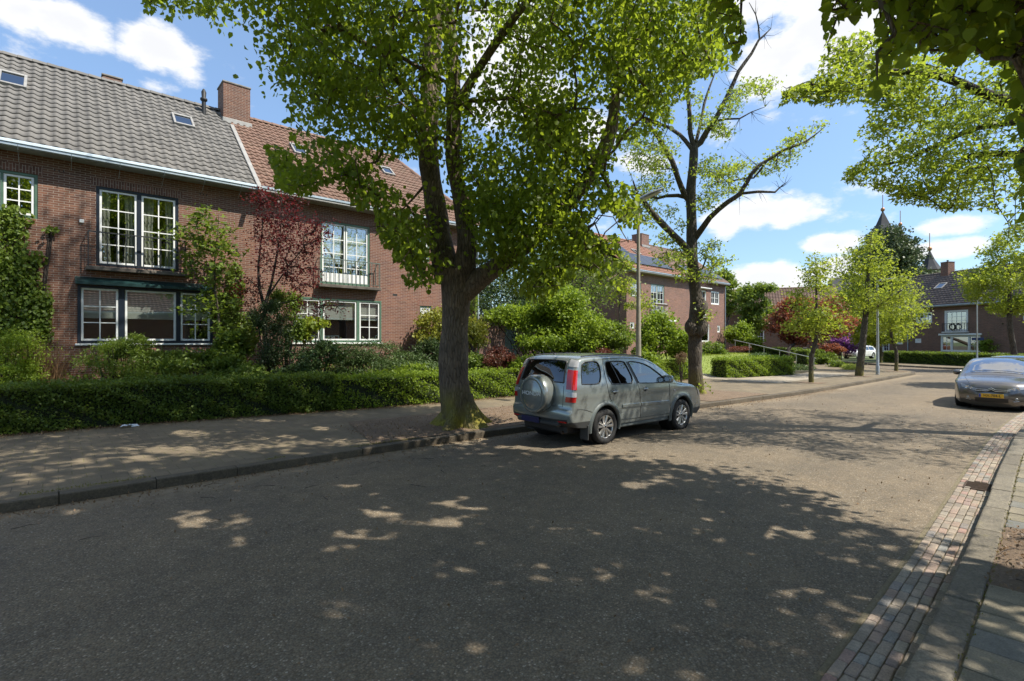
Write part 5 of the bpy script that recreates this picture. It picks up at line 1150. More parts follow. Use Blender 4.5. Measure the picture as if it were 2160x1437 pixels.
crown_tree('street_tree', 'young street tree with narrow tiered yellow-green crown, nearest the short clipped hedge', (25.4, 8.35, .13), .1, [(P3(1722, 630, 23), (.95, .95, 1.4)), (P3(1720, 560, 23), (.7, .7, .6)), (P3(1690, 680, 23), (.8, .8, .55)), (P3(1745, 690, 23), (.8, .8, .6))], 95, 3600, .11, LF_YOUNG, group=GT)
crown_tree('street_tree', 'taller leaning street tree with wispy twigs above its crown, second along the kerb', (32.0, 8.2, .13), .16, [(P3(1838, 600, 27), (1.9, 1.9, 1.4)), (P3(1830, 540, 27), (1.2, 1.2, .9)), (P3(1890, 640, 27), (1.1, 1.1, .6)), (P3(1800, 640, 27), (.9, .9, .6)), (P3(1835, 500, 27), (.5, .5, .5))], 170, 5800, .115, LF_YOUNG, group=GT,
           st=[([Vector((32.0, 8.2, .13)), A(1820, 720, 27.2), A(1826, 660, 27.1), A(1830, 600, 27), A(1834, 530, 27), A(1835, 490, 27)], [.2, .16, .13, .1, .05, .02]), ([A(1826, 665, 27), A(1860, 640, 26.6), A(1905, 610, 26.2)], [.08, .06, .02]), ([A(1828, 640, 27), A(1790, 600, 27.2), A(1770, 560, 27.5)], [.05, .03, .01])])
crown_tree('street_tree', 'small round street tree with shoots on its stem, nearest the road corner', (38.9, 8.0, .13), .095, [(P3(1880, 640, 31.8), (1.9, 1.9, 1.5)), (P3(1890, 690, 31.8), (1.7, 1.7, .9)), (P3(1860, 660, 31.5), (1.2, 1.2, 1.0))], 115, 4400, .12, LF_YOUNG, group=GT)
crown_tree('street_tree', 'far street tree on the opposite corner, in front of the white garden door', (54.2, 12.3, .1), .15, [(P3(1845, 690, 44.7), (2.6, 2.6, 1.6))], 140, 7000, .2, LF_YOUNG, group=GT)
crown_tree('street_tree', 'street tree with spreading crown behind the yellow car at the right edge', (46.3, 3.3, .1), .17, [(P3(2130, 600, 33), (2.3, 2.3, 1.9)), (P3(2060, 585, 33), (1.3, 1.3, .8)), (P3(2140, 520, 33), (1.6, 1.6, 1.3)), (P3(2180, 640, 33), (1.8, 1.8, 1.2))], 280, 12500, .14, LF_YOUNG, group=GT)
crown_tree('street_tree', 'leafy street tree just outside the right edge, shading the road near the corner', (32.5, -.9, .1), .16, [((32.0, .0, 5.6), (2.2, 2.2, 1.6))], 120, 5000, .18, LF_YOUNG, group=GT)
crown_tree('garden_tree', 'light green garden tree in front of the far brown roof, left of the red maple', (49.2, 21.5, .15), .14, [(P3(1590, 640, 51), (1.5, 1.5, 1.8)), (P3(1610, 670, 51), (1.9, 1.9, 1.0)), (P3(1580, 690, 51), (1.2, 1.2, .8)), (P3(1600, 610, 51), (1.6, 1.6, .5))], 200, 10000, .2, LF_SHRUB, group='garden trees')
crown_tree('garden_tree', 'bushy light green tree behind the right gable of the brown-roofed brick house', (52, 27, .15), .18, [(P3(1535, 620, 58), (1.8, 1.8, 2.4)), (P3(1525, 590, 58), (1.2, 1.2, 1.0))], 120, 6000, .24, LF_SHRUB, group='garden trees')
crown_tree('red_maple', 'wide copper-red maple in the garden left of the white far car', (44.2, 16.2, .15), .14, [(P3(1690, 665, 43), (2.4, 2.4, 1.5)), (P3(1750, 680, 43), (1.9, 1.9, 1.3)), (P3(1650, 690, 43), (1.2, 1.2, .9)), (P3(1760, 640, 43), (1.0, 1.0, .7)), (P3(1690, 710, 43), (1.7, 1.7, .6))], 320, 18000, .17, LF_RUST, BK_DARK, group=None)
crown_tree('tall_conifer', 'tall dark bushy evergreen in front of the church spires', (91.5, 21.5, 0), .45, [(P3(1865, 560, 92), (5.4, 5.4, 5.0)), (P3(1865, 515, 92), (3.0, 3.0, 3.4)), (P3(1905, 540, 92), (3.0, 3.0, 3.6)), (P3(1895, 600, 92), (5.5, 5.5, 3.2)), (P3(1840, 620, 92), (4.5, 4.5, 3.0)), (P3(1950, 590, 92), (3.4, 3.4, 1.4))], 420, 26000, .42, LF_CONI, BK_DARK, 'quad', spread=(.6, .6, .35), flat=.3)
crown_tree('far_tree', 'rounded green tree behind the purple rhododendron', (*[q * 74 for q in ray(1788)], 0), .25, [(P3(1800, 650, 74), (3.8, 3.8, 3.4)), (P3(1770, 690, 74), (3.4, 3.4, 2.6)), (P3(1830, 700, 74), (3.2, 3.2, 2.2))], 220, 12000, .28, LF_SHRUB, group='garden trees')
crown_tree('far_tree', 'broad green tree beyond the right edge of the dark brick house', (70, -3, 0), .25, [((70, -3, 6), (4, 4, 3.5))], 120, 7000, .3, LF_SHRUB, group='garden trees')
# climbing-twig covered tree against the orange-roofed house gable
crown_tree('thicket_tree', 'brownish twiggy tree against the gable of the orange-roofed house', (28.2, 22.0, .9), .14, [(P3(1230, 580, 33), (2.0, 2.0, 1.7)), (P3(1180, 560, 33), (2.0, 2.0, 1.8)), (P3(1110, 590, 32), (2.2, 2.2, 1.7)), (P3(1270, 620, 33.5), (1.0, 1.0, 1.2)), (P3(1160, 520, 33), (1.6, 1.6, 1.0))], 420, 9000, .12, LF_SHRUB, BK_GREY, spread=(.3, .3, .3))
crown_tree('slender_tree', 'slender young tree with sparse leaves at the corner of the orange-roofed house', (27.6, 18.6, .7), .05, [(P3(1310, 600, 31.5), (.9, .9, 1.4)), (P3(1350, 640, 31.5), (.9, .9, .6)), (P3(1325, 540, 31.5), (.5, .5, .7))], 60, 1300, .15, LF_YOUNG, BK_GREY)
# red-leaved plum tree and green maple sapling in front of the houses
rt = 15.6
crown_tree('plum_tree', 'dark red-leaved plum tree between the two houses with balconies', (4.75, 16.0, .55), .07, [(P3(590, 440, rt), (.75, .6, .6)), (P3(560, 480, rt), (.6, .5, .5)), (P3(640, 500, rt), (.65, .5, .7)), (P3(600, 540, rt), (.85, .6, .7)), (P3(640, 590, rt), (.6, .5, .45)), (P3(550, 420, rt), (.45, .4, .3)), (P3(680, 480, rt), (.3, .3, .4)), (P3(530, 610, rt), (.5, .4, .5)), (P3(660, 650, rt), (.5, .4, .3)), (P3(715, 650, rt), (.3, .3, .15))], 400, 5600, .07, LF_RED, BK_DARK, 'quad', spread=(.12, .12, .12), tip=.0045,
           st=[([Vector((4.75, 16.0, .55)), A(556, 680, rt), A(560, 640, rt), A(572, 600, rt), A(580, 560, rt), A(590, 500, rt), A(596, 440, rt)], [.075, .06, .055, .04, .035, .02, .008]), ([A(558, 650, rt), A(548, 610, rt), A(545, 560, rt), A(552, 500, rt), A(556, 440, rt)], [.05, .045, .035, .02, .008]), ([A(568, 620, rt), A(610, 560, rt), A(650, 510, rt)], [.03, .02, .008]), ([A(562, 660, rt), A(590, 640, rt), A(625, 632, rt), A(660, 640, rt)], [.022, .018, .014, .006])])
gt = 15.2
crown_tree('young_maple', 'young green maple in front of the right end of the green shutter box', (3.1, 16.0, .55), .035, [(P3(440, 480, gt), (.75, .5, .45)), (P3(470, 540, gt), (.7, .5, .5)), (P3(390, 500, gt), (.7, .5, .25)), (P3(430, 580, gt), (.6, .5, .4)), (P3(400, 540, gt), (.45, .4, .3)), (P3(420, 640, gt), (.5, .4, .35)), (P3(470, 640, gt), (.6, .4, .3)), (P3(420, 445, gt), (.35, .3, .18)), (P3(480, 690, gt), (.5, .4, .25))], 120, 1600, .13, LF_SHRUB, BK_GREY, 'star', spread=(.14, .14, .1), tip=.004, flat=.8,
           st=[([Vector((3.1, 16.0, .55)), A(462, 690, gt), A(455, 620, gt), A(452, 560, gt), A(458, 500, gt), A(462, 450, gt)], [.04, .035, .03, .022, .014, .006])])
crown_tree('golden_acer', 'low golden feathery acer against the wall, half hidden by the big lime trunk', (12.4, 16.6, .75), .06, [(P3(925, 675, 21), (.9, .7, .45)), (P3(980, 690, 21), (1.0, .7, .4)), (P3(905, 705, 20.6), (.5, .5, .3)), (P3(1000, 710, 21), (.5, .5, .3))], 220, 7000, .10, LF_GOLD, BK_DARK, 'quad', spread=(.13, .13, .1), droop=.9, flat=.2)

# ------------------------------------------------------------------ shrubs, hedges, climbers
def bush(name, label, blobs, n, size, mat, shape='quad', cat='shrub', group=None, droop=.0, flat=.3, lumps=26, wid=.42, stems=True, base=None):
    c0 = Vector(blobs[0][0]); bz = base if base is not None else terr(c0.x, c0.y) if c0.y > hedge_y(min(c0.x, 39)) else PZ
    root = empty(name, (c0.x, c0.y, bz), 0, label, cat, group); C = []
    tot = sum(r[0] * r[2] for _, r in blobs)
    for c, r in blobs:
        k = max(8, int(n * r[0] * r[2] / tot)); nl = max(6, int(lumps * r[0] * r[2] / tot * len(blobs) ** .5))
        lc = sample_ell(nl, c, [x * .8 for x in r], .6); lr = .34 * min(r); lr = np.array([max(.12, .42 * r[0]), max(.12, .42 * r[1]), max(.1, .34 * r[2])])
        idx = rng.integers(0, nl, k); d = rng.normal(size=(k, 3)); d /= np.linalg.norm(d, axis=1)[:, None]
        sc2 = rng.uniform(.7, 1.25, nl)[idx][:, None]; C.append(lc[idx] + d * lr * sc2 * (.25 + 1.0 * rng.random(k)[:, None]) + np.abs(rng.normal(size=(k, 1))) ** 2 * np.array([[0, 0, .05]]) * min(1, r[2]))
    C = np.concatenate(C); C = C[C[:, 2] > bz + .02]
    leaf_object('foliage', C - np.array((c0.x, c0.y, bz)), size, mat, root, shape, droop, flat, wid=wid)
    if stems:
        mb = MB()
        for c, r in blobs:
            for k in range(7):
                e = Vector(c) + Vector((random.uniform(-.7, .7) * r[0], random.uniform(-.7, .7) * r[1], random.uniform(-.2, .8) * r[2])); s = Vector((c0.x + (c[0] - c0.x) * .5, c0.y + (c[1] - c0.y) * .5, bz - .05))
                mb.tube([s - root.location, s.lerp(e, .5) - root.location + Vector((0, 0, .1)), e - root.location], [.025, .015, .006], 5, 0, False)
        mb.build('stems', BK_DARK, root, uv=False)
    return root
def hedge(name, label, pts, width, zb, ht, n, size, mat, group=None, topmat=None, rag=.075):
    P = [Vector(p) for p in pts]; segs = [(P[i], P[i + 1]) for i in range(len(P) - 1)]; Ls = [(b_ - a).length for a, b_ in segs]; tot = sum(Ls)
    root = empty(name, (P[0].x, P[0].y, zb), 0, label, 'hedge', group)
    per = width * 2 + ht * 2; C = []; U = []
    s = rng.random(n) * tot; v = rng.random(n); cum = np.cumsum([0] + Ls)
    lump = lambda a, b_: .05 * np.sin(a * 2.1 + b_ * 3) + .045 * np.sin(a * 5.3 + 1 + b_ * 6) + .03 * np.sin(a * 11 + b_ * 9)
    for i, (a, b_) in enumerate(segs):
        m_ = (s >= cum[i]) & (s < cum[i + 1]); u = (s[m_] - cum[i]) / Ls[i]; t = (b_ - a).normalized(); nn = Vector((-t.y, t.x)); k = m_.sum(); vv = v[m_]; depth = np.abs(rng.normal(size=k)) * rag
        base = np.array(a)[None] + u[:, None] * np.array(b_ - a)[None]
        # face shares: front .42, top .3, back .28
        off = np.where(vv < .45, 0 + depth, np.where(vv < .75, rng.random(k) * width, width - depth)); z = np.where(vv < .45, rng.random(k) * ht, np.where(vv < .75, ht - depth, rng.random(k) * ht))
        edge = np.abs(rng.normal(size=k)) * .0
        off = off + np.where(vv < .45, -lump(s[m_], z * 2), 0) ; z = z + np.where((vv >= .45) & (vv < .75), lump(s[m_], off * 3), 0)
        C.append(np.stack([base[:, 0] + nn.x * off, base[:, 1] + nn.y * off, zb + z], 1))
    for e, sg in ((P[0], -1), (P[-1], 1)):
        t = (P[1] - P[0]).normalized() if sg < 0 else (P[-1] - P[-2]).normalized(); nn = Vector((-t.y, t.x)); k = int(n * width * ht / (tot * (ht + width)) * 1.0) + 10
        d = np.abs(rng.normal(size=k)) * rag; o_ = rng.random(k) * width; C.append(np.stack([e.x + nn.x * o_ - t.x * d * sg, e.y + nn.y * o_ - t.y * d * sg, zb + rng.random(k) * ht], 1))
    C = np.concatenate(C); nt = (C[:, 2] > zb + .01)
    leaf_object('foliage', C[nt] - np.array(root.location), size, mat, root, 'quad', .1, .25, wid=.36)
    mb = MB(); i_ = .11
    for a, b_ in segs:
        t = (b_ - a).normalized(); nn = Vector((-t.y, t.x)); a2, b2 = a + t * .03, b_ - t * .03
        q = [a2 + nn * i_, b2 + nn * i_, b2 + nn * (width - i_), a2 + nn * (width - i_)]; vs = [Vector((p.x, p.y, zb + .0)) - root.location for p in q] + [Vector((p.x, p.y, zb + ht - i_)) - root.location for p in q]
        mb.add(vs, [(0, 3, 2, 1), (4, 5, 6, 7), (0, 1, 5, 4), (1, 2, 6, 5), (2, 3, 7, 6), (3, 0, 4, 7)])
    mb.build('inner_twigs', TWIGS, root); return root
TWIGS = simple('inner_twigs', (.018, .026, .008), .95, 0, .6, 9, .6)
hz = PZ - .01
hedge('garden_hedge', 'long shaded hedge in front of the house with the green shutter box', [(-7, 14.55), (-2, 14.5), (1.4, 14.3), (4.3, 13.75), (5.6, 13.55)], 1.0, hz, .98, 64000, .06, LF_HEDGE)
hedge('garden_hedge', 'trimmed hedge running behind the big lime trunk and the silver off-road car', [(5.65, 13.52), (8.2, 13.15), (12, 13.0), (18, 13.0), (23.3, 13.0)], .85, hz, .93, 44000, .065, LF_BRIGHT)
hedge('clipped_hedge', 'short boxy clipped hedge on the pale footpath by the handrail', [(25.2, 12.15), (27.6, 11.6), (30.7, 10.95)], 1.0, hz, 1.0, 15000, .07, LF_BRIGHT)
hedge('clipped_hedge', 'long low hedge in front of the dark brick house at the end of the street', [(58.3, 13.0), (54.0, 5.9), (50.5, .2), (47, -6)], -.9 * -1, .0, 1.02, 30000, .085, LF_SHRUB)
hedge('garden_hedge', 'dark garden hedge behind the sloping handrail', [(44.5, 19.2), (50.2, 17.2)], .9, .2, 1.15, 5000, .11, LF_HEDGE)
hedge('garden_hedge', 'small square hedge right of the red maple trunk', [(43.6, 14.6), (46.2, 14.2)], .9, .12, 1.15, 4000, .1, LF_SHRUB)
def bl(px, py, t, rx, ry, rz): return (tuple(A(px, py, t)), (rx, ry, rz))
bush('feathery_bush', 'bright green feathery bush at the far left edge of the photo', [bl(8, 750, 12.2, .85, .6, .65), bl(30, 790, 12.0, .6, .5, .35)], 8000, .07, LF_BRIGHT, wid=.16)
bush('tamarisk_bush', 'soft green feathery bush below the left pane of the shutter-box window', [bl(250, 762, 13.4, 1.0, .7, .5), bl(215, 735, 13.4, .6, .5, .4), bl(330, 780, 13.5, .9, .6, .4), bl(280, 730, 13.6, .45, .4, .3)], 15000, .075, LF_SHRUB, wid=.14)
bush('low_shrub', 'broad leafy shrub under the shutter-box window behind the long hedge', [bl(420, 765, 14.2, 1.0, .7, .35), bl(340, 760, 14.4, .8, .6, .3), bl(490, 780, 14.2, .7, .6, .4)], 7000, .09, LF_HEDGE)
bush('yew_bush', 'dark column-shaped yew beneath the red plum tree', [bl(570, 715, 15.0, .62, .55, .95), bl(565, 670, 15.0, .5, .45, .5)], 9500, .07, LF_DARK, wid=.2, stems=True)
bush('laurel_bush', 'glossy green shrub left of the dark yew column', [bl(495, 730, 15.0, .55, .5, .5), bl(455, 770, 14.6, .6, .5, .35), bl(520, 790, 14.4, .6, .5, .3)], 4200, .1, LF_SHRUB, 'heart')
bush('wall_shrub', 'yellow-green loose shrub on the wall right of the red plum tree trunk', [bl(600, 640, 16.6, .5, .35, .65), bl(620, 690, 16.5, .4, .35, .5)], 4200, .075, LF_SHRUB)
bush('fig_bush', 'big-leaved light green plant in front of the left panes of the second bay window', [bl(665, 685, 17.0, .45, .35, .22), bl(640, 705, 16.8, .35, .3, .2)], 420, .15, LF_YOUNG, 'star')
bush('mixed_shrub', 'mottled olive shrub right of the dark yew column', [bl(650, 755, 15.2, .75, .6, .4), bl(700, 740, 15.6, .5, .5, .35), bl(620, 790, 14.8, .6, .5, .3)], 7000, .07, LF_JUN)
bush('juniper_bush', 'spreading juniper beneath the second bay window', [bl(780, 745, 17.0, 1.15, .8, .45), bl(840, 765, 17.0, 1.3, .8, .35), bl(740, 775, 16.6, .9, .7, .35), bl(900, 785, 16.8, .9, .7, .25)], 15000, .09, LF_JUN, wid=.15)
bush('fern_bush', 'light green low plants behind the hedge just left of the big lime trunk', [bl(880, 785, 16.4, .9, .5, .25), bl(820, 795, 16.2, .9, .5, .2)], 4000, .1, LF_BRIGHT, wid=.2)
bush('dark_shrub', 'dark shrub under the golden acer at the wall corner', [bl(905, 745, 19.5, .7, .6, .5)], 3000, .08, LF_DARK)
bush('green_shrub', 'small mid-green shrub between the big lime trunk and the red barberry', [bl(1000, 765, 18.2, .45, .45, .35)], 2200, .07, LF_SHRUB)
bush('barberry_bush', 'round red-tipped barberry bush behind the hedge, left of the silver off-road car', [bl(1054, 757, 17.9, .55, .5, .42)], 4600, .055, LF_BARB)
bush('bright_shrub', 'low bright green leafy clump between the barberry and the silver off-road car roof', [bl(1110, 765, 18.2, .55, .4, .2), bl(1085, 772, 18, .4, .4, .15)], 2200, .09, LF_BRIGHT, 'heart')
bush('big_shrub', 'very large yellow-green shrub above the roof of the silver off-road car', [bl(1190, 650, 22.5, 1.5, 1.3, .95), bl(1110, 670, 22.5, 1.5, 1.2, .65), bl(1230, 700, 22.0, 1.2, 1.2, .85), bl(1160, 720, 21.8, 1.6, 1.2, .55), bl(1060, 665, 22.4, .8, .8, .35)], 24000, .105, LF_BRIGHT, 'heart', lumps=60)
bush('big_shrub', 'dense mid-green shrub left of the lamp post behind the silver off-road car', [bl(1290, 715, 22.5, .9, .9, .7), bl(1260, 760, 21.5, 1.3, .9, .5)], 9000, .095, LF_SHRUB, 'heart', lumps=30)
bush('big_shrub', 'tall fresh green shrub between the lamp post and the knobbly kerb tree', [bl(1385, 705, 24.5, 1.0, .9, 1.05), bl(1430, 725, 24.5, .75, .8, .75), bl(1360, 755, 24, .7, .7, .55)], 11000, .1, LF_BRIGHT, 'heart', lumps=34)
bush('brown_shrub', 'dull red-brown shrub just over the roof of the silver off-road car', [bl(1265, 752, 20.8, .55, .5, .32)], 2600, .06, LF_BARB)
bush('rust_plant', 'clump of rusty dry plumes left of the knobbly kerb tree', [bl(1437, 757, 22.5, .3, .3, .28)], 1200, .08, LF_DRY, wid=.12)
bush('dark_shrub', 'dark green shrub at the wall behind the knobbly kerb tree', [bl(1500, 735, 36, .9, .8, .5), bl(1470, 745, 34, 1.0, .8, .55)], 4500, .11, LF_HEDGE)
bush('hebe_bush', 'small light green shrub right of the kerb tree at the house corner', [bl(1520, 745, 36, .6, .6, .3)], 1600, .09, LF_SHRUB)
bush('round_bush', 'rounded bright green bush beyond the right corner of the brown-roofed house', [bl(1560, 705, 45, 1.3, 1.2, 1.0), bl(1580, 725, 45, 1.2, 1.1, .7)], 7000, .14, LF_BRIGHT, 'heart')
bush('heather_patch', 'pinkish low flowers on the bank at the top of the handrail', [bl(1560, 735, 40, 1.2, .7, .18), bl(1525, 740, 38, .6, .5, .15)], 2500, .07, LF_BARB)
bush('lavender_patch', 'low grey-green border plants along the handrail', [bl(1640, 765, 31, 1.3, .6, .15), bl(1600, 750, 33, 1.4, .6, .15), bl(1690, 775, 31, 1.2, .6, .18)], 4500, .07, LF_JUN)
bush('low_shrub', 'small rounded shrub at the foot of the handrail', [bl(1745, 755, 41, 1.0, .8, .4), bl(1765, 768, 37, .9, .6, .25)], 3600, .11, LF_SHRUB)
bush('rhododendron', 'purple flowering rhododendron beside the white far car', [bl(1785, 722, 55, 1.7, 1.2, 1.15)], 5200, .17, LF_PURP, 'heart')
bush('rhododendron', 'green leafy shrub with pink blossom left of the purple rhododendron', [bl(1755, 735, 52, 1.2, 1.0, .6)], 2600, .14, LF_RUST, 'heart')
bush('long_grass', 'tall grassy border in front of the white far car', [bl(1795, 776, 34, 1.1, .6, .2)], 2600, .14, LF_GRASS, wid=.1)
bush('round_bush', 'clipped yellow-green cone bush by the hedge of the dark brick house', [bl(2092, 727, 44, 1.3, 1.1, .8)], 5000, .13, LF_BRIGHT)
bush('dark_shrub', 'tall dark shrub at the right edge in front of the dark brick house', [bl(2140, 700, 43, 1.5, 1.3, 1.5)], 5000, .16, LF_DARK)
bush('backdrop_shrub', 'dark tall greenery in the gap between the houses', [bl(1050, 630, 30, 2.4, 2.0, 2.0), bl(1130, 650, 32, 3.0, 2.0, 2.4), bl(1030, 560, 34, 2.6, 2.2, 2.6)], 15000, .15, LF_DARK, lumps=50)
bush('rose_bush', 'thin climbing rose on the downpipe at the house corner', [bl(1000, 640, 22.6, .16, .12, .9)], 420, .08, LF_SHRUB, stems=True)
# dry ornamental grass
def grasses(name, label, c, n, h, spread, mat, lean=.25):
    root = empty(name, c, 0, label, 'grass clump'); C = np.zeros((n, 3)); C[:, :2] = rng.normal(size=(n, 2)) * spread
    ax = rng.normal(size=(n, 3)) * lean; ax[:, 2] = 1; ax /= np.linalg.norm(ax, axis=1)[:, None]; s = h * rng.uniform(.5, 1.1, n)[:, None]
    sd = np.cross(ax, rng.normal(size=(n, 3))); sd /= np.linalg.norm(sd, axis=1)[:, None]; bend = ax[:, :1] * 0 + rng.normal(size=(n, 3)) * [.2, .2, 0]
    V = np.stack([C - sd * .006, C + sd * .006, C + ax * s * .6 + sd * .005 + bend * .15, C + ax * s + bend * s * .5, C + ax * s * .6 - sd * .005 + bend * .15], 1)
    me = bpy.data.meshes.new('blades'); me.from_pydata(V.reshape(-1, 3).tolist(), [], [(5 * i, 5 * i + 1, 5 * i + 2, 5 * i + 3, 5 * i + 4) for i in range(n)]); me.materials.append(mat)
    link(bpy.data.objects.new('blades', me), root); return root
p = A(85, 790, 13.0); grasses('ornamental_grass', 'tall dry straw-coloured grass clump left of the bay window', (p.x, p.y, terr(p.x, p.y) - .02), 420, 1.5, .22, LF_DRY, .22)
# climber on the left house wall
def climber(name, label, rects, n, size, mat):
    root = empty(name, (rects[0][0], 18.5, ZB), 0, label, 'climber'); C = []; tot = sum(r[2] * r[3] for r in rects)
    for x, z, rx, rz in rects:
        k = int(n * rx * rz / tot); a = rng.random(k) * 2 * np.pi; q = np.sqrt(rng.random(k)); C.append(np.stack([x + np.cos(a) * q * rx, 18.5 - .04 - np.abs(rng.normal(size=k)) * .1, z + np.sin(a) * q * rz], 1))
    C = np.concatenate(C); leaf_object('foliage', C - np.array(root.location), size, mat, root, 'heart', .6, -.1, up=(0, -1, .2))
    mb = MB()
    for x, z, rx, rz in rects:
        for k in range(5): mb.tube([Vector((x * .5 + rects[0][0] * .5, 18.46, ZB)) - root.location, Vector((x + random.uniform(-.3, .3) * rx, 18.47, z)) - root.location, Vector((x + random.uniform(-.8, .8) * rx, 18.47, z + rz * .8)) - root.location], [.018, .012, .005], 5, 0, False)
    mb.build('stems', BK_DARK, root, uv=False); return root
climber('ivy_climber', 'green climbing plant covering the wall at the far left under the white window', [(-.95, 4.6, .35, .8), (-.75, 3.8, .38, .5), (-.65, 3.2, .5, .5), (-.7, 2.6, .55, .6), (-.45, 2.9, .35, .35), (-.8, 2.0, .5, .6), (-.9, 5.25, .4, .3), (-.35, 2.3, .25, .3), (-1.5, 3.6, .5, 1.8), (-.3, 3.1, .2, .15), (-.15, 5.0, .15, .1), (-.45, 4.2, .2, .2)], 6400, .08, LF_SHRUB)
climber('wall_climber', 'thin climber on the brick between the green maple and the red plum tree', [(4.0, 2.9, .4, .7), (4.3, 3.8, .25, .8), (4.6, 2.4, .5, .6)], 2200, .075, LF_SHRUB)
climber('corner_climber', 'climber on the downpipe corner of the red-brown house', [(13.95, 3.9, .22, .7), (13.9, 2.6, .2, .6)], 500, .09, LF_SHRUB)
# ground cover and litter that nobody could count
def scatter(name, label, pts, size, mat, shape='quad', flat=1.5, droop=0, wid=.3, cat='ground cover'):
    o_ = leaf_object(name, pts, size, mat, None, shape, droop, flat, wid=wid); tag(o_, label, cat, None, 'stuff'); return o_
n = 16000; x = rng.uniform(-4, 24, n); hy = np.array([hedge_y(v) for v in x]); y = hy + 1.0 + rng.random(n) ** 1.0 * 4.2; z = np.array([terr(a, b_) for a, b_ in zip(x, y)]) + rng.random(n) * .35
scatter('ground_cover', 'low green ground cover filling the front gardens', np.stack([x, y, z], 1), .11, LF_HEDGE, 'heart')
n = 11000; x = rng.uniform(24.5, 41, n); hy = np.array([hedge_y(v) for v in x]); y = hy + 1.0 + rng.random(n) * 8.5; z = np.array([terr(a, b_) for a, b_ in zip(x, y)]) + .015
lg = scatter('grass', 'unmown sunlit grass on the garden slope', np.stack([x, y, z], 1), .10, LF_GRASS, 'quad', 0, -1.1, .12, 'grass')
# leaf litter, dry bud scales and moss tufts along the kerbs
n = 5200; x = rng.uniform(-3, 24, n); yl = np.array([lerp_pts(KLs, v) for v in x]); y = yl - np.abs(rng.normal(size=n)) * .28 - .01; zz = .006 + .03 * 0 + np.clip((yl - y) * .02, 0, .03)
x2 = rng.uniform(-3, 24, 8000); y2 = np.array([hedge_y(v) for v in x2]) - np.abs(rng.normal(size=8000)) * .2 + .05; x3 = rng.uniform(4.4, 11.5, 2600); y3 = rng.uniform(8.75, 11.0, 2600)
x7 = rng.uniform(5.4, 7.3, 1500); y7 = rng.uniform(-1.2, .55, 1500); x4 = rng.uniform(.5, 20, 1500); y4 = rng.uniform(1.4, 8, 1500)
pts = np.concatenate([np.stack([x, y, zz], 1), np.stack([x2, y2, np.full(8000, PZ + .004) + rng.random(8000) * .015], 1), np.stack([x3, y3, np.full(2600, PZ + .045)], 1), np.stack([x4, y4, np.full(1500, .038)], 1), np.stack([x7, y7, np.full(1500, PZ + .02) + rng.random(1500) * .02], 1)])
scatter('leaf_litter', 'brown leaf litter and bud scales along the kerb and tree pit', pts, .035, LF_DRY, 'quad', 3.0, cat='litter')
n = 2600; x = rng.uniform(-2, 8, n); x = x[(np.sin(x * 3.1) + np.sin(x * 1.3 + 2)) > .1]; yl = np.array([lerp_pts(KLs, v) for v in x]); y = yl + .2 + np.abs(rng.normal(size=len(x))) * .06
x5 = rng.uniform(7, 11.5, 1600); y5 = rng.normal(9.6, .35, 1600); x6 = rng.uniform(2, 20, 900); y6 = np.array([lerp_pts(KR_ALL, v) for v in x6]) - .205 - np.where(rng.random(900) < .25, .302, 0) + rng.normal(size=900) * .014
pts = np.concatenate([np.stack([x, y, np.full(len(x), PZ)], 1), np.stack([x5, y5, np.full(1600, PZ + .02)], 1), np.stack([x6, y6, np.full(900, PZ - .02)], 1)])
LF_MOSS = leaf_mat('moss', [(.16, .15, .03), (.22, .2, .04), (.12, .12, .02)], (.3, .3, .05), .2)
scatter('moss', 'yellow-green moss and weeds in the kerb joints', pts, .02, LF_MOSS, 'quad', .2, -1.0, .25, 'moss')
def twigs():
    mb = MB()
    for k in range(46):
        if k < 30: p = Vector((random.uniform(-.5, 7), random.uniform(6.2, 8.3), .04))
        else: p = Vector((random.uniform(5.5, 7.2), random.uniform(-.8, .5), .17))
        a = random.uniform(0, 6.28); L = random.uniform(.08, .35); d = Vector((math.cos(a), math.sin(a), 0)); mb.tube([p, p + d * L * .5 + Vector((random.uniform(-.03, .03), random.uniform(-.03, .03), .012)), p + d * L], [.004, .003, .001], 4)
    tag(mb.build('fallen_twigs', BK_DARK), 'scattered thin dry twigs on the shaded asphalt by the kerb', 'twigs', None, 'stuff')
twigs()

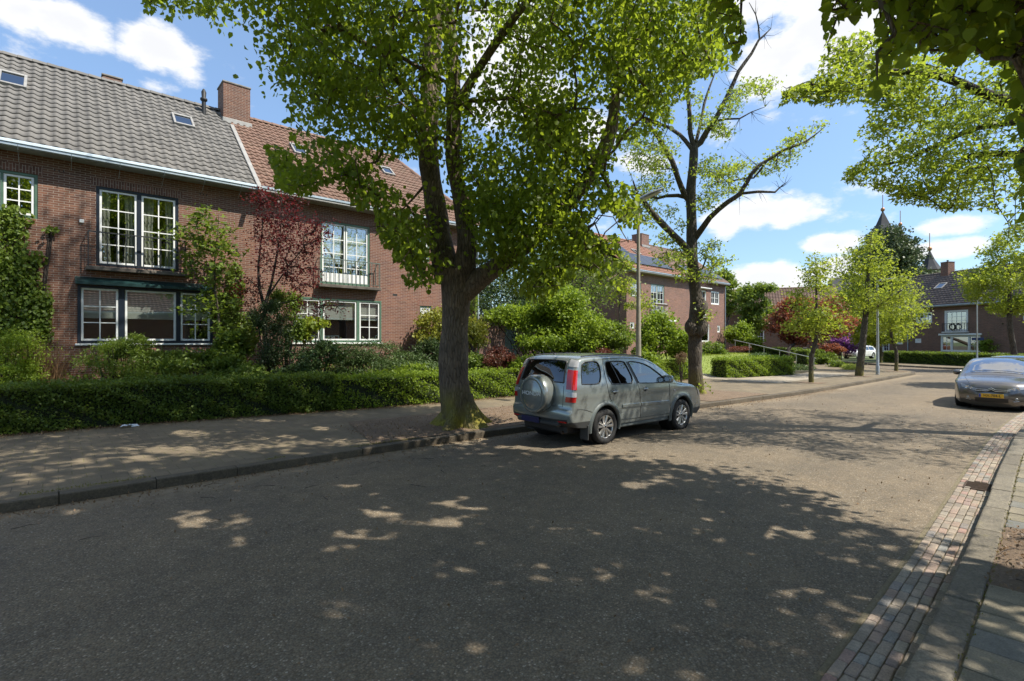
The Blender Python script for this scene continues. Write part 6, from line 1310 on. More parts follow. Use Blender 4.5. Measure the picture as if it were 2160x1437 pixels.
# ------------------------------------------------------------------ street furniture
POLE = simple('lamp_post_paint', (.30, .27, .21), .6, .1, .18, 4, .1)
ALU = simple('aluminium', (.42, .42, .41), .4, .7, .12, 3)
LAMPG = simple('lamp_cover', (.5, .5, .48), .35, 0, .05, 3)
def street_lamp(label, loc, H, r0, r1, arm, az, tilt=.25, mat=POLE):
    t = empty('street_lamp', loc, az, label, 'street lamp', 'street lamps')
    mb = MB(); mb.lathe([(r0 * 1.25, -.05), (r0 * 1.25, .45), (r0, .5), (r0 * .95, 1.6), (r1 * 1.2, H * .6), (r1, H)], 14); mb.build('pole', mat, t)
    mb = MB(); c, s = math.cos(tilt), math.sin(tilt); M = Matrix.Translation((0, 0, H)) @ Matrix.Rotation(-tilt, 4, 'Y')
    prof = [(-.05, .045, .05), (.08, .065, .07), (.25, .10, .085), (arm * .6, .115, .075), (arm * .9, .09, .05), (arm, .04, .02)]
    vs = []; n = 10
    for x, w, h in prof:
        for k in range(n + 1): th = math.pi * k / n; vs.append(M @ Vector((x, math.cos(th) * w, math.sin(th) * h)))
    fs = [(i * (n + 1) + k, i * (n + 1) + k + 1, (i + 1) * (n + 1) + k + 1, (i + 1) * (n + 1) + k) for i in range(len(prof) - 1) for k in range(n)]
    mb.add(vs, [f[::-1] for f in fs], 0, True); hd = mb.build('lamp_head', ALU, t)
    mb = MB(); M2 = M @ Matrix.Translation((0, 0, -.02)); mb.prism([(.16, -.08), (arm * .88, -.075), (arm * .94, 0), (arm * .88, .075), (.16, .08)], -.03, .015, 0, M2); mb.build('lamp_cover', LAMPG, hd)
    return t
street_lamp('tall street lamp with concrete-coloured pole rising behind the silver off-road car', (13.0, 8.98, PZ), 6.1, .085, .045, .78, R(-80))
p = gnd(1852, 795, PZ); street_lamp('second street lamp with slim pale pole between the far kerb trees', (34.3, 7.9, PZ), 5.2, .075, .045, .7, R(-80), .2, ALU)
px_ = ray(2061); sl = street_lamp('slim street lamp carrying a blue street name plate at the far hedge', (px_[0] * 38.6, px_[1] * 38.6, .1), 5.0, .06, .04, .6, R(-120), .2, ALU)
BLUE = simple('blue_sign', (.02, .05, .16), .4, 0, .05, 3)
mb = MB(); M = Matrix.Rotation(R(120 - 60), 4, 'Z'); mb.bbox(-.42, .42, -.07, -.055, 1.95, 2.15, .008, 0, Matrix.Rotation(R(120) - R(60) + R(120), 4, 'Z')); mb.build('name_plate', BLUE, sl)
def handrail():
    a, c = Vector((40.6, 19.0, 0)), Vector((38.9, 12.5, 0)); t = empty('handrail', (a.x, a.y, 0), 0, 'pale metal handrail sloping down the garden bank toward the footpath', 'handrail')
    z = lambda u: 2.07 + (.80 - 2.07) * u
    mb = MB(); mb.tube([Vector((0, 0, z(0))), (c - a) + Vector((0, 0, z(1)))], .03, 8); mb.build('rail', ALU, t)
    for k in range(6):
        u = k / 5 * .96 + .02; p = (c - a) * u; zz = min(z(u) - .3, terr(*(a + p).xy)); mb = MB(); mb.tube([p + Vector((0, 0, zz - .1)), p + Vector((0, 0, z(u)))], .022, 6); mb.build('post', ALU, t)
handrail()
PAPER = simple('paper', (.6, .64, .68), .7, 0, .06, 6)
t = empty('paper_litter', (1.14, 13.98, PZ + .002), 0, 'crumpled white paper lying on the footpath in front of the long shaded hedge', 'litter')
mb = MB(); vs = []
for i in range(7):
    for j in range(6): vs.append((-.14 + i * .035 + random.uniform(-.008, .008), -.06 + j * .022, .02 + random.uniform(0, .05) * (1 if i not in (0, 6) else .3)))
mb.add(vs, [(i * 6 + j, i * 6 + 6 + j, i * 6 + 7 + j, i * 6 + 1 + j) for i in range(6) for j in range(5)]); mb.add([(.04, -.05, .01), (.2, -.0, .005), (.16, .03, .05), (.05, .0, .06)], [(0, 1, 2, 3)]); mb.build('sheet', PAPER, t)
# black notice board leaning at the far garage
x, y = ray(1692); t_ = 47; tt = empty('garden_board', (x * t_, y * t_, .12), R(-30), 'dark board standing on the drive beneath the red maple', 'board')
mb = MB(); mb.bbox(-.5, .5, -.03, .03, .15, 1.25, .02); mb.build('panel', BLACK, tt); mb = MB(); mb.box(-.45, -.4, -.02, .02, -.1, .15); mb.box(.4, .45, -.02, .02, -.1, .15); mb.build('leg', IRON, tt)

# ------------------------------------------------------------------ cars
def paint(name, c, flake=.6):
    m, N, L, B = nodes_of(name); tc = N.new('ShaderNodeTexCoord'); n = noise(N, L, tc.outputs['Object'], 2.2, 6, .7)
    B.inputs['Metallic'].default_value = flake; B.inputs['Roughness'].default_value = .24; B.inputs['Coat Weight'].default_value = .7; B.inputs['Coat Roughness'].default_value = .05
    # thin road dust on the lower body
    sp = N.new('ShaderNodeSeparateXYZ'); L.new(tc.outputs['Object'], sp.inputs[0]); mr = N.new('ShaderNodeMapRange'); L.new(sp.outputs[2], mr.inputs[0]); mr.inputs[1].default_value = .75; mr.inputs[2].default_value = .25; mr.inputs[4].default_value = .25
    mm = N.new('ShaderNodeMath'); mm.operation = 'MULTIPLY'; L.new(mr.outputs[0], mm.inputs[0]); L.new(n, mm.inputs[1])
    L.new(mixc(N, L, mm.outputs[0], c, (.2, .18, .15)), B.inputs['Base Color']); return m
SILV = paint('silver_green_paint', (.26, .285, .272), .5); ANTH = paint('dark_grey_paint', (.15, .143, .138), .6); WHT = paint('white_car_paint', (.75, .76, .78), 0); YEL = paint('yellow_paint', (.62, .6, .02), .1)
CLAD = simple('grey_cladding', (.11, .125, .12), .5, .1, .1, 3); BUMP = simple('bumper_plastic', (.035, .036, .035), .55, 0, .15, 4); TYRE = simple('tyre_rubber', (.022, .021, .02), .85, 0, .3, 12, .2); RIM = simple('alloy_rim', (.55, .54, .52), .3, .85, .08, 3)
TRIMB = simple('black_trim', (.015, .016, .018), .4, 0, .1, 3); CHROME = simple('chrome', (.75, .75, .76), .12, 1, .03, 2); SEATM = simple('seat_fabric', (.05, .05, .055), .9, 0, .15, 6)
def lampm(name, c, rough=.12):
    m, N, L, B = nodes_of(name); B.inputs['Base Color'].default_value = (*c, 1); B.inputs['Roughness'].default_value = rough; B.inputs['Coat Weight'].default_value = 1
    tc = N.new('ShaderNodeTexCoord'); w = N.new('ShaderNodeTexWave'); w.inputs['Scale'].default_value = 60; L.new(tc.outputs['Object'], w.inputs[0]); bump(N, L, B, w.outputs[1], .08, .002); return m
REDL = lampm('red_lamp', (.42, .012, .01)); CLRL = lampm('clear_lamp', (.33, .33, .34)); HEADL = lampm('headlamp_glass', (.27, .28, .3), .06)
PLATEY = simple('yellow_plate', (.75, .42, .02), .5, 0, .04, 3); PLATEB = simple('blue_plate', (.012, .012, .06), .4, 0, .1, 3); EUB = simple('plate_band', (.02, .06, .35), .5, 0, .05, 3)
LETM = simple('lettering', (.7, .7, .7), .4, .3, .05, 3); LETB = simple('plate_letters', (.02, .018, .015), .5, 0, .1, 3)

def chaikin(pts, it=2, keep=()):
    for _ in range(it):
        out = [pts[0]]
        for i in range(len(pts) - 1):
            a, b_ = pts[i], pts[i + 1]; out += [(a[0] * .75 + b_[0] * .25, a[1] * .75 + b_[1] * .25), (a[0] * .25 + b_[0] * .75, a[1] * .25 + b_[1] * .75)]
        out.append(pts[-1]); pts = out
    return pts
def resample(pts, s):
    out = [pts[0]]
    for i in range(len(pts) - 1):
        a, b_ = Vector(pts[i]), Vector(pts[i + 1]); n = max(1, int(round((b_ - a).length / s)))
        for k in range(1, n + 1): q = a.lerp(b_, k / n); out.append((q.x, q.y))
    return out
def p_in(poly, x, y):
    c = False; j = len(poly) - 1
    for i in range(len(poly)):
        if (poly[i][1] > y) != (poly[j][1] > y) and x < (poly[j][0] - poly[i][0]) * (y - poly[i][1]) / ((poly[j][1] - poly[i][1]) or 1e-9) + poly[i][0]: c = not c
        j = i
    return c
def make_text(body, size, mat, parent, M, name='lettering', ext=.002, font_scale_x=1.0):
    cu = bpy.data.curves.new(name, 'FONT'); cu.body = body; cu.size = size; cu.extrude = ext; cu.align_x = 'CENTER'; cu.align_y = 'CENTER'; cu.offset = size * .012
    tmp = bpy.data.objects.new(name + '_tmp', cu); COL.objects.link(tmp); dg = bpy.context.evaluated_depsgraph_get(); me = bpy.data.meshes.new_from_object(tmp.evaluated_get(dg)); me.name = name
    bpy.data.objects.remove(tmp); me.transform(M @ Matrix.Diagonal((font_scale_x, 1, 1, 1))); me.materials.clear(); me.materials.append(mat)
    return link(bpy.data.objects.new(name, me), parent)

class Car:
    """the body skin: a side sheet bent by a width function and a band running over nose, roof and tail"""
    def __init__(s, root, outline, arches, half, zbelt, tumble, noser, tailr, crown=.05, nosec=.14, tailc=.06, fil=.09, sill=.3, cuts=()):
        s.root = root; s.half = half; s.zb = zbelt; s.tum = tumble; s.nr = noser; s.tr = tailr; s.fil = fil; s.crown = crown; s.nosec = nosec; s.tailc = tailc; s.cuts = cuts
        s.top = resample(chaikin(outline, 2), .045); s.x0 = min(p[0] for p in s.top); s.x1 = max(p[0] for p in s.top)
        bot = []
        for cx, cz, r in sorted(arches, key=lambda a: -a[0]):
            bot.append((cx + math.sqrt(max(.0001, r * r - (sill - cz) ** 2)), sill))
            a0 = math.atan2(sill - cz, math.sqrt(max(.0001, r * r - (sill - cz) ** 2)))
            n = 22
            for k in range(1, n): th = a0 + (math.pi - 2 * a0) * k / n; bot.append((cx + r * math.cos(th), cz + r * math.sin(th)))
            bot.append((cx - math.sqrt(max(.0001, r * r - (sill - cz) ** 2)), sill))
        s.bot = resample([s.top[-1]] + bot + [s.top[0]], .05)[1:-1]
        s.poly = s.top + s.bot; s.arches = arches
        s.topa = np.array(s.top)
    def dist(s, x, z):
        a = s.topa[:-1]; b_ = s.topa[1:]; p = np.array([x, z]); ab = b_ - a; t = np.clip(((p - a) * ab).sum(1) / (ab * ab).sum(1), 0, 1); q = a + ab * t[:, None]; return float(np.sqrt(((p - q) ** 2).sum(1)).min())
    def W(s, x, z):
        w = s.half
        if z > s.zb: w -= s.tum * ((z - s.zb) / .6) ** 1.15
        if z < .55: w -= .25 * (.55 - z) ** 1.5
        u = max(0, (x - (s.x1 - .75)) / .75); w -= s.nr * u ** 2
        u = max(0, ((s.x0 + .6) - x) / .6); w -= s.tr * u ** 2
        w += .012 * math.exp(-((z - s.zb + .12) / .05) ** 2)             # shoulder crease
        for cx, cz, r in s.arches: d = math.hypot(x - cx, z - cz) - r; w += .018 * math.exp(-(max(0, d) / .07) ** 2)
        return w
    def Y(s, x, z, d=None):
        if d is None: d = s.dist(x, z)
        f = s.fil; w = s.W(x, z)
        return w - f * (1 - math.sqrt(max(0, 1 - (1 - min(1, d / f)) ** 2)))
    def band_pt(s, i, v):
        # lateral position v in -1..1 across the band at outline station i
        x, z = s.top[i]; n = len(s.top); a = s.top[max(0, i - 1)]; b_ = s.top[min(n - 1, i + 1)]; tx, tz = b_[0] - a[0], b_[1] - a[1]; l = math.hypot(tx, tz) or 1
        nx, nz = -tz / l, tx / l; ye = s.Y(x, z, 0); k = 1 - abs(v) ** 2.8
        c = s.crown * max(0, nz) + s.nosec * max(0, nx) + s.tailc * max(0, -nx)
        return Vector((x + nx * c * k, v * ye, z + nz * c * k))
    def build(s, mats, bandmat, windows, band_windows, name='body'):
        # side sheets
        V = []; E_ = []
        def loop(pts):
            b = len(V); V.extend(Vector(p) for p in pts); E_.extend((b + i, b + (i + 1) % len(pts)) for i in range(len(pts)))
        loop(s.poly)
        wins = [resample(chaikin(w + [w[0]], 2), .05)[:-1] for w in windows]
        for w in wins: loop(w)
        for (ax_, az_), (bx_, bz_) in s.cuts:
            q = resample([(ax_, az_), (bx_, bz_)], .04); b = len(V); V.extend(Vector(p) for p in q); E_.extend((b + i, b + i + 1) for i in range(len(q) - 1))
        pts = []
        for x, z in s.top[1:-1:1]: pass
        for dd in (.012, .035, .065, .1):
            for i in range(1, len(s.top) - 1):
                a, b_ = s.top[i - 1], s.top[i + 1]; l = math.hypot(b_[0] - a[0], b_[1] - a[1]); nx, nz = (b_[1] - a[1]) / l, -(b_[0] - a[0]) / l
                pts.append((s.top[i][0] + nx * dd, s.top[i][1] + nz * dd))
        for x in np.arange(s.x0, s.x1, .07):
            for z in np.arange(.25, 1.75, .06): pts.append((x + .0013, z + .0017))
        for x, z in pts:
            if p_in(s.poly, x, z) and s.dist(x, z) > .009: V.append(Vector((x, z)))
        ov, oe, of, *_ = delaunay_2d_cdt(V, E_, [], 0, 1e-5)
        tris = []
        for f in of:
            cx = sum(ov[i].x for i in f) / 3; cz = sum(ov[i].y for i in f) / 3
            if p_in(s.poly, cx, cz) and not any(p_in(w, cx, cz) for w in wins): tris.append(tuple(f))
        bm = bmesh.new(); ds = [s.dist(v.x, v.y) for v in ov]
        for sg in (-1, 1):
            vm = [bm.verts.new((v.x, sg * s.Y(v.x, v.y, 0 if d < .004 else d), v.y)) for v, d in zip(ov, ds)]
            for t in tris:
                try: f = bm.faces.new([vm[i] for i in (t if sg < 0 else t[::-1])])
                except ValueError: continue
                f.smooth = True; cx = sum(v.co.x for v in f.verts) / 3; cz = sum(v.co.z for v in f.verts) / 3
                f.material_index = mats['side'](cx, cz) if callable(mats.get('side')) else 0
        nv = 20; vv = [-1 + 2 * k / nv for k in range(nv + 1)]; grid = [[bm.verts.new(s.band_pt(i, v)) for v in vv] for i in range(len(s.top))]
        for i in range(len(s.top) - 1):
            x, z = (s.top[i][0] + s.top[i + 1][0]) / 2, (s.top[i][1] + s.top[i + 1][1]) / 2
            for k in range(nv):
                v = (vv[k] + vv[k + 1]) / 2
                if any(i0 <= i < i1 and abs(v) < vm_ for i0, i1, vm_ in band_windows): continue
                f = bm.faces.new([grid[i][k], grid[i + 1][k], grid[i + 1][k + 1], grid[i][k + 1]][::1]); f.smooth = True; f.material_index = bandmat(x, z, v)
        bmesh.ops.remove_doubles(bm, verts=bm.verts, dist=.0006)
        loose = [v for v in bm.verts if not v.link_faces]; bmesh.ops.delete(bm, geom=loose, context='VERTS')
        bmesh.ops.recalc_face_normals(bm, faces=bm.faces)
        me = bpy.data.meshes.new(name); bm.to_mesh(me); bm.free()
        for m_ in mats['list']: me.materials.append(m_)
        o_ = bpy.data.objects.new(name, me); link(o_, s.root)
        # side glass, set in a little
        for wi, w in enumerate(wins):
            for sg in (-1, 1):
                c = Vector((sum(p[0] for p in w) / len(w), sum(p[1] for p in w) / len(w))); mb = MB(); n = len(w)
                vs = [Vector((c.x, sg * (s.W(c.x, c.y) - .012), c.y))]
                for k in (.5, 1.0):
                    for p in w: x, z = c.x + (p[0] - c.x) * k, c.y + (p[1] - c.y) * k; vs.append(Vector((x, sg * (s.W(x, z) - .012), z)))
                mb.add(vs, [(0, 1 + i, 1 + (i + 1) % n) for i in range(n)] + [(1 + i, 1 + n + i, 1 + n + (i + 1) % n, 1 + (i + 1) % n) for i in range(n)], 0, True); mb.build('side_window', mats['glass'][min(wi, len(mats['glass']) - 1)], s.root)
                # rubber surround
                mb = MB(); mb.tube([Vector((p[0], sg * (s.Y(p[0], p[1]) - .002), p[1])) for p in w + [w[0]]], .012, 5, 0, False); mb.build('window_seal', TRIMB, s.root)
        for q, (i0, i1, vm_) in enumerate(band_windows):
            mb = MB(); k_ = 14; vs = []
            for i in range(i0, i1 + 1):
                for k in range(k_ + 1): p = s.band_pt(i, vm_ * (-1 + 2 * k / k_) * 1.04); vs.append(p)
            mb.add(vs, [(i * (k_ + 1) + k, (i + 1) * (k_ + 1) + k, (i + 1) * (k_ + 1) + k + 1, i * (k_ + 1) + k + 1) for i in range(i1 - i0) for k in range(k_)], 0, True)
            mb.build('windscreen' if s.top[i0][0] > 0 else 'rear_window', mats['screen'][q], s.root)
        return o_
    def idx(s, x0, x1, z0, z1):
        q = [i for i, p in enumerate(s.top) if x0 <= p[0] <= x1 and z0 <= p[1] <= z1]; return min(q), max(q)
    def corner(s, zr, front, v0, din, mat, name, off=.008, side=None, zfun=None):
        # lamp patch wrapping the corner: outline stations in a height range, from band fraction v0 round to distance din on the side
        for sg in ((-1, 1) if side is None else (side,)):
            ids = [i for i, p in enumerate(s.top) if zr[0] <= p[1] <= zr[1] and ((p[0] > 0) == front)]
            ids = [i for i in ids if (ids[0] <= i)]
            mb = MB(); vs = []; cols = [v0 + (1 - v0) * k / 5 for k in range(6)]; dns = [0.006, .02, .04, .065, .09, .12, .16, .2, .25, .3]; dns = [d for d in dns if d <= din]
            for i in ids:
                x, z = s.top[i]; a = s.top[max(0, i - 1)]; b_ = s.top[min(len(s.top) - 1, i + 1)]; l = math.hypot(b_[0] - a[0], b_[1] - a[1]); tx, tz = (b_[0] - a[0]) / l, (b_[1] - a[1]) / l; nx, nz = -tz, tx
                for v in cols: p = s.band_pt(i, v); p = Vector((p.x + nx * off, p.y + off * .3 * (v - v0), p.z + nz * off)); p.y *= 1; vs.append(Vector((p.x, sg * p.y, p.z)))
                for d in dns: xx, zz = x - nx * d, z - nz * d * .2; yy = s.Y(xx, zz, d) + off; vs.append(Vector((xx + nx * off * max(0, 1 - d / .05), sg * yy, zz)))
            n = len(cols) + len(dns)
            mb.add(vs, [(r * n + k, (r + 1) * n + k, (r + 1) * n + k + 1, r * n + k + 1) for r in range(len(ids) - 1) for k in range(n - 1)], 0, True); mb.build(name, mat, s.root)
    def seam(s, pts, name='door_seam', r=.0055, mat=None, off=.0005):
        P = resample(chaikin(pts, 1), .05)
        for sg in (-1, 1): mb = MB(); mb.tube([Vector((x, sg * (s.Y(x, z) + off), z)) for x, z in P], r, 4, 0, False, False); mb.build(name, mat or TRIMB, s.root)
    def flare(s, mat, w=.05, name='arch_trim', out=.014):
        for cx, cz, r in s.arches:
            for sg in (-1, 1):
                vs = []; n = 26
                for k in range(n + 1):
                    th = R(-14) + (math.pi + R(28)) * k / n
                    for rr, o_ in ((r - .004, -.05), (r - .004, out), (r + w * .5, out + .006), (r + w, .0)):
                        x, z = cx + rr * math.cos(th), cz + rr * math.sin(th); vs.append(Vector((x, sg * (s.Y(x, z, max(s.dist(x, z), .03)) + o_), z)))
                mb = MB(); mb.add(vs, [(i * 4 + k, (i + 1) * 4 + k, (i + 1) * 4 + k + 1, i * 4 + k + 1) for i in range(n) for k in range(3)], 0, True); mb.build(name, mat, s.root)
def wheel(root, x, y, r, w, side, nsp=5, rimr=None, twin=True):
    rr = rimr or r * .64; t = bpy.data.objects.new('wheel', None); link(t, root); t.location = (x, y, r)
    mb = MB(); h = w / 2
    mb.lathe([(rr, -h * .82), (rr + .03, -h), (r - .035, -h), (r - .008, -h * .78), (r, -h * .5), (r, h * .5), (r - .008, h * .78), (r - .035, h), (rr + .03, h), (rr, h * .82)], 40, 0, 'Y')
    for k in range(3): mb.lathe([(r + .001, -h * .3 + k * h * .3), (r + .001, -h * .3 + k * h * .3 + .012)], 40, 0, 'Y')
    mb.build('tyre', TYRE, t); mb = MB(); o_ = side * h * .7
    mb.lathe([(rr * 1.0, side * h * .86), (rr * .95, side * h * .88), (rr * .93, side * h * .6), (rr * .9, -side * h * .5), (rr * 1.0, -side * h * .7)], 36, 0, 'Y')
    mb.lathe([(.001, o_ + side * .012), (rr * .14, o_ + side * .012), (rr * .2, o_), (rr * .24, o_ - side * .03)], 24, 0, 'Y')
    for k in range(nsp):
        for q in ((-.20, .20) if twin else (0,)):
            a = 2 * math.pi * k / nsp + q * (5 / nsp) * 1.3 + .3; wd = rr * (.13 if twin else .15); vs = []
            for u, ww, oo in ((.14, .6, .01), (.45, .75, .012), (.75, 1.0, .02), (.96, 1.15, .026)):
                c = Vector((math.cos(a), 0, math.sin(a))) * rr * u; pr = Vector((-math.sin(a), 0, math.cos(a)))
                for e, yy in ((-1, -.02), (-.6, 0), (.6, 0), (1, -.02)): vs.append(c + pr * wd * ww * e + Vector((0, o_ + side * (oo + yy), 0)))
            mb.add(vs, [(i * 4 + k_, (i + 1) * 4 + k_, (i + 1) * 4 + k_ + 1, i * 4 + k_ + 1) for i in range(3) for k_ in range(3)], 0, False)
    mb.build('rim', RIM, t); mb = MB(); mb.lathe([(.001, o_ - side * .05), (rr * .9, o_ - side * .05)], 24, 0, 'Y'); mb.lathe([(.001, o_ + side * .014), (rr * .1, o_ + side * .014)], 12, 0, 'Y'); mb.build('brake_disc', TRIMB, t)
def underbody(root, x0, x1, half, zf, arches, h=.42):
    mb = MB(); mb.box(x0 + .25, x1 - .3, -half + .28, half - .28, zf, zf + .06)
    for cx, cz, r in arches:
        for sg in (-1, 1): mb.lathe([(r + .01, sg * (half - .04)), (r + .01, sg * (half - .34)), (.01, sg * (half - .345))], 24, 0, 'Y', (cx, 0, cz))
    mb.build('underbody', BLACK, root)
def seats(root, xs, zf, half):
    for x in xs:
        for y in (-half * .45, half * .45):
            mb = MB(); mb.bbox(x - .25, x + .27, y - .25, y + .25, zf + .15, zf + .32, .04); M = Matrix.Translation((x - .26, y, zf + .3)) @ Matrix.Rotation(R(-14), 4, 'Y'); mb.bbox(-.07, .07, -.23, .23, 0, .58, .04, 0, M); mb.bbox(-.05, .05, -.12, .12, .6, .78, .035, 0, M); mb.build('seat', SEATM, root)
    mb = MB(); mb.bbox(xs[0] + .72, xs[0] + 1.0, -half + .15, half - .15, zf + .35, zf + .62, .05); mb.build('dashboard', TRIMB, root)
    mb = MB(); M = Matrix.Translation((xs[0] + .62, half * .45, zf + .6)) @ Matrix.Rotation(R(65), 4, 'Y'); P = [M @ Vector((math.cos(a) * .18, math.sin(a) * .18, 0)) for a in np.linspace(0, 2 * math.pi, 22)]; mb.tube(P, .014, 6); mb.build('steering_wheel', TRIMB, root)
def mirror(root, x, y, z, sg, mat, s=1.0):
    mb = MB(); M = Matrix.Translation((x, y * sg, z)) @ Matrix.Diagonal((s, sg * s, s, 1)); vs = []
    prof = [(-.02, .0, .5), (-.015, .0, 1), (.06, .0, .95), (.1, .0, .55), (.115, 0, .1)]; n = 14
    for x_, _, sc_ in prof:
        for k in range(n): th = 2 * math.pi * k / n; cy_, cz_ = math.cos(th), math.sin(th); vs.append(M @ Vector((x_, .12 + .105 * sc_ * math.copysign(abs(cy_) ** .7, cy_), .02 + .075 * sc_ * math.copysign(abs(cz_) ** .7, cz_))))
    mb.add(vs, [(i * n + k, i * n + (k + 1) % n, (i + 1) * n + (k + 1) % n, (i + 1) * n + k) for i in range(4) for k in range(n)], 0, True)
    mb.bbox(-.01, .05, -.03, .05, -.05, .0, .01, 0, M); m_ = mb.build('wing_mirror', mat, root)
    mb = MB(); vs = [M @ Vector((-.018, .12 + .095 * math.cos(2 * math.pi * k / 16), .02 + .062 * math.sin(2 * math.pi * k / 16))) for k in range(16)]; mb.add(vs, [tuple(range(16))]); mb.build('mirror_glass', CHROME, m_)

# silver off-road car seen from behind
def suv():
    root = empty('parked_car', (9.28, 7.06, .012), R(-2.7), 'silver-green off-road car with a spare wheel on its tailgate, parked by the big lime', 'car', 'cars parked along the kerb')
    out = [(-2.10, .40), (-2.22, .47), (-2.25, .60), (-2.235, .70), (-2.19, .74), (-2.185, .95), (-2.165, 1.12), (-2.09, 1.38), (-1.99, 1.60), (-1.90, 1.672), (-1.70, 1.70), (-1.1, 1.715), (-.5, 1.71), (0, 1.675), (.36, 1.575), (.75, 1.35), (1.12, 1.115), (1.22, 1.075), (1.5, 1.045), (1.85, .985), (2.08, .89), (2.17, .78), (2.23, .66), (2.26, .5), (2.22, .38), (2.08, .30)]
    arches = [(-1.29, .36, .41), (1.29, .36, .41)]
    c = Car(root, out, arches, .885, 1.10, .15, .10, .045, .035, .14, .055, .065, .36, cuts=[((-2.215, .50), (-1.69, .50)), ((1.69, .46), (2.235, .46))])
    wins = [[(-1.93, 1.20), (-1.90, 1.40), (-1.84, 1.60), (-1.60, 1.615), (-1.38, 1.61), (-1.35, 1.42), (-1.40, 1.25), (-1.47, 1.185), (-1.7, 1.185)],
            [(-1.10, 1.16), (-1.19, 1.30), (-1.20, 1.58), (-1.1, 1.605), (-.62, 1.60), (-.56, 1.55), (-.38, 1.15), (-.7, 1.145)],
            [(-.25, 1.14), (-.47, 1.55), (-.44, 1.59), (-.2, 1.575), (.14, 1.5), (.40, 1.36), (.75, 1.14), (.72, 1.115), (.2, 1.115)]]
    T = c.top; rw = c.idx(-2.16, -1.97, 1.17, 1.63); ws = [i for i, p in enumerate(T) if p[0] > .36 and p[1] > 1.14 and p[1] < 1.58]
    def bandmat(x, z, v):
        if z < .70 and x < -2: return 1 if z < .56 else 0
        if x > 1.9 and z < .5: return 1
        return 0
    side = lambda x, z: 1 if ((x < -1.69 and z < .50) or (x > 1.69 and z < .46)) else 0
    c.build({'list': [SILV, BUMP], 'side': side, 'glass': [CGLASS, CGLASS, CGLASSF], 'screen': [CGLASS, CGLASSF]}, bandmat, wins, [(rw[0], rw[1], .80), (min(ws), max(ws), .88)])
    c.flare(CLAD, .065)
    # black edge round the rear window
    mb = MB(); P = [c.band_pt(rw[0], v) for v in np.linspace(-.80, .80, 12)] + [c.band_pt(i, .80) for i in range(rw[0], rw[1])] + [c.band_pt(rw[1], v) for v in np.linspace(.80, -.80, 12)] + [c.band_pt(i, -.80) for i in range(rw[1], rw[0], -1)]; P.append(P[0]); mb.tube(P, .014, 5, 0, False); mb.build('window_seal', TRIMB, root)
    # pillars black, window divider
    for sg in (-1, 1):
        mb = MB()
        for a, b_, w in (((-.50, 1.585), (-.28, 1.135), .045), ((-1.04, 1.6), (-.83, 1.15), .012)):
            vs = []
            for u in np.linspace(0, 1, 6):
                x, z = a[0] + (b_[0] - a[0]) * u, a[1] + (b_[1] - a[1]) * u
                for e in (-w, w): vs.append(Vector((x + e, sg * (c.W(x, z) + .003), z)))
            mb.add(vs, [(2 * i, 2 * i + 2, 2 * i + 3, 2 * i + 1) for i in range(5)])
        mb.build('door_pillar', TRIMB, root)
    c.seam([(-1.24, 1.66), (-1.27, 1.4), (-1.24, 1.15), (-1.20, .95), (-1.13, .84)]); c.seam([(-.29, 1.12), (-.22, .9), (-.20, .42)]); c.seam([(.80, 1.09), (.83, .8), (.84, .42)])
    c.seam([(-.86, .44), (-.2, .42), (.84, .42)]); c.seam([(-1.24, 1.655), (-.8, 1.67), (-.35, 1.655), (.05, 1.62), (.38, 1.50)]); c.seam([(-2.06, .735), (-1.9, .73), (-1.68, .66)]); c.seam([(.83, 1.085), (1.3, 1.03)])
    # protective side moulding and sill
    for sg in (-1, 1):
        for x0, x1 in ((-.80, -.215), (-.19, .80)):
            mb = MB(); vs = []; xs = np.linspace(x0, x1, 10); zt = lambda x: .745 - .02 * (x + .8)
            for x in xs:
                for dz, o_ in ((-.075, -.002), (-.065, .022), (-.01, .026), (0, -.002)): vs.append(Vector((x, sg * (c.W(x, .7) + o_), zt(x) + dz)))
            mb.add(vs, [(i * 4 + k, (i + 1) * 4 + k, (i + 1) * 4 + k + 1, i * 4 + k + 1) for i in range(9) for k in range(3)] + [(0, 1, 2, 3), (36, 37, 38, 39)], 0, False); mb.build('side_moulding', SILV, root)
        mb = MB(); mb.bbox(-.86, .86, sg * .80 - .04, sg * .80 + .04, .27, .37, .02); mb.build('sill_trim', CLAD, root)
        for x in (-1.03, -.06):
            h = empty('door_handle', (0, 0, 0)); h.parent = root; y = c.W(x, 1.0)
            mb = MB(); mb.lathe([(.001, y + .003), (.048, y + .003), (.05, y - .01)], 16, 0, 'Y'); mb.v = [(a[0] * 1.2 + x, a[1] * sg, a[2] + 1.005) for a in mb.v]; mb.build('handle_recess', TRIMB, h)
            mb = MB(); mb.bbox(x - .085, x + .085, sg * (y + .018) - .01, sg * (y + .018) + .01, .995, 1.025, .008); mb.bbox(x - .085, x - .06, min(sg * y, sg * (y + .02)), max(sg * y, sg * (y + .02)), .995, 1.025, .004); mb.bbox(x + .06, x + .085, min(sg * y, sg * (y + .02)), max(sg * y, sg * (y + .02)), .995, 1.025, .004); mb.build('grip', SILV, h)
        # fender badge
        mb = MB(); x = 1.0; mb.bbox(x - .03, x + .03, sg * c.W(x, .93) - .006, sg * c.W(x, .93) + .006, .90, .93, .004); mb.build('side_indicator', CLRL, root)
        # roof rail
        mb = MB(); P = []
        for x in np.linspace(-1.75, .15, 16): i = min(range(len(T)), key=lambda k: abs(T[k][0] - x) + (0 if T[k][1] > 1.4 else 9)); q = c.band_pt(i, sg * .97); P.append(q + Vector((0, 0, .018)))
        mb.tube(P, .012, 6); mb.build('roof_rail', TRIMB, root)
        mirror(root, .66, .80, 1.16, sg, TRIMB if sg > 0 else SILV, 1.15)
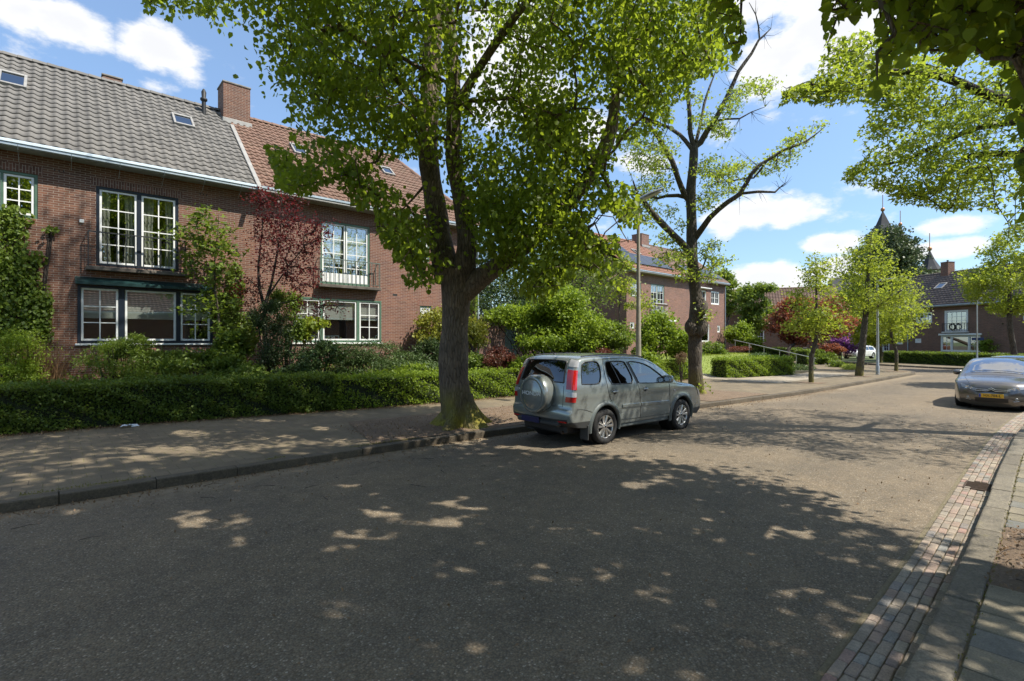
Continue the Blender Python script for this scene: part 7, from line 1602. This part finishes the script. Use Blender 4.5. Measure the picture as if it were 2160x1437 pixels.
    # tall rear lamps: clear top, red middle, clear insert, red foot
    for z0, z1, m_ in ((1.50, 1.64, CLRL), (1.24, 1.50, REDL), (1.08, 1.24, REDL), (.96, 1.08, CLRL), (.85, .96, REDL)): c.corner((z0 - .012, z1 + .014), False, .89, .092, m_, 'tail_lamp')
    mb = MB(); xb = -2.28
    mb.bbox(-2.31, -2.20, -.60, .60, .40, .50, .03); mb.build('bumper_insert', BUMP, root)
    for sg in (-1, 1): mb = MB(); mb.bbox(-2.262, -2.2, sg * .64 - .11, sg * .64 + .11, .485, .515, .005); mb.build('reflector', REDL, root)
    mb = MB(); mb.bbox(-2.335, -2.31, -.1 - .0, .42, .42, .53, .006); mb.build('number_plate', PLATEB, root)
    # tailgate seam
    mb = MB(); il = c.idx(-2.3, -2.1, .76, .80)[0]
    for v in (-.815, .815): mb.tube([c.band_pt(i, v) + Vector((-.001, 0, 0)) for i in range(il, rw[0])], .004, 4, 0, False)
    mb.tube([c.band_pt(il, v) + Vector((-.001, 0, 0)) for v in np.linspace(-.815, .815, 20)], .004, 4, 0, False); mb.build('tailgate_seam', TRIMB, root)
    mb = MB()
    for k in range(4): mb.tube([c.band_pt(il, .45) + Vector((-.002, 0, .05 + k * .05)), c.band_pt(il, .70) + Vector((-.002, 0, .05 + k * .05))], .004, 4)
    mb.build('tailgate_grooves', CLAD, root)
    # spare wheel in its painted cover, offset toward the hinge side
    sw = empty('spare_wheel', (-2.23, -.06, .985)); sw.parent = root
    mb = MB(); r = .375; mb.lathe([(.001, -.265), (r * .72, -.26), (r * .76, -.248), (r * .80, -.256), (r * .93, -.245), (r * .985, -.205), (r, -.16), (r, .0), (r * .96, .03), (.001, .03)], 48, 0, 'X'); mb.build('wheel_cover', SILV, sw)
    M = Matrix.Translation((-.266, 0, .02)) @ Matrix(((0, 0, -1, 0), (-1, 0, 0, 0), (0, 1, 0, 0), (0, 0, 0, 1))); make_text('HONDA', .105, LETM, sw, M, 'lettering', .002, 1.35)
    mb = MB(); P = [Vector((-.256, math.cos(a) * r * .78, math.sin(a) * r * .78)) for a in np.linspace(0, 2 * math.pi, 40)]; mb.tube(P, .004, 4, 0, False); mb.build('cover_groove', CLAD, sw)
    # small badges left of the wheel
    M2 = Matrix.Translation((-2.205, .63, 1.03)) @ Matrix(((0, 0, -1, 0), (-1, 0, 0, 0), (0, 1, 0, 0), (0, 0, 0, 1))); make_text('CR-V', .065, LETM, root, M2, 'lettering', .004, 1.3)
    # wiper and aerial, exhaust, tow eye
    mb = MB(); q = c.band_pt(rw[0] + 1, -.1); q2 = c.band_pt(rw[0] + 2, .62); mb.tube([q + Vector((-.02, 0, .0)), q2 + Vector((-.015, 0, .0))], .006, 5); mb.build('rear_wiper', TRIMB, root)
    mb = MB(); mb.tube([Vector((-1.72, .1, 1.73)), Vector((-1.95, .1, 1.95))], [.006, .002], 5); mb.lathe([(.02, 1.72), (.02, 1.75), (.001, 1.76)], 10, 0, 'Z', (-1.72, .1, 0)); mb.build('aerial', TRIMB, root)
    mb = MB(); mb.tube([Vector((-1.6, -.55, .30)), Vector((-2.16, -.55, .28))], .028, 10, 0, True); mb.build('exhaust', RUST, root)
    mb = MB(); mb.bbox(-2.12, -1.7, -.62, .62, .24, .42, .04); mb.build('rear_valance', TRIMB, root)
    for sg in (-1, 1): mb = MB(); mb.bbox(-1.80, -1.775, sg * .78 - .11, sg * .78 + .10, .14, .42, .006); mb.build('mud_flap', BUMP, root)
    for x in (-1.29, 1.29):
        for sg in (-1, 1): wheel(root, x, sg * .785, .345, .225, sg, 5, .225)
    c.corner((.72, .93), True, .62, .16, HEADL, 'headlamp')
    underbody(root, -2.2, 2.2, .88, .30, arches); seats(root, [.25, -.65], .42, .8)
    return root
suv()

def hatch(label, loc, rz, pm, plate=None, detail=True, sc_=1.0, group='cars parked along the kerb'):
    root = empty('parked_car', loc, rz, label, 'car', group)
    out = [(-2.0, .28), (-2.08, .42), (-2.09, .62), (-2.06, .80), (-2.0, .95), (-1.86, 1.12), (-1.62, 1.34), (-1.35, 1.41), (-.9, 1.44), (-.4, 1.45), (.0, 1.42), (.35, 1.31), (.8, 1.09), (1.2, .93), (1.32, .90), (1.6, .86), (1.88, .79), (2.02, .71), (2.09, .60), (2.13, .46), (2.12, .33), (2.04, .2)]
    arches = [(-1.32, .33, .37), (1.28, .33, .37)]
    c = Car(root, out, arches, .885, .92, .19, .17, .10, .045, .17, .12, .075, .26)
    wins = [[(-1.55, .98), (-1.42, 1.2), (-1.2, 1.31), (-.5, 1.34), (-.42, 1.32), (-.40, .96), (-.9, .955)], [(-.28, .955), (-.30, 1.32), (-.2, 1.34), (.05, 1.32), (.4, 1.18), (.85, .94), (.8, .925)]]
    T = c.top; ws = [i for i, p in enumerate(T) if p[0] > .10 and p[1] > .98]; rw = c.idx(-1.9, -1.55, 1.1, 1.38)
    bandmat = lambda x, z, v: 1 if z < .235 else 0
    c.build({'list': [pm, TRIMB], 'side': lambda x, z: 0, 'glass': [CGLASS, CGLASSF], 'screen': [CGLASS, CGLASSW]}, bandmat, wins, [(rw[0], rw[1], .8), (min(ws), max(ws), .90)])
    for x in (-1.32, 1.28):
        for sg in (-1, 1): wheel(root, x, sg * .785, .315, .21, sg, 5, .21)
    underbody(root, -2.05, 2.05, .88, .2, arches); seats(root, [.05, -.85], .22, .78)
    for sg in (-1, 1): mirror(root, .62, .80, 1.0, sg, pm, 1.15)
    c.seam([(-.35, 1.36), (-.35, .92), (-.33, .3)]); c.seam([(.9, .9), (.95, .6), (.92, .3)]); c.seam([(-1.1, 1.3), (-1.15, .95), (-1.0, .7)])
    c.corner((.70, .92), False, .7, .2, REDL, 'tail_lamp')
    st = [i for i, p in enumerate(T) if p[0] > 1.5]; zz_ = np.array([T[i][1] for i in st])[::-1]
    def fx(z, v):
        q = [c.band_pt(i, v) for i in st][::-1]; zs_ = np.array([p.z for p in q]); o_ = np.argsort(zs_)
        return Vector((float(np.interp(z, zs_[o_], np.array([p.x for p in q])[o_])), float(np.interp(z, zs_[o_], np.array([p.y for p in q])[o_])), z))
    def front_strip(name, mat, z0f, z1f, va, vb, off=.006, n=16, rows=4):
        mb = MB(); vs = []
        for v in np.linspace(va, vb, n):
            for k in range(rows + 1): z = z0f(v) + (z1f(v) - z0f(v)) * k / rows; p = fx(z, v); vs.append(Vector((p.x + off, p.y * 1.004, z)))
        m_ = rows + 1; mb.add(vs, [(m_ * a + k, m_ * a + m_ + k, m_ * a + m_ + k + 1, m_ * a + k + 1) for a in range(n - 1) for k in range(rows)], 0, True); return mb.build(name, mat, root)
    for sg in (-1, 1):
        u = lambda v: (abs(v) - .50) / .48
        hl_ = front_strip('headlamp', HEADL, lambda v: .585 + .075 * u(v), lambda v: .645 + .115 * u(v), sg * .50, sg * .985, .008)
        for vv_, rr in ((.80, .048), (.66, .034)):
            p = fx(.665 if vv_ > .7 else .645, sg * vv_); mb = MB(); mb.lathe([(rr, .012), (rr * .86, .018), (rr * .8, .012), (.001, .006)], 18, 0, 'X', (p.x, p.y, p.z)); mb.build('lamp_ring', CHROME, hl_)
    # bonnet lines, grille, double chevron, lower grille, plate, fog lamps
    for sg in (-1, 1):
        mb = MB(); mb.tube([c.band_pt(i, sg * (.86 - .18 * max(0, (T[i][0] - 1.2)))) + Vector((0, 0, .001)) for i in range(max(ws) + 2, len(T)) if T[i][1] > .68], .005, 4, 0, False); mb.build('bonnet_seam', TRIMB, root)
    front_strip('grille', TRIMB, lambda v: .555, lambda v: .655 - .02 * abs(v), -.52, .52, .007)
    front_strip('lower_grille', TRIMB, lambda v: .27, lambda v: .385, -.56, .56, .007)
    for dz in (0, .042):
        mb = MB(); P = []
        for v in np.linspace(-.52, .52, 41):
            k = max(0, 1 - abs(v) / .13); zc = .585 + dz + .05 * k; p = fx(zc, v); P.append(Vector((p.x + .016 + .012 * k, p.y, zc)))
        mb.tube(P, .009, 6); mb.build('chrome_chevron', CHROME, root)
    for sg in (-1, 1):
        p = fx(.38, sg * .80); mb = MB(); mb.lathe([(.001, .006), (.036, .006), (.042, .002), (.044, -.03)], 14, 0, 'X', (p.x - .0, p.y, .38)); mb.build('fog_lamp', HEADL, root)
        mb = MB(); mb.tube([fx(.33, sg * .9) + Vector((.0, 0, 0)), fx(.31, sg * .72) + Vector((.01, 0, 0))], .008, 5); mb.build('chrome_trim', CHROME, root)
    mb = MB(); mb.tube([c.band_pt(max(ws) - 1, v) + Vector((.03, 0, .012)) for v in np.linspace(-.75, .1, 8)], .008, 5); mb.tube([c.band_pt(max(ws) - 1, v) + Vector((.045, 0, .012)) for v in np.linspace(-.05, .75, 8)], .008, 5); mb.build('wiper', TRIMB, root)
    if plate:
        xp = fx(.45, 0).x + .014; pl = empty('number_plate', (xp, 0, .455)); pl.parent = root
        mb = MB(); mb.bbox(-.006, .006, -.26, .26, -.055, .055, .004); mb.build('plate', PLATEY, pl); mb = MB(); mb.bbox(.006, .009, -.258, -.215, -.052, .052, .001); mb.build('blue_band', EUB, pl)
        # seen from the front, the text runs from the car's right (-y) to its left
        M = Matrix.Translation((.0075, .02, .0)) @ Matrix(((0, 0, 1, 0), (1, 0, 0, 0), (0, 1, 0, 0), (0, 0, 0, 1))); make_text(plate, .1, LETB, pl, M, 'lettering', .001, .9)
    return root
hatch('dark grey hatchback with chrome chevron grille and yellow number plate at the right kerb', (22.2, 1.88, .0), R(180), ANTH, 'HX-704-L')
hatch('bright yellow car just behind the dark grey hatchback, only its roof in view', (28.6, 2.0, -.04), R(180), YEL, None)
x, y = ray(1812); hatch('small white car far down the side street beside the purple rhododendron', (x * 59, y * 59, 0), R(168), WHT, None)
